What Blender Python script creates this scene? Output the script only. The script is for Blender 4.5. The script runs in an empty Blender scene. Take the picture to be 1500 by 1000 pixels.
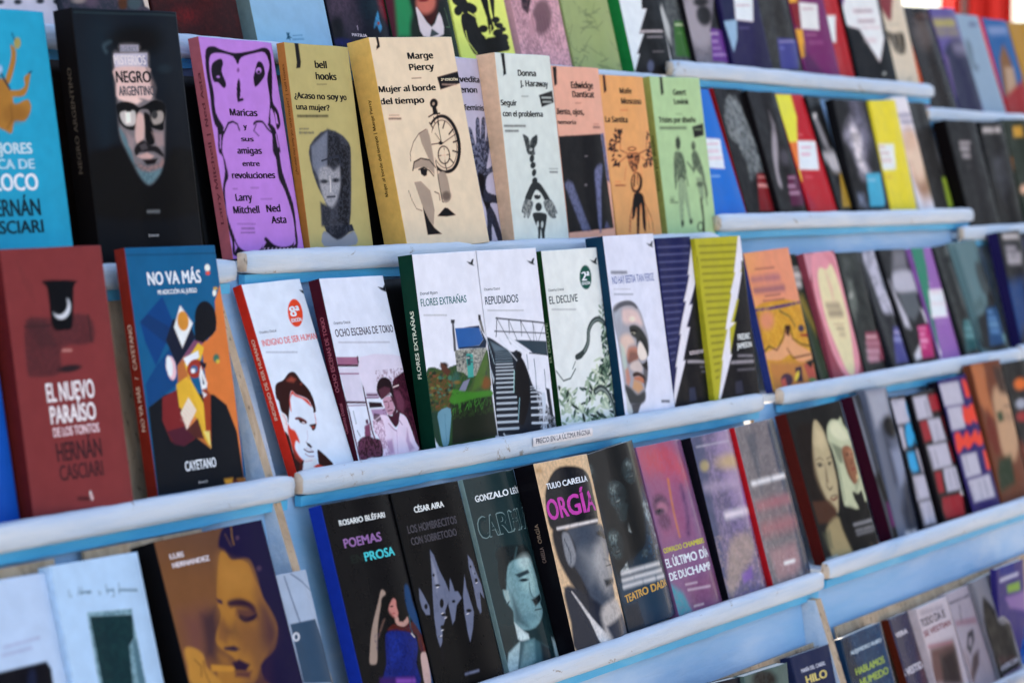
import bpy, bmesh, math, random
import numpy as np
from mathutils import Matrix, Vector, noise

C = bpy.context.scene.collection
scene = bpy.context.scene
R = math.radians

# ------------------------------------------------------------------ camera
cam_d = bpy.data.cameras.new('camera')
cam = bpy.data.objects.new('camera', cam_d); C.objects.link(cam)
cam.location = (0, 0, 1.5)
cam.rotation_euler = (R(90 - 3.71), 0, R(31.31 - 90))
cam_d.sensor_width = 36; cam_d.lens = 85.0
cam_d.clip_start = .05; cam_d.clip_end = 3000
cam_d.dof.use_dof = True; cam_d.dof.focus_distance = 2.78; cam_d.dof.aperture_fstop = 5.2
scene.camera = cam

# ------------------------------------------------------------------ sky, sun, exposure
SUN_EL, SUN_AZ = R(38), R(75)      # direction the sun stands in, measured from +X anticlockwise
world = bpy.data.worlds.new('World'); scene.world = world; world.use_nodes = True
nt = world.node_tree
bg = nt.nodes['Background']; sky = nt.nodes.new('ShaderNodeTexSky')
sky.sky_type = 'NISHITA'; sky.sun_disc = False
sky.sun_elevation = SUN_EL; sky.sun_rotation = R(90) - SUN_AZ
sky.air_density = 1.0; sky.dust_density = 4.0; sky.ozone_density = 1.0
nt.links.new(sky.outputs['Color'], bg.inputs['Color']); bg.inputs['Strength'].default_value = .15
sun_d = bpy.data.lights.new('sun', 'SUN'); sun_d.energy = 2.5; sun_d.angle = R(1); sun_d.color = (1, .95, .88)
sun = bpy.data.objects.new('sun', sun_d); C.objects.link(sun)
sd = Vector((math.cos(SUN_EL) * math.cos(SUN_AZ), math.cos(SUN_EL) * math.sin(SUN_AZ), math.sin(SUN_EL)))
sun.rotation_euler = sd.to_track_quat('Z', 'Y').to_euler()
vs = scene.view_settings
vs.view_transform = 'Standard'; vs.look = 'None'; vs.gamma = 1; vs.exposure = 1.92; vs.use_curve_mapping = False

# ------------------------------------------------------------------ helpers
def lin(h):                     # h: a colour triple 0-255, or its place in PALETTE
    v = np.array(PALETTE[h] if isinstance(h, int) else h) / 255.
    return np.where(v <= .04045, v / 12.92, ((v + .055) / 1.055) ** 2.4)
KEY = np.array([.71, .83, .98])        # colour of printed paper = seen colour / light
def albedo(c):                  # inks hold more contrast than their picture under an open sky
    g = (c @ np.array([.3, .59, .11]))[..., None]; c = c + (g - c) * .10
    a = np.clip(c / KEY, .001, .85); return np.clip(a * (a / .8) ** .22, .003, .85)
def ink(h): return albedo(lin(h))

def tag(o, label=None, cat=None, group=None, kind=None):
    for k, v in (('label', label), ('category', cat), ('group', group), ('kind', kind)):
        if v: o[k] = v
    return o

def empty(name, loc=(0, 0, 0), label=None, cat=None, group=None):
    o = bpy.data.objects.new(name, None); C.objects.link(o); o.location = loc; o.empty_display_size = .05
    return tag(o, label, cat, group)

def link(name, me, mats, parent=None):
    o = bpy.data.objects.new(name, me); C.objects.link(o)
    for m in (mats if isinstance(mats, (list, tuple)) else [mats]): me.materials.append(m)
    if parent: o.parent = parent
    return o

def mesh(name, vs_, fs, mats, parent=None, mi=None, smooth=False):
    me = bpy.data.meshes.new(name); me.from_pydata([tuple(v) for v in vs_], [], fs)
    o = link(name, me, mats, parent)
    if mi is not None: me.polygons.foreach_set('material_index', mi)
    if smooth: me.polygons.foreach_set('use_smooth', [True] * len(me.polygons))
    me.update(); return o

def boxv(x0, y0, z0, x1, y1, z1):
    v = [(x, y, z) for z in (z0, z1) for y in (y0, y1) for x in (x0, x1)]
    f = [(0, 2, 3, 1), (4, 5, 7, 6), (0, 1, 5, 4), (2, 6, 7, 3), (0, 4, 6, 2), (1, 3, 7, 5)]
    return v, f

# ------------------------------------------------------------------ materials
def mat(name, col=(.5, .5, .5), rough=.5, spec=.5):
    m = bpy.data.materials.new(name); m.use_nodes = True
    b = m.node_tree.nodes['Principled BSDF']
    b.inputs['Base Color'].default_value = (*col, 1); b.inputs['Roughness'].default_value = rough
    b.inputs['Specular IOR Level'].default_value = spec
    return m, m.node_tree, b

def noise_node(t, scale, detail=4, dist=0, vec=None, rough=.5):
    n = t.nodes.new('ShaderNodeTexNoise'); n.inputs['Scale'].default_value = scale; n.inputs['Detail'].default_value = detail
    n.inputs['Distortion'].default_value = dist; n.inputs['Roughness'].default_value = rough
    if vec: t.links.new(vec, n.inputs['Vector'])
    return n
def ramp(t, fac, stops):
    r = t.nodes.new('ShaderNodeValToRGB'); t.links.new(fac, r.inputs['Fac'])
    e = r.color_ramp.elements
    e[0].position, e[0].color = stops[0][0], (*stops[0][1], 1); e[1].position, e[1].color = stops[-1][0], (*stops[-1][1], 1)
    for p, c in stops[1:-1]:
        n = e.new(p); n.color = (*c, 1)
    return r
def mixc(t, fac, a, b):
    m = t.nodes.new('ShaderNodeMix'); m.data_type = 'RGBA'
    for s, v in ((0, fac), (6, a), (7, b)):
        if hasattr(v, 'is_output'): t.links.new(v, m.inputs[s])
        else: m.inputs[s].default_value = v if s == 0 else (*v, 1)
    return m.outputs[2]
def coords(t, scale=(1, 1, 1)):
    g = t.nodes.new('ShaderNodeNewGeometry'); mp = t.nodes.new('ShaderNodeMapping'); mp.inputs['Scale'].default_value = scale
    t.links.new(g.outputs['Position'], mp.inputs['Vector']); return mp.outputs['Vector']
def bump(t, b, h, strength, dist=.001):
    n = t.nodes.new('ShaderNodeBump'); n.inputs['Strength'].default_value = strength; n.inputs['Distance'].default_value = dist
    t.links.new(h, n.inputs['Height']); t.links.new(n.outputs['Normal'], b.inputs['Normal'])

def print_mat(rough):
    m, t, b = mat('printed_cover', rough=rough, spec=.26 if rough < .3 else .07)
    a = t.nodes.new('ShaderNodeAttribute'); a.attribute_name = 'Col'
    n = noise_node(t, 60, 5, 0, coords(t)); n2 = noise_node(t, 900, 2, 0, coords(t))
    r = ramp(t, n.outputs['Fac'], [(.35, (.94,) * 3), (.7, (1.04,) * 3)])
    mu = t.nodes.new('ShaderNodeMix'); mu.data_type = 'RGBA'; mu.blend_type = 'MULTIPLY'; mu.inputs[0].default_value = 1
    t.links.new(a.outputs['Color'], mu.inputs[6]); t.links.new(r.outputs['Color'], mu.inputs[7]); t.links.new(mu.outputs[2], b.inputs['Base Color'])
    rr = ramp(t, n.outputs['Fac'], [(.3, (rough * .8,) * 3), (.75, (min(1, rough * 1.25),) * 3)]); t.links.new(rr.outputs['Color'], b.inputs['Roughness'])
    bump(t, b, noise_node(t, 22, 3, .3, coords(t)).outputs['Fac'], .25, .0012)
    return m
PRINT = {}
def get_print(r):
    if r not in PRINT: PRINT[r] = print_mat(r)
    return PRINT[r]

INKS = {}
def ink_mat(h, rough=.45, key='ink'):
    if (h, key, rough) not in INKS:
        m, t, b = mat(key, ink(h), rough, .07)
        n = noise_node(t, 120, 3, 0, coords(t)); c = ink(h)
        r = ramp(t, n.outputs['Fac'], [(.3, tuple(c * .9)), (.75, tuple(np.clip(c * 1.08, 0, .9)))]); t.links.new(r.outputs['Color'], b.inputs['Base Color'])
        INKS[(h, key, rough)] = m
    return INKS[(h, key, rough)]

M = {}
m, t, b = mat('page_edges', (.7, .66, .58), .9, .1)
tc = t.nodes.new('ShaderNodeTexCoord'); w = t.nodes.new('ShaderNodeTexWave'); w.bands_direction = 'Y'; w.inputs['Scale'].default_value = 420; w.inputs['Distortion'].default_value = 1.5
t.links.new(tc.outputs['Object'], w.inputs['Vector']); r = ramp(t, w.outputs['Fac'], [(0, (.5, .46, .38)), (1, (.74, .7, .62))]); t.links.new(r.outputs['Color'], b.inputs['Base Color'])
M['pages'] = m

def paint(name, stops, scale=9, wear=True, stretch=(.35, 1, 1.4), rough=.45):
    m, t, b = mat(name, rough=rough, spec=.4)
    v = coords(t, stretch)
    n = noise_node(t, scale, 6, .6, v, .6); r = ramp(t, n.outputs['Fac'], stops)
    col = r.outputs['Color']
    if wear:
        n3 = noise_node(t, 60, 6, .3, coords(t, (.06, 1, 1)), .65); g_ = ramp(t, n3.outputs['Fac'], [(.48, (0,) * 3), (.72, (.55,) * 3)])
        col = mixc(t, g_.outputs['Color'], col, (.34, .47, .60))          # brush streaks, thin blue showing through
        n2 = noise_node(t, 38, 10, 1.2, coords(t, (.55, 1, 1)), .75); f = ramp(t, n2.outputs['Fac'], [(.62, (0,) * 3), (.65, (.9,) * 3)])
        col = mixc(t, f.outputs['Color'], col, (.30, .25, .20))           # chips down to the wood
    t.links.new(col, b.inputs['Base Color'])
    bump(t, b, noise_node(t, 90, 8, .5, coords(t, (.18, 1, 1)), .65).outputs['Fac'], .9, .0022)
    return m
M['white'] = paint('white_paint', [(.27, (.36, .50, .64)), (.42, (.54, .60, .67)), (.6, (.64, .67, .70)), (.8, (.72, .72, .72))])
M['panel'] = paint('pale_blue_paint', [(.3, (.20, .44, .66)), (.5, (.34, .52, .72)), (.68, (.58, .66, .76))], 5, False)
M['cyan'] = paint('sky_blue_strip', [(.35, (.05, .38, .66)), (.55, (.09, .45, .72)), (.72, (.20, .54, .76))], 14, False)
def wood(name, a, bb, sc=40, stretch=(1, 1, .12)):
    m, t, b = mat(name, rough=.8, spec=.2)
    n = noise_node(t, sc, 6, 1.2, coords(t, stretch), .6); r = ramp(t, n.outputs['Fac'], [(.3, a), (.7, bb)])
    n2 = noise_node(t, 160, 3, 0, coords(t, (1, 1, .5))); f = ramp(t, n2.outputs['Fac'], [(.62, (0,) * 3), (.7, (1,) * 3)])
    t.links.new(mixc(t, f.outputs['Color'], r.outputs['Color'], tuple(x * .5 for x in a)), b.inputs['Base Color'])
    bump(t, b, n.outputs['Fac'], .4, .001); return m
M['wood'] = wood('raw_plywood', (.36, .24, .14), (.60, .43, .28))
M['palewood'] = wood('pale_end_grain', (.58, .44, .32), (.72, .58, .44), 90, (1, 1, 1))
M['dark'] = mat('dark_cavity_board', (.03, .03, .035), .9, .1)[0]

# ------------------------------------------------------------------ ground
gm, t, b = mat('paving_ground', rough=.9, spec=.2)
n = noise_node(t, 3, 8, .3, coords(t)); r = ramp(t, n.outputs['Fac'], [(.3, (.26, .22, .175)), (.7, (.40, .34, .27))]); t.links.new(r.outputs['Color'], b.inputs['Base Color'])
g = mesh('ground', [(-600, -600, 0), (600, -600, 0), (600, 600, 0), (-600, 600, 0)], [(0, 1, 2, 3)], gm); tag(g, kind='structure')

# unseen block added to cut sky light and darken reflections in the covers
bw, t, b = mat('added_building_brick', rough=.9, spec=.1)
n = t.nodes.new('ShaderNodeTexBrick'); n.inputs['Scale'].default_value = 4; n.inputs['Color1'].default_value = (.055, .06, .075, 1); n.inputs['Color2'].default_value = (.08, .085, .10, 1); n.inputs['Mortar'].default_value = (.07, .07, .07, 1)
mp = t.nodes.new('ShaderNodeMapping'); mp.inputs['Rotation'].default_value = (R(90), 0, 0); tcn = t.nodes.new('ShaderNodeTexCoord'); t.links.new(tcn.outputs['Object'], mp.inputs['Vector']); t.links.new(mp.outputs['Vector'], n.inputs['Vector']); t.links.new(n.outputs['Color'], b.inputs['Base Color'])
bld = empty('added_building', (26, -9, 0), 'added dark slate grey brick block, unseen, shading the stall and darkening cover reflections', 'added_building')
v, f = boxv(-15.5, -8, 0, 30, 0, 13); mesh('wall', v, f, bw, bld)
v, f = boxv(-15.8, -8.3, 13, 30.3, .4, 13.5); mesh('cornice', v, f, mat('stone_cornice', (.22, .21, .2), .8, .2)[0], bld)
gl = mat('window_glass', (.03, .035, .04), .15, .5)[0]; fr_ = mat('window_frame_paint', (.3, .29, .27), .6, .3)[0]
for fx in range(11):
    for fz in range(3):
        x, z = -13.5 + fx * 4, 2.2 + fz * 3.8
        v, f = boxv(x - .75, 0.002, z - 1.05, x + .75, .08, z + 1.05); fo = mesh('window', v, f, fr_, bld)
        v, f = boxv(x - .62, .082, z - .92, x + .62, .10, z + .92); mesh('pane', v, f, gl, fo)

# ------------------------------------------------------------------ display racks
ROWS = {"LA": [1.6678, 1.65], "LB": [1.5615, 1.4233], "LC": [1.4648, 1.206], "LD": [1.3618, 0.974], "MA": [1.6678, 1.662], "MB": [1.565, 1.4311], "MC": [1.4652, 1.207], "MD": [1.3582, 0.9667], "ME": [1.2552, 0.7347], "RA": [1.6783, 1.6856], "RB": [1.5766, 1.4572], "RC": [1.4665, 1.2099], "RD": [1.3619, 0.975], "RE": [1.2589, 0.743], "FA": [1.6587, 1.6415], "FB": [1.5625, 1.4255], "FC": [1.4679, 1.213]}
def lip(x0, x1, y, z, parent, seed, hgt=.026):
    """rounded rail: profile swept along X with a slightly uneven hand-painted surface, raw wood at both ends"""
    prof = [(.010, -.001), (.004, 0), (0, -.0008), (-.0030, -.0028), (-.0052, -.0070), (-.0058, -.0130), (-.0056, -.0195), (-.0040, -.0245), (.001, -hgt), (.010, -hgt)]
    n = max(6, int((x1 - x0) / .012)); P = len(prof); vv = []; ff = []; mi = []
    for i in range(n + 1):
        x = x0 + (x1 - x0) * i / n
        e = min(i, n - i); k = .82 if e == 0 else (.95 if e == 1 else 1)
        for (py, pz) in prof:
            d = noise.noise(Vector((x * 14 + seed, py * 160, pz * 160))) * .0020 + noise.noise(Vector((x * 60, seed, pz * 300))) * .0012
            vv.append((x, y + (py - .004) * k + .004 - d, z - .013 + (pz + .013) * k + noise.noise(Vector((x * 3, seed, 0))) * .0012 + d * .6))
    for i in range(n):
        for j in range(P - 1):
            a = i * P + j; ff.append((a, a + P, a + P + 1, a + 1)); mi.append(0)
        ff.append((i * P + P - 1, (i + 1) * P + P - 1, (i + 1) * P, i * P)); mi.append(0)
    ff.append(tuple(range(P))); mi.append(1); ff.append(tuple(n * P + j for j in reversed(range(P)))); mi.append(1)
    return mesh('shelf_rail', vv, ff, [M['white'], M['palewood']], parent, mi, smooth=True)

def slab(name, pts, thick, mats, parent, axis=(1, 0, 0), shear=0, edge=1):
    """flat board: polygon pts (x,y,z) extruded along axis; faces get material 0, rim gets material edge"""
    n = len(pts); a = Vector(axis) * thick
    vv = [Vector(p) for p in pts] + [Vector(p) + a for p in pts]
    ff = [tuple(reversed(range(n))), tuple(range(n, 2 * n))]; mi = [0, 0]
    for i in range(n):
        j = (i + 1) % n; ff.append((i, j, j + n, i + n)); mi.append(edge)
    return mesh(name, vv, ff, mats, parent, mi)

UNITS = {  # per row: x extent of the rail
 'L': dict(B=(1.15, 2.008), C=(1.10, 1.976), D=(1.05, 1.95)),
 'M': dict(A=(1.60, 3.165), B=(2.030, 3.145), C=(1.992, 3.088), D=(1.968, 3.058), E=(1.95, 3.03)),
 'R': dict(A=(3.215, 4.262), B=(3.172, 4.205), C=(3.155, 4.16), D=(3.084, 4.6), E=(3.07, 4.5)),
 'F': dict(A=(4.19, 5.4), B=(4.12, 5.3), C=(4.165, 5.3)),
}
ULAB = {'L': 'white and pale blue rack at the left, holding the cyan and brick red books',
        'M': 'white and pale blue rack in the middle, with a printed price notice on a rail',
        'R': 'white and pale blue rack right of the middle, holding the bright yellow and crimson books',
        'F': 'farthest white rack at the right edge, its top rail near the red cloth'}
for un, rows in UNITS.items():
    ks = sorted(rows)           # A top ... E bottom
    y0, z0 = ROWS[un + ks[-1]]
    root = empty('book_rack', (rows[ks[-1]][0], y0 + .2, 0), ULAB[un], 'book rack', 'painted book racks side by side')
    root_inv = Matrix.Translation(root.location).inverted()
    parts = []
    for i, k in enumerate(ks):
        x0, x1 = rows[k]; y, z = ROWS[un + k]
        parts.append(lip(x0, x1, y, z, None, ord(un) * 7 + i * 3.3))
        v, f = boxv(x0 + .003, y + .011, z - .022, x1 - .003, y + .062, z - .012); parts.append(mesh('shelf_board', v, f, M['white']))
        # panel behind the books of this row, leaning back up to the rail above
        if i > 0: yu, zu = ROWS[un + ks[i - 1]]
        else: yu, zu = y + .115, z + (.235 if un != 'F' else .10)
        if un == 'F' and i == 0: yu, zu = y + .085, z + .10
        yb, zb = y + .064, z - .02; yt, zt = yu + .016, zu - .0228
        pts = [(x0 + .004, yb, zb), (x1 - .004, yb, zb), (x1 - .004, yt, zt), (x0 + .004, yt, zt)]
        nrm = Vector((0, zt - zb, -(yt - yb))).normalized()
        parts.append(slab('back_panel', pts, .006, [M['panel'], M['wood']], None, axis=nrm))
        # uneven sky blue strip under the rail
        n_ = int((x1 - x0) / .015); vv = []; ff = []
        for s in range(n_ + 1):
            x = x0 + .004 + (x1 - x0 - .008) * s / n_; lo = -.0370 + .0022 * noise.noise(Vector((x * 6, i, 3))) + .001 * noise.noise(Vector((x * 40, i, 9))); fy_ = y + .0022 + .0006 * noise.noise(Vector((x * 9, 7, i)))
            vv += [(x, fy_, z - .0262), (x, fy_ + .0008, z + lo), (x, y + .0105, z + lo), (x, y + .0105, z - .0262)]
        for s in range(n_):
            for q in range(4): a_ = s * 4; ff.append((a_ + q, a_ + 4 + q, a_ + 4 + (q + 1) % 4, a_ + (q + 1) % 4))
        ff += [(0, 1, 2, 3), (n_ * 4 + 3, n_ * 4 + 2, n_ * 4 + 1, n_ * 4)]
        parts.append(mesh('rail_strip', vv, ff, M['cyan']))
        if k == 'E' or (un == 'L' and k in 'BCD'):     # raw plywood sheet standing behind the books
            for (a, bb, top) in ([(x0 + .02, x1 - .02, .157)] if k == 'E' else [(1.40, 1.62, .209), (1.66, 1.83, .210)] if k == 'D' else [(1.35, 1.86, .20)]):
                th = R(13); base = Vector((0, y + .056, z - .011)); up = Vector((0, math.sin(th), math.cos(th)))
                pts = [base + Vector((a, 0, 0)), base + Vector((bb, 0, 0)), base + Vector((bb, 0, 0)) + up * top, base + Vector((a, 0, 0)) + up * top]
                parts.append(slab('backing_board', pts, .0035, [M['wood'], M['wood']], None, axis=Vector((0, math.cos(th), -math.sin(th)))))
    # side boards following the lean of the rack
    yb, zb = ROWS[un + ks[-1]]; yt, zt = ROWS[un + ks[0]]
    T_ = (yt - yb) / (zt - zb)
    def side(xb, xt, th, front, off, zlo, zhi):
        f = lambda z: yb + (z - zb) * T_ + off
        xx = lambda z: xb + (xt - xb) * (z - ZREF[0]) / (ZREF[1] - ZREF[0])
        pts = [(xx(zlo), f(zlo), zlo), (xx(zlo), f(zlo) + .14, zlo), (xx(zhi), f(zhi) + .12, zhi), (xx(zhi), f(zhi), zhi)]
        parts.append(slab('side_board', pts, th, [M['white'], front], None, edge=1))
    ZREF = (.97, 1.66); zB = ROWS['LB'][1] - .034; zD = ROWS['MD'][1] - .034; zT = zt + .15
    if un == 'L': side(1.925, 1.998, .013, M['wood'], .014, zb - .2, zB); side(1.925, 1.998, .013, M['white'], .075, zB + .001, zT)
    if un == 'M': side(1.948, 2.06, .020, M['white'], .045, zb - .2, zB - .004); side(1.948, 2.06, .012, M['white'], .08, zB + .001, zT); side(3.024, 3.158, .019, M['wood'], .006, zb - .2, zD); side(3.035, 3.160, .010, M['wood'], .085, zD + .001, zT)
    if un == 'R': side(3.058, 3.205, .008, M['white'], .035, zb - .2, zD); side(3.058, 3.205, .008, M['white'], .08, zD + .001, zT - .03); side(4.11, 4.25, .013, M['wood'], .08, zb - .2, zT)
    if un == 'F': side(4.14, 4.215, .010, M['wood'], .075, zb - .2, zt + .03); side(5.29, 5.39, .013, M['wood'], .07, zb - .2, zt + .03)
    # hidden legs carry the rack to the ground
    for x in (rows[ks[-1]][0] + .05, rows[ks[-1]][1] - .08):
        v, f = boxv(x, y0 + .09, 0, x + .04, y0 + .13, zb - .03); parts.append(mesh('leg', v, f, M['wood']))
    for p in parts: p.parent = root; p.matrix_parent_inverse = root_inv
    UNITS[un]['root'] = root

# ------------------------------------------------------------------ lettering
FONTS = {'caps': None, 'mixed': None}
try:
    import os
    FONTS['mixed'] = bpy.data.fonts.load(os.path.join(bpy.utils.system_resource('DATAFILES'), 'fonts', 'NotoSansHebrew-Regular.woff2'))
except Exception: pass
def text_mesh(s, fat=.02):
    """flat letters of size 1, thickened by laying shifted copies 10 microns apart; returned with capitals 1 high"""
    low = any(ch.islower() for ch in s)
    cu = bpy.data.curves.new('t', 'FONT'); cu.body = s; cu.size = 1; cu.resolution_u = 3; cu.fill_mode = 'FRONT'
    if low and FONTS['mixed']: cu.font = FONTS['mixed']; fat *= 1.25
    o = bpy.data.objects.new('t', cu); me = bpy.data.meshes.new_from_object(o)
    n = len(me.vertices); co = np.empty(n * 3, 'f'); me.vertices.foreach_get('co', co); co = co.reshape(-1, 3)
    fs = [tuple(p.vertices) for p in me.polygons]
    bpy.data.objects.remove(o); bpy.data.curves.remove(cu); bpy.data.meshes.remove(me)
    sh = [(0, 0), (-fat, -fat * .4), (fat, fat * .4)] + ([(fat, -fat * .5)] if fat > .03 else [])
    out = np.concatenate([co + np.array([dx, dy, k * .00001], 'f') for k, (dx, dy) in enumerate(sh)])
    ff = [tuple(i + k * n for i in f) for k in range(len(sh)) for f in fs]
    out[:, :2] /= CAPS[low and FONTS['mixed'] is not None]
    return out, ff
CAPS = {True: 1, False: 1}
CAPS = {True: float(text_mesh('Ho', 0)[0][:4, 1].max()) if 0 else .71, False: .70}
CAP = 1.0

# ------------------------------------------------------------------ cover painting (flat print, in quarters of a millimetre)
def sstep(x): x = np.clip(x, 0, 1); return x * x * (3 - 2 * x)
def seg_dist(X, Y, ax, ay, bx, by):
    dx, dy = bx - ax, by - ay; l2 = dx * dx + dy * dy + 1e-9
    tt = np.clip(((X - ax) * dx + (Y - ay) * dy) / l2, 0, 1)
    return np.hypot(X - ax - tt * dx, Y - ay - tt * dy)
def spline(p, closed):
    q = np.array(p, float).reshape(-1, 2); n = len(q); out = []
    for i in range(n if closed else n - 1):
        if closed: a, b, c, d = q[i - 1], q[i], q[(i + 1) % n], q[(i + 2) % n]
        else: a, b, c, d = q[max(i - 1, 0)], q[i], q[i + 1], q[min(i + 2, n - 1)]
        for s in (0, .33, .67):
            out += list(.5 * (2 * b + (c - a) * s + (2 * a - 5 * b + 4 * c - d) * s * s + (3 * b - a - 3 * c + d) * s ** 3))
    return out if closed else out + list(q[-1])
def vnoise(X, Y, sc, seed):
    def lat(i, j): return np.modf(np.abs(np.sin(i * 127.1 + j * 311.7 + seed * 74.7) * 43758.5453))[0]
    out = 0; amp = .6
    for o in range(2):
        x, y = X / sc, Y / sc; i, j = np.floor(x), np.floor(y); fx, fy = sstep(x - i), sstep(y - j)
        out = out + amp * ((lat(i, j) * (1 - fx) + lat(i + 1, j) * fx) * (1 - fy) + (lat(i, j + 1) * (1 - fx) + lat(i + 1, j + 1) * fx) * fy)
        amp *= .66; sc *= .45
    return out
def paint_cover(bk, X, Y, cell):
    col = np.tile(lin(bk['base']), (*X.shape, 1))
    base0 = lin(bk['base'])
    def blend(sl, c, al):
        a = al[..., None]; col[sl] = col[sl] * (1 - a) + c * a
    def window(x0, y0, x1, y1):
        xs, ys = X[0], Y[:, 0]
        i0, i1 = np.searchsorted(xs, x0), np.searchsorted(xs, x1) + 1; j0, j1 = np.searchsorted(ys, y0), np.searchsorted(ys, y1) + 1
        i0 = max(i0 - 1, 0); j0 = max(j0 - 1, 0)
        return (slice(j0, j1), slice(i0, i1))
    for oi, op in enumerate(bk['ops']):
        kd, hx, al = op[:3]; c = lin(hx)
        if kd == 'S': op = list(op); op[4] = spline(op[4], True); kd = 'P'
        if kd == 'C': op = list(op); op[5] = spline(op[5], False); kd = 'L'
        if kd == 'P':
            s = max(op[3], cell * .55); p = op[4]; xs, ys = p[::2], p[1::2]
            sl = window(min(xs) - s, min(ys) - s, max(xs) + s, max(ys) + s); x, y = X[sl], Y[sl]
            if x.size == 0: continue
            ins = np.zeros(x.shape, bool); d = np.full(x.shape, 1e9); n = len(xs)
            for i in range(n):
                ax, ay, bx, by = xs[i], ys[i], xs[(i + 1) % n], ys[(i + 1) % n]
                cr = ((ay > y) != (by > y)) & (x < (bx - ax) * (y - ay) / ((by - ay) or 1e-9) + ax)
                ins ^= cr; d = np.minimum(d, seg_dist(x, y, ax, ay, bx, by))
            blend(sl, c, al * sstep(.5 + np.where(ins, d, -d) / (2 * s)))
        elif kd == 'E':
            s = max(op[3], cell * .55); cx, cy, a, b_, c_, d_ = op[4]
            ex, ey = math.hypot(a, c_) + s, math.hypot(b_, d_) + s
            sl = window(cx - ex, cy - ey, cx + ex, cy + ey); x, y = X[sl] - cx, Y[sl] - cy
            if x.size == 0: continue
            det = (a * d_ - b_ * c_) or 1e-6
            rr = np.hypot((d_ * x - c_ * y) / det, (-b_ * x + a * y) / det)
            rad = math.sqrt(abs(det)); mn = min(math.hypot(a, b_), math.hypot(c_, d_)); 
            blend(sl, c, al * sstep(.5 + (1 - rr) * (mn * .5 + rad * .5) / (2 * s)))
        elif kd == 'L':
            s = max(op[3], cell * .5); wd = op[4]; p = op[5]; xs, ys = p[::2], p[1::2]; q = wd + s
            sl = window(min(xs) - q, min(ys) - q, max(xs) + q, max(ys) + q); x, y = X[sl], Y[sl]
            if x.size == 0: continue
            d = np.full(x.shape, 1e9)
            for i in range(len(xs) - 1): d = np.minimum(d, seg_dist(x, y, xs[i], ys[i], xs[i + 1], ys[i + 1]))
            blend(sl, c, al * min(1, wd / cell / .8) * sstep(.5 + (max(wd, cell * .8) * .5 - d) / (2 * s)))
        elif kd == 'G':
            x0, y0, x1, y1 = op[3]; l2 = (x1 - x0) ** 2 + (y1 - y0) ** 2 + 1e-6
            blend((slice(None), slice(None)), c, al * np.clip(((X - x0) * (x1 - x0) + (Y - y0) * (y1 - y0)) / l2, 0, 1))
        elif kd == 'N':
            sc, bx, th = op[3:]; sl = window(*bx) if bx else (slice(None), slice(None)); x, y = X[sl], Y[sl]
            if x.size == 0: continue
            msk = 1.0 if not bx else np.clip(np.abs(col[sl] - base0).sum(-1) * 9 - .15, 0, 1)
            blend(sl, c, msk * al * .6 * sstep((vnoise(x, y, max(sc, cell * 1.6), oi + 3) - th + .14) / .34))
    return albedo(col)

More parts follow.
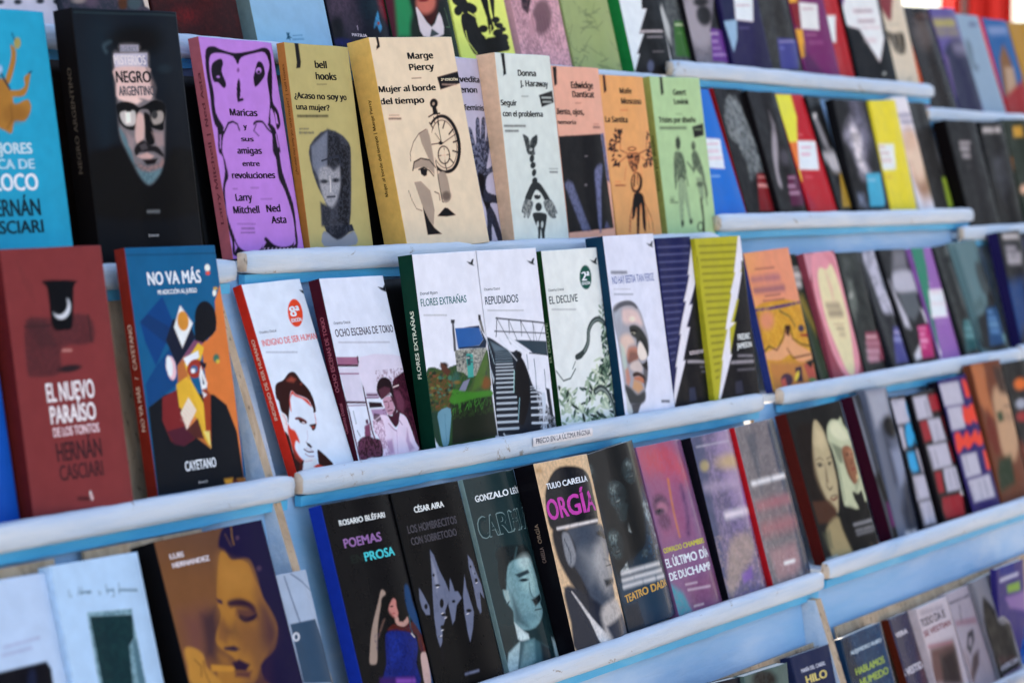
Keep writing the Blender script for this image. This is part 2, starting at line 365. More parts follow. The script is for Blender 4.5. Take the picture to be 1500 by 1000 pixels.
PALETTE = [[40,50,60],[196,196,214],[90,80,100],[96,84,104],[90,60,40],[150,140,140],[70,90,100],[196,190,184],[58,66,80],[110,30,36],[80,26,30],[84,36,40],[40,26,30],[62,32,36],[138,190,222],[16,90,120],[40,110,150],[132,176,212],[112,138,146],[78,66,88],[16,18,30],[64,56,76],[14,46,62],[120,30,50],[60,150,200],[20,30,110],[20,24,40],[150,60,40],[180,170,190],[196,190,204],[28,34,52],[84,16,46],[26,140,92],[30,46,40],[28,36,34],[70,30,30],[186,112,100],[120,36,44],[200,196,206],[70,84,90],[80,120,90],[30,60,48],[24,26,24],[208,220,112],[44,30,42],[110,84,100],[60,44,56],[120,92,108],[180,144,160],[96,70,86],[200,164,180],[90,108,84],[146,166,118],[18,18,24],[190,190,200],[150,150,160],[90,100,130],[216,220,230],[20,134,70],[110,120,124],[26,30,34],[170,180,186],[58,112,52],[190,210,180],[120,160,110],[70,78,84],[80,80,92],[150,150,164],[34,34,40],[40,38,44],[22,22,28],[106,60,150],[190,180,210],[180,160,210],[170,150,200],[124,124,138],[40,40,46],[26,34,84],[140,176,208],[28,24,60],[222,220,230],[120,116,140],[120,116,170],[44,40,92],[74,78,80],[72,78,150],[170,170,210],[120,130,200],[50,52,54],[128,24,44],[214,168,24],[206,160,24],[78,30,92],[216,212,220],[120,100,120],[190,140,180],[170,110,160],[118,40,112],[226,218,226],[180,90,100],[168,14,34],[216,214,224],[110,60,140],[90,90,110],[170,170,180],[24,70,60],[190,200,200],[30,36,44],[128,32,48],[60,54,40],[194,190,176],[160,160,150],[150,150,140],[92,86,86],[66,48,44],[110,80,70],[36,32,34],[186,92,50],[46,50,86],[178,176,60],[150,150,90],[150,150,180],[120,106,160],[98,92,156],[88,110,128],[80,90,130],[150,180,206],[132,160,186],[140,160,200],[128,96,60],[168,150,130],[150,34,40],[22,98,160],[170,30,50],[166,134,46],[160,122,52],[150,150,96],[30,50,70],[20,40,70],[130,94,40],[110,84,40],[150,180,220],[178,208,228],[160,200,226],[206,220,236],[20,58,76],[0,158,200],[14,18,26],[26,46,62],[14,20,26],[70,96,112],[40,60,74],[118,118,128],[150,154,176],[176,180,204],[84,98,150],[196,178,182],[60,58,66],[206,188,190],[20,24,30],[176,180,186],[226,226,228],[150,150,152],[60,64,70],[26,30,36],[186,166,168],[20,22,28],[150,136,142],[90,124,140],[150,140,150],[90,90,100],[180,158,160],[30,24,28],[140,120,124],[96,130,146],[50,80,96],[16,18,24],[60,90,100],[120,130,140],[120,130,150],[196,200,214],[30,34,46],[80,86,100],[180,186,196],[24,36,50],[26,24,26],[90,86,80],[26,16,40],[170,128,214],[120,80,150],[210,190,230],[90,60,120],[60,40,80],[100,70,130],[156,94,110],[110,60,76],[26,27,33],[90,90,70],[100,100,80],[80,80,64],[58,64,78],[112,124,146],[150,158,172],[28,32,42],[34,40,52],[190,196,206],[70,76,90],[46,52,66],[34,42,58],[130,142,160],[90,100,120],[50,58,76],[168,166,118],[168,122,62],[110,78,34],[110,100,90],[120,110,100],[170,150,140],[216,196,178],[90,84,78],[158,148,138],[70,66,64],[90,84,80],[110,100,94],[220,200,180],[236,176,98],[60,44,20],[52,60,84],[140,150,184],[16,20,34],[20,22,34],[172,176,204],[200,170,160],[100,110,110],[190,208,214],[48,58,64],[170,186,192],[110,122,128],[92,104,112],[200,214,218],[180,196,202],[206,184,164],[30,34,42],[98,110,152],[104,114,152],[112,122,164],[84,92,132],[20,24,32],[120,120,130],[110,110,120],[130,100,90],[150,110,100],[210,166,154],[90,60,44],[232,160,106],[150,100,70],[56,70,64],[84,104,90],[130,158,134],[60,76,66],[160,196,158],[170,200,168],[100,130,100],[110,140,110],[150,180,150],[150,160,90],[60,66,30],[226,222,232],[190,100,150],[150,190,230],[8,116,206],[112,124,132],[26,28,32],[170,184,190],[130,28,40],[26,26,30],[200,150,150],[230,180,180],[28,28,32],[150,20,34],[150,150,162],[94,28,76],[190,160,190],[30,28,32],[226,208,30],[230,120,40],[214,196,30],[150,30,80],[228,222,230],[200,90,150],[230,140,150],[210,100,120],[176,14,42],[176,180,190],[140,144,154],[20,22,26],[190,194,200],[84,110,130],[150,156,166],[168,142,40],[120,100,40],[40,40,60],[28,30,34],[120,124,150],[206,208,222],[120,134,160],[28,30,36],[64,168,204],[180,210,230],[30,32,38],[224,222,230],[120,116,120],[110,106,120],[150,140,80],[214,200,22],[160,132,112],[206,190,176],[136,120,84],[190,166,150],[150,110,90],[110,116,150],[160,160,180],[120,120,140],[160,190,40],[120,124,130],[70,72,74],[46,48,50],[44,46,52],[180,180,190],[30,32,36],[24,20,22],[60,66,78],[210,212,220],[80,86,98],[180,146,40],[150,100,40],[200,170,150],[36,52,40],[10,80,170],[0,96,196],[96,52,60],[70,46,54],[70,48,56],[60,44,50],[18,20,28],[184,198,216],[50,40,48],[190,150,150],[60,34,40],[220,214,224],[90,50,54],[214,208,222],[200,190,206],[72,44,52],[78,46,54],[124,60,66],[104,40,42],[196,122,58],[0,74,140],[0,78,138],[20,60,110],[24,32,44],[30,40,66],[24,30,42],[222,224,230],[190,140,50],[130,84,120],[170,110,60],[200,170,40],[206,178,40],[150,70,40],[226,228,236],[150,60,50],[70,110,160],[230,232,236],[220,224,232],[30,60,90],[200,206,216],[206,180,200],[222,224,232],[124,44,52],[84,36,60],[226,206,200],[196,130,70],[226,200,120],[90,50,50],[200,150,40],[120,60,50],[0,70,110],[206,216,220],[200,80,70],[190,160,60],[60,120,110],[190,180,60],[222,226,234],[200,216,230],[0,100,150],[130,44,32],[226,190,180],[58,24,22],[196,62,34],[196,100,80],[214,208,220],[180,90,70],[110,40,30],[210,200,214],[150,70,56],[90,40,50],[150,120,140],[160,130,150],[176,160,180],[130,44,34],[216,210,222],[150,110,130],[90,30,26],[222,72,26],[30,34,48],[140,150,170],[100,104,120],[222,100,104],[196,214,236],[192,46,24],[240,190,180],[150,104,140],[72,30,56],[190,196,222],[130,60,110],[120,80,120],[196,200,226],[170,164,196],[110,70,110],[46,26,42],[160,140,180],[60,90,90],[60,100,90],[60,24,46],[110,56,86],[120,70,100],[226,210,220],[40,20,34],[96,56,78],[176,146,172],[76,38,60],[110,60,90],[206,198,226],[130,90,130],[120,84,124],[160,130,172],[150,120,164],[170,150,190],[70,36,60],[200,190,214],[120,70,104],[60,22,44],[130,80,120],[90,50,80],[150,156,176],[90,94,110],[60,44,66],[196,212,236],[70,16,40],[150,90,110],[40,84,50],[90,110,60],[30,60,60],[70,96,60],[120,80,40],[74,84,46],[130,70,50],[46,110,110],[150,160,160],[60,70,80],[40,100,170],[20,50,80],[30,50,90],[80,84,96],[50,54,66],[110,116,120],[60,160,160],[40,90,100],[120,130,160],[60,130,40],[26,40,32],[50,90,40],[30,70,60],[100,150,176],[70,120,140],[60,44,40],[90,60,50],[150,160,170],[30,40,48],[36,50,40],[40,70,60],[120,80,60],[110,130,70],[70,110,60],[60,140,50],[100,110,116],[176,184,190],[120,84,44],[140,110,60],[80,120,50],[80,90,100],[14,110,120],[200,214,236],[10,64,52],[200,220,210],[26,40,58],[96,120,140],[110,136,156],[176,196,216],[180,198,220],[14,22,34],[150,200,210],[120,170,190],[176,196,220],[190,206,228],[50,74,92],[190,206,226],[110,130,150],[70,90,110],[150,180,200],[160,180,200],[200,210,220],[26,66,90],[186,206,196],[40,66,62],[170,192,180],[60,90,84],[110,140,126],[150,176,164],[128,156,140],[160,186,174],[90,110,106],[120,146,134],[56,72,76],[110,130,134],[130,150,152],[60,80,76],[16,92,84],[40,60,66],[200,216,226],[28,74,40],[150,158,176],[92,98,112],[160,176,196],[196,184,190],[216,206,200],[150,160,180],[196,184,182],[170,196,196],[60,66,70],[26,28,34],[150,156,150],[40,46,50],[176,120,96],[110,84,84],[206,204,206],[46,46,52],[190,186,190],[70,52,50],[176,116,84],[60,40,40],[180,150,120],[190,120,84],[66,74,82],[44,52,60],[176,190,200],[60,58,64],[40,48,60],[40,50,70],[70,80,100],[160,168,186],[130,140,160],[100,120,180],[196,210,236],[20,66,96],[206,212,232],[22,26,38],[110,120,170],[120,130,180],[180,184,200],[120,124,140],[60,70,100],[190,190,204],[22,34,96],[110,112,30],[90,92,30],[150,154,170],[170,174,190],[60,66,90],[214,218,228],[166,170,24],[200,140,130],[188,146,30],[70,50,120],[210,180,60],[150,110,30],[214,160,120],[40,40,30],[60,36,30],[60,20,30],[70,60,90],[150,40,30],[60,70,60],[200,140,110],[180,130,70],[80,60,84],[60,50,80],[170,90,80],[210,190,60],[30,30,34],[90,140,90],[190,100,90],[28,26,30],[120,80,90],[110,80,120],[216,152,106],[40,60,130],[130,120,50],[50,70,50],[180,184,186],[210,210,214],[150,160,150],[40,52,50],[190,140,160],[204,146,164],[190,120,140],[208,202,170],[196,160,160],[110,100,100],[100,90,92],[140,130,120],[120,110,104],[146,76,96],[100,112,110],[70,80,80],[22,26,28],[30,36,38],[134,66,92],[210,180,190],[190,150,170],[200,170,190],[42,50,52],[176,182,204],[110,120,140],[30,34,40],[80,84,150],[180,180,220],[160,170,220],[46,50,58],[170,176,194],[92,102,112],[150,156,170],[180,186,204],[206,210,224],[180,30,120],[230,170,210],[230,180,215],[34,36,42],[34,134,114],[80,110,130],[206,200,220],[218,216,230],[190,150,210],[170,140,200],[144,104,180],[92,104,108],[24,28,30],[40,48,52],[22,92,100],[130,180,190],[42,48,52],[60,100,110],[80,110,118],[24,82,130],[110,160,210],[130,180,220],[110,160,170],[96,128,138],[12,70,130],[200,204,214],[190,194,210],[20,26,40],[40,36,92],[40,50,100],[26,32,50],[130,120,170],[18,20,34],[30,40,70],[166,194,228],[50,80,90],[120,160,180],[20,56,66],[30,76,80],[80,120,140],[160,196,232],[126,89,49],[105,69,79],[67,49,62],[154,114,47],[126,92,57],[50,29,66],[30,23,70],[25,18,68],[50,33,70],[52,31,58],[75,46,62],[38,23,58],[48,36,66],[75,54,57],[48,29,62],[92,59,62],[168,129,53],[109,79,43],[173,131,47],[159,124,47],[126,99,76],[84,66,95],[80,63,91],[164,124,57],[92,61,58],[117,83,55],[58,36,68],[47,29,58],[67,44,57],[142,104,49],[206,206,222],[104,77,60],[18,14,26],[56,84,112],[50,60,90],[60,74,100],[110,130,160],[200,212,228],[150,172,200],[10,70,120],[150,138,132],[110,90,84],[20,14,20],[176,126,124],[110,70,70],[40,24,28],[150,50,60],[170,140,136],[84,34,32],[120,60,60],[40,110,130],[20,44,130],[30,60,160],[10,22,84],[60,30,110],[140,90,190],[180,160,160],[220,214,210],[214,216,226],[140,110,170],[60,190,206],[30,44,42],[18,18,26],[20,60,170],[104,116,144],[150,160,182],[140,150,174],[16,18,26],[206,210,220],[30,30,44],[130,140,170],[78,80,92],[26,38,42],[116,158,170],[150,190,198],[70,104,116],[40,64,74],[30,46,54],[24,34,40],[50,70,80],[150,180,186],[190,214,222],[160,190,200],[60,100,112],[110,150,160],[30,50,60],[170,196,204],[24,40,44],[40,64,72],[90,130,140],[96,136,150],[70,100,110],[190,214,220],[40,70,80],[216,224,230],[112,140,148],[36,62,68],[32,58,64],[120,150,156],[26,30,40],[70,84,104],[26,30,42],[130,140,154],[50,58,70],[150,156,164],[24,28,38],[30,34,44],[36,46,66],[200,206,214],[170,172,176],[50,60,80],[220,222,230],[150,120,70],[90,104,120],[180,188,196],[20,24,34],[60,70,86],[30,36,50],[44,54,72],[226,228,234],[180,70,176],[200,180,150],[22,22,30],[120,110,110],[130,120,110],[20,28,34],[24,64,92],[30,90,130],[22,40,60],[78,104,114],[140,164,170],[16,26,32],[40,58,66],[60,80,88],[20,32,40],[160,180,186],[24,36,42],[60,84,92],[16,24,30],[180,198,206],[150,176,192],[170,180,196],[120,150,166],[14,24,32],[200,208,218],[190,160,84],[26,44,60],[176,84,108],[150,90,130],[80,50,84],[160,110,140],[30,24,44],[92,60,96],[190,130,60],[60,50,100],[60,150,170],[120,70,110],[150,110,150],[190,180,200],[200,190,200],[186,190,60],[222,222,232],[128,96,140],[150,140,176],[84,88,110],[70,84,120],[176,160,196],[120,90,180],[176,180,200],[190,180,110],[186,170,110],[190,180,206],[210,210,226],[160,150,140],[190,170,170],[140,110,190],[116,110,150],[26,28,40],[90,96,110],[110,104,104],[24,52,90],[60,74,96],[214,222,234],[170,104,120],[170,110,124],[186,104,118],[180,140,150],[140,20,40],[128,130,144],[176,20,40],[34,26,24],[168,162,134],[186,180,150],[110,98,80],[90,80,66],[150,146,126],[28,24,24],[50,42,38],[110,98,82],[70,60,50],[110,60,56],[60,40,38],[26,28,30],[150,142,110],[90,96,80],[172,184,160],[196,204,182],[104,116,100],[120,134,116],[130,144,124],[140,100,76],[176,134,106],[60,40,32],[44,30,26],[96,60,46],[130,54,50],[96,64,48],[190,170,130],[22,24,26],[30,32,34],[110,70,60],[130,110,90],[140,146,156],[34,36,38],[84,26,22],[112,122,140],[22,26,34],[96,26,100],[26,28,36],[64,18,44],[22,24,32],[60,70,92],[130,144,172],[98,110,134],[172,177,198],[30,160,214],[60,64,80],[28,30,40],[150,26,50],[80,80,94],[28,26,32],[230,64,36],[70,70,100],[42,28,112],[28,20,40],[168,110,70],[110,44,30],[176,150,124],[44,66,50],[70,50,44],[54,80,60],[80,70,70],[112,68,48],[200,110,30],[150,40,50],[160,90,70],[34,36,40],[26,32,48],[34,30,34],[70,94,98],[84,110,112],[180,192,214],[196,190,120],[34,48,88],[50,96,130],[20,30,50],[176,200,220],[150,176,80],[26,62,98],[96,44,52],[196,200,216],[50,50,84],[88,38,24],[110,86,84],[30,30,36],[130,126,140],[160,90,110],[70,66,84],[130,70,86],[182,178,190],[150,100,120],[60,60,74],[40,44,60],[168,164,178],[90,76,84],[150,130,130],[90,92,110],[32,34,38],[70,74,80],[150,150,156],[110,70,80],[176,180,196],[150,140,180],[132,136,148],[36,52,140],[170,180,210],[120,160,70],[130,110,170],[62,56,130],[16,16,20],[40,30,26]]
BOOKS = [
{"id":"a_spiral","label":"white spiral notebook, only its bottom edge with dark ring holes in view, top left corner","O":[1.8009,1.6898,1.64],"r":[0.2557,-0.0396,0.0006],"d":[0.0994,0.205,0.014],"n":[51,126],"base":1,"sp":1,"st":[],"curl":0,"gloss":0.45,"ops":[["E",0,1,7,[47,647,23,-2,-3,10]],["E",0,1,7,[156,638,24,-2,-3,11]],["E",0,1,7,[285,628,24,-2,-3,11]],["E",0,1,7,[399,619,25,-2,-3,11]]],"tx":[],"row":"LA"},
{"id":"a_grey","label":"grey patterned book, lowest strip visible directly above the black book with the bearded face","O":[1.9015,1.6898,1.652],"r":[0.2442,0.0012,-0.0],"d":[0.1385,0.205,0.014],"n":[93,165],"base":8,"sp":8,"st":[],"curl":0,"gloss":0.45,"ops":[["N",2,0.9,13.1,[],0.5],["E",3,1,18,[180,663,44,-3,-6,20]],["E",4,1,12,[378,655,30,-2,-9,31]],["E",5,1,12,[104,658,43,-3,-4,15]],["E",6,1,12,[454,650,46,-3,-9,31]],["P",7,1,6,[516,615,551,613,567,673,525,660]]],"tx":[],"row":"MA"},
{"id":"a_brown","label":"dark brown and red book between the grey patterned book and the sky blue one","O":[2.046,1.6898,1.652],"r":[0.2428,0.0211,-0.0001],"d":[0.147,0.205,0.014],"n":[92,157],"base":13,"sp":13,"st":[],"curl":0,"gloss":0.45,"ops":[["E",9,1,46,[204,688,84,-5,-11,38]],["E",10,0.7,31,[364,623,58,-3,-8,26]],["N",11,0.8,21.6,[],0.5],["N",12,0.6,9.3,[],0.5]],"tx":[],"row":"MA"},
{"id":"a_sky","label":"plain sky blue book with a tiny dark blue emblem at its foot","O":[2.2131,1.6818,1.652],"r":[0.2437,0.013,-0.0],"d":[0.1432,0.205,0.022],"n":[80,149],"base":17,"sp":18,"st":[],"curl":0,"gloss":0.45,"ops":[["G",14,0.7,[76,578,12,774]],["P",15,1,1.3,[230,725,253,725,247,738,261,748,245,750,252,762,235,754,219,759,232,741]],["L",16,0.6,4,5,[275,737,300,736]],["L",16,0.6,4,5,[304,735,316,735]],["L",16,0.6,4,5,[321,734,333,734]],["L",16,0.6,4,5,[336,734,340,734]],["L",16,0.6,5,7,[269,755,284,755]],["L",16,0.6,5,7,[288,754,303,754]],["L",16,0.6,5,7,[309,753,332,752]],["L",16,0.6,5,7,[339,752,344,752]]],"tx":[],"row":"MA"},
{"id":"a_matsua","label":"dark book with a murky purple and teal picture, right of the sky blue book","O":[2.3769,1.6898,1.652],"r":[0.2464,-0.0196,0.0001],"d":[0.1282,0.205,0.014],"n":[82,186],"base":30,"sp":30,"st":[],"curl":0,"gloss":0.45,"ops":[["E",19,1,59,[111,572,115,-8,-35,97]],["E",20,1,29,[48,678,63,-4,-24,67]],["E",21,1,49,[202,632,78,-5,-33,90]],["E",22,1,59,[398,552,107,-7,-25,69]],["E",23,1,29,[501,523,55,-12,9,86]],["S",24,1,8,[379,621,425,569,426,618,435,647,405,675,391,642,359,659]],["E",25,1,20,[62,742,76,-4,-7,18]],["N",26,0.6,12.9,[],0.5],["E",27,1,6,[409,630,11,-1,-3,8]],["L",28,1,1.2,5,[227,652,226,671]]],"tx":[["MATSUA",165,706,290,15,29,1,0]],"row":"MA"},
{"id":"a_green","label":"dark green book showing only a chin and a white shirt collar","O":[2.5063,1.6898,1.652],"r":[0.2438,0.0125,-0.0],"d":[0.1425,0.205,0.014],"n":[88,179],"base":41,"sp":41,"st":[],"curl":0,"gloss":0.45,"ops":[["P",31,1,12,[-9,458,109,450,60,694,-18,698]],["P",32,1,30,[95,451,214,443,231,685,40,695]],["E",33,1,30,[248,639,80,-4,-39,109]],["P",34,1,20,[214,443,569,419,530,670,258,684]],["P",35,1,10,[275,454,507,439,419,568,345,626,300,567]],["E",36,1,20,[355,495,84,-5,-23,63]],["E",37,1,6,[337,485,41,-3,-3,8]],["S",38,1,6,[270,523,358,625,455,543,453,659,274,676,257,577]],["P",39,1,1.5,[356,633,412,661,325,681]],["L",40,1,1.2,5,[519,516,530,616,495,618]]],"tx":[],"row":"MA"},
{"id":"a_lime","label":"lime yellow book with a large black curling ornament","O":[2.6579,1.6898,1.652],"r":[0.2444,-0.0013,0.0],"d":[0.1376,0.205,0.014],"n":[77,172],"base":43,"sp":43,"st":[],"curl":0,"gloss":0.45,"ops":[["E",42,1,1.6,[97,463,69,10,-28,28]],["E",42,1,1.6,[169,497,84,3,-22,33]],["E",42,1,1.6,[63,516,41,-3,-10,27]],["S",42,1,4,[116,525,216,526,241,572,249,627,314,648,468,631,477,703,324,735,156,755,95,691,68,614,78,550]],["E",42,1,1.6,[412,546,42,-3,-7,18]],["E",42,1,1.6,[437,577,40,-2,-7,17]],["E",42,1,1.6,[406,619,52,-3,-9,22]],["E",42,1,1.6,[465,639,46,-2,-8,20]],["E",42,1,1.6,[437,673,61,-3,-10,26]],["E",42,1,1.6,[457,696,46,-2,-8,20]],["E",42,1,1.6,[467,595,34,-2,-6,14]],["E",43,1,1.6,[271,570,45,-11,15,51]],["P",42,1,1.6,[301,417,376,412,365,517,378,596,320,631,328,535]],["P",42,1,1.6,[392,411,452,407,404,530,423,594,384,580]],["L",43,1,1.3,8,[161,518,212,534,242,552]],["L",43,1,1.3,7,[255,611,282,653,335,630,347,582]],["L",43,1,1.3,7,[92,624,98,683,161,743]],["E",42,1,1.6,[273,602,45,-3,-8,21]]],"tx":[],"row":"MA"},
{"id":"a_pink","label":"dusty pink book with an old anatomical line engraving","O":[2.8146,1.6898,1.652],"r":[0.245,-0.014,0.0],"d":[0.1335,0.205,0.014],"n":[67,165],"base":50,"sp":50,"st":[],"curl":0,"gloss":0.45,"ops":[["P",44,1,9,[117,362,264,351,159,490,108,461]],["L",45,0.8,1.4,5,[-6,395,23,516,39,629,78,725]],["L",45,0.8,1.4,5,[13,394,43,519,64,627,103,723]],["L",45,0.8,1.4,5,[32,392,63,523,90,626,129,722]],["L",45,0.8,1.4,5,[52,391,84,526,116,624,155,721]],["L",45,0.8,1.4,5,[71,390,104,530,142,623,181,719]],["L",45,0.8,1.4,5,[90,388,125,534,168,621,208,718]],["L",45,0.8,1.4,5,[110,387,146,537,194,620,234,717]],["E",46,0.7,23,[300,498,100,-6,-43,102]],["N",47,0.8,8.8,[],0.5],["E",48,1,12,[180,555,42,-3,-25,59]],["L",49,0.7,1.4,5,[189,455,198,587]],["L",49,0.7,1.4,5,[220,465,229,598]],["L",49,0.7,1.4,5,[252,474,259,609]],["L",49,0.7,1.4,5,[283,484,290,621]],["L",49,0.7,1.4,5,[314,493,321,632]],["L",49,0.7,1.4,5,[346,503,352,644]],["L",49,0.7,1.4,5,[378,513,383,656]],["L",49,0.7,1.4,5,[410,522,414,667]],["L",49,0.7,1.4,5,[442,532,445,679]]],"tx":[],"row":"MA"},
{"id":"a_olive","label":"muted green book with fine crackle lines beside the white one with black wedge","O":[2.9534,1.6898,1.652],"r":[0.2445,-0.0036,0.0],"d":[0.1369,0.205,0.014],"n":[65,159],"base":52,"sp":52,"st":[],"curl":0,"gloss":0.45,"ops":[["L",51,0.65,2.6,5,[321,667,360,695,359,717]],["L",51,0.65,2.6,5,[-46,573,24,579,70,520]],["L",51,0.65,2.6,5,[301,463,307,468,196,435]],["L",51,0.65,2.6,5,[48,751,103,726,139,704]],["L",51,0.65,2.6,5,[430,405,331,437,372,374]],["L",51,0.65,2.6,5,[559,710,507,744,559,732]],["L",51,0.65,2.6,5,[-8,764,11,794,98,735]],["L",51,0.65,2.6,5,[239,434,190,408,184,450]],["L",51,0.65,2.6,5,[-100,662,-122,651,-23,656]],["L",51,0.65,2.6,5,[150,569,198,536,293,502]],["L",51,0.65,2.6,5,[394,706,301,730,356,718]],["L",51,0.65,2.6,5,[13,400,-53,435,-73,436]],["L",51,0.65,2.6,5,[507,741,484,733,498,776]],["L",51,0.65,2.6,5,[-41,687,-1,709,-173,747]],["L",51,0.65,2.6,5,[19,519,25,546,-42,574]],["L",51,0.65,2.6,5,[344,488,321,468,258,450]],["L",51,0.65,2.6,5,[323,772,277,744,443,771]],["L",51,0.65,2.6,5,[258,462,264,484,251,453]],["L",51,0.65,2.6,5,[-105,758,-182,761,-6,709]],["L",51,0.65,2.6,5,[362,751,376,770,267,747]],["L",51,0.65,2.6,5,[-29,726,-62,724,73,764]],["L",51,0.65,2.6,5,[633,530,624,546,639,504]],["L",51,0.65,2.6,5,[273,424,237,459,381,433]],["L",51,0.65,2.6,5,[306,501,241,490,357,543]],["L",51,0.65,2.6,5,[128,695,169,706,155,725]],["L",51,0.65,2.6,5,[144,660,107,661,200,681]],["L",51,0.65,2.6,5,[53,763,76,767,-66,774]],["L",51,0.65,2.6,5,[71,651,56,672,91,686]],["L",51,0.65,2.6,5,[144,636,175,656,89,680]],["L",51,0.65,2.6,5,[510,635,582,663,513,639]],["L",51,0.65,2.6,5,[-16,722,58,717,18,747]],["L",51,0.65,2.6,5,[504,420,552,422,551,407]],["L",51,0.65,2.6,5,[316,681,333,695,217,644]],["L",51,0.65,2.6,5,[208,635,155,650,265,576]],["L",51,0.65,2.6,5,[307,455,240,434,278,417]],["L",51,0.65,2.6,5,[143,387,141,379,166,396]],["L",51,0.65,2.6,5,[22,747,-59,745,-27,739]],["L",51,0.65,2.6,5,[-50,721,-58,691,-2,671]],["L",51,0.65,2.6,5,[339,500,339,530,423,484]],["L",51,0.65,2.6,5,[477,618,465,594,498,625]],["L",51,0.65,2.6,5,[522,752,546,740,652,684]],["L",51,0.65,2.6,5,[-9,612,20,587,2,658]],["L",51,0.65,2.6,5,[201,546,160,534,325,524]],["L",51,0.65,2.6,5,[535,728,560,711,660,722]],["L",51,0.65,2.6,5,[250,496,334,491,198,497]],["L",51,0.65,2.6,5,[-9,635,-13,621,42,671]]],"tx":[],"row":"MA"},
{"id":"a_zig","label":"white book with a large black jagged wedge, last before the white rail begins","O":[3.1171,1.6838,1.652],"r":[0.2456,-0.0224,0.0],"d":[0.1315,0.205,0.02],"n":[56,153],"base":57,"sp":58,"st":[],"curl":0,"gloss":0.45,"ops":[["P",53,1,3,[387,31,553,157,505,770,-12,787,117,658,82,660,230,528,170,532,334,370,273,374]],["L",54,1,9,12,[191,517,255,513]],["L",54,1,9,12,[271,512,318,509]],["L",54,1,9,12,[333,508,390,505]],["L",54,1,9,12,[403,504,433,502]],["L",54,1,9,12,[445,501,482,499]],["L",55,0.9,7,10,[266,547,290,546]],["L",55,0.9,7,10,[302,545,325,543]],["L",55,0.9,7,10,[333,543,379,540]],["L",55,0.9,7,10,[390,540,448,536]],["L",55,0.9,7,10,[462,535,465,535]],["L",55,0.7,4,6,[298,635,329,633]],["L",55,0.7,4,6,[336,633,350,632]],["L",55,0.7,4,6,[356,632,379,630]],["L",55,0.7,4,6,[386,630,422,628]],["L",55,0.7,4,6,[427,628,437,627]],["E",56,1,16,[225,728,42,-2,-17,37]]],"tx":[],"row":"MA"},
{"id":"a_lgreen","label":"grey photo book with a leaf green label, first on the top right rail","O":[3.2552,1.7003,1.6756],"r":[0.2547,-0.0892,0.0003],"d":[0.0918,0.205,0.014],"n":[32,147],"base":65,"sp":65,"st":[],"curl":0,"gloss":0.45,"ops":[["N",59,0.8,22.5,[],0.5],["P",60,1,23,[-52,119,208,90,78,757,-105,770]],["P",61,1,23,[95,415,141,553,92,671,40,576,-12,482]],["P",62,1,3,[219,511,561,489,428,729,131,739]],["L",63,0.9,8,12,[227,535,272,531]],["L",63,0.9,8,12,[288,530,315,527]],["L",63,0.9,8,12,[330,526,356,524]],["L",64,0.6,5,7,[228,589,258,587]],["L",64,0.6,5,7,[264,586,289,584]],["L",64,0.6,5,7,[295,584,304,583]]],"tx":[],"row":"RA"},
{"id":"a_lpurple","label":"grey face photo book with a purple label on the top right rail","O":[3.3482,1.7003,1.6756],"r":[0.2471,-0.0477,0.0001],"d":[0.1253,0.205,0.014],"n":[35,110],"base":75,"sp":76,"st":[],"curl":0,"gloss":0.45,"ops":[["N",66,0.7,22.2,[],0.5],["E",67,1,46,[156,504,217,-38,19,167]],["E",68,1,23,[268,452,110,-20,7,64]],["E",69,1,18,[262,365,108,-9,-16,30]],["P",70,1,18,[607,173,800,217,527,759,480,746,302,552]],["P",71,1,3,[319,533,602,531,497,748,251,748]],["L",72,0.9,8,11,[311,569,350,566]],["L",72,0.9,8,11,[365,565,399,563]],["L",72,0.9,8,11,[415,562,420,562]],["L",73,0.7,13,18,[309,619,350,616]],["L",73,0.7,13,18,[373,615,381,614]],["L",74,0.7,10,14,[296,664,343,661]],["L",74,0.7,10,14,[360,660,403,657]],["L",73,0.7,11,16,[284,707,379,701]],["L",73,0.7,11,16,[395,700,454,696]],["L",73,0.7,11,16,[470,696,479,695]]],"tx":[],"row":"RA"},
{"id":"a_navyw","label":"indigo book with white title box and pale blue triangle on the top right rail","O":[3.4762,1.7003,1.6756],"r":[0.2446,0.0141,0.0],"d":[0.1418,0.205,0.014],"n":[42,107],"base":83,"sp":83,"st":[],"curl":0,"gloss":0.45,"ops":[["P",77,1,3,[59,185,288,169,184,461,14,485]],["P",78,1,7,[2,478,192,457,143,582,48,683]],["P",79,0.4,67,[592,147,1053,177,896,777,295,770]],["P",80,1,3,[243,232,528,213,420,460,179,458]],["L",81,0.6,8,11,[231,361,270,358]],["L",81,0.6,8,11,[283,357,341,354]],["L",81,0.6,8,11,[351,353,382,351]],["L",81,0.6,8,11,[393,351,414,350]],["L",82,0.6,6,9,[208,512,224,511]],["L",82,0.6,6,9,[232,510,252,509]],["L",82,0.6,6,9,[259,509,293,507]],["L",82,0.6,6,9,[302,507,320,506]],["L",82,0.6,6,9,[330,505,340,505]]],"tx":[],"row":"RA"},
{"id":"a_lblue","label":"charcoal photo book with a slate blue label on the top right rail","O":[3.6225,1.7003,1.6756],"r":[0.2448,-0.0208,0.0],"d":[0.125,0.205,0.014],"n":[32,104],"base":88,"sp":88,"st":[],"curl":0,"gloss":0.45,"ops":[["N",84,0.8,29.4,[],0.5],["P",85,1,4,[187,547,499,541,412,752,140,762]],["L",86,0.6,8,12,[211,570,253,568]],["L",86,0.6,8,12,[264,567,323,564]],["L",86,0.6,8,12,[340,563,413,558]],["L",86,0.6,8,12,[425,558,433,557]],["L",87,0.6,14,19,[202,615,255,612]]],"tx":[],"row":"RA"},
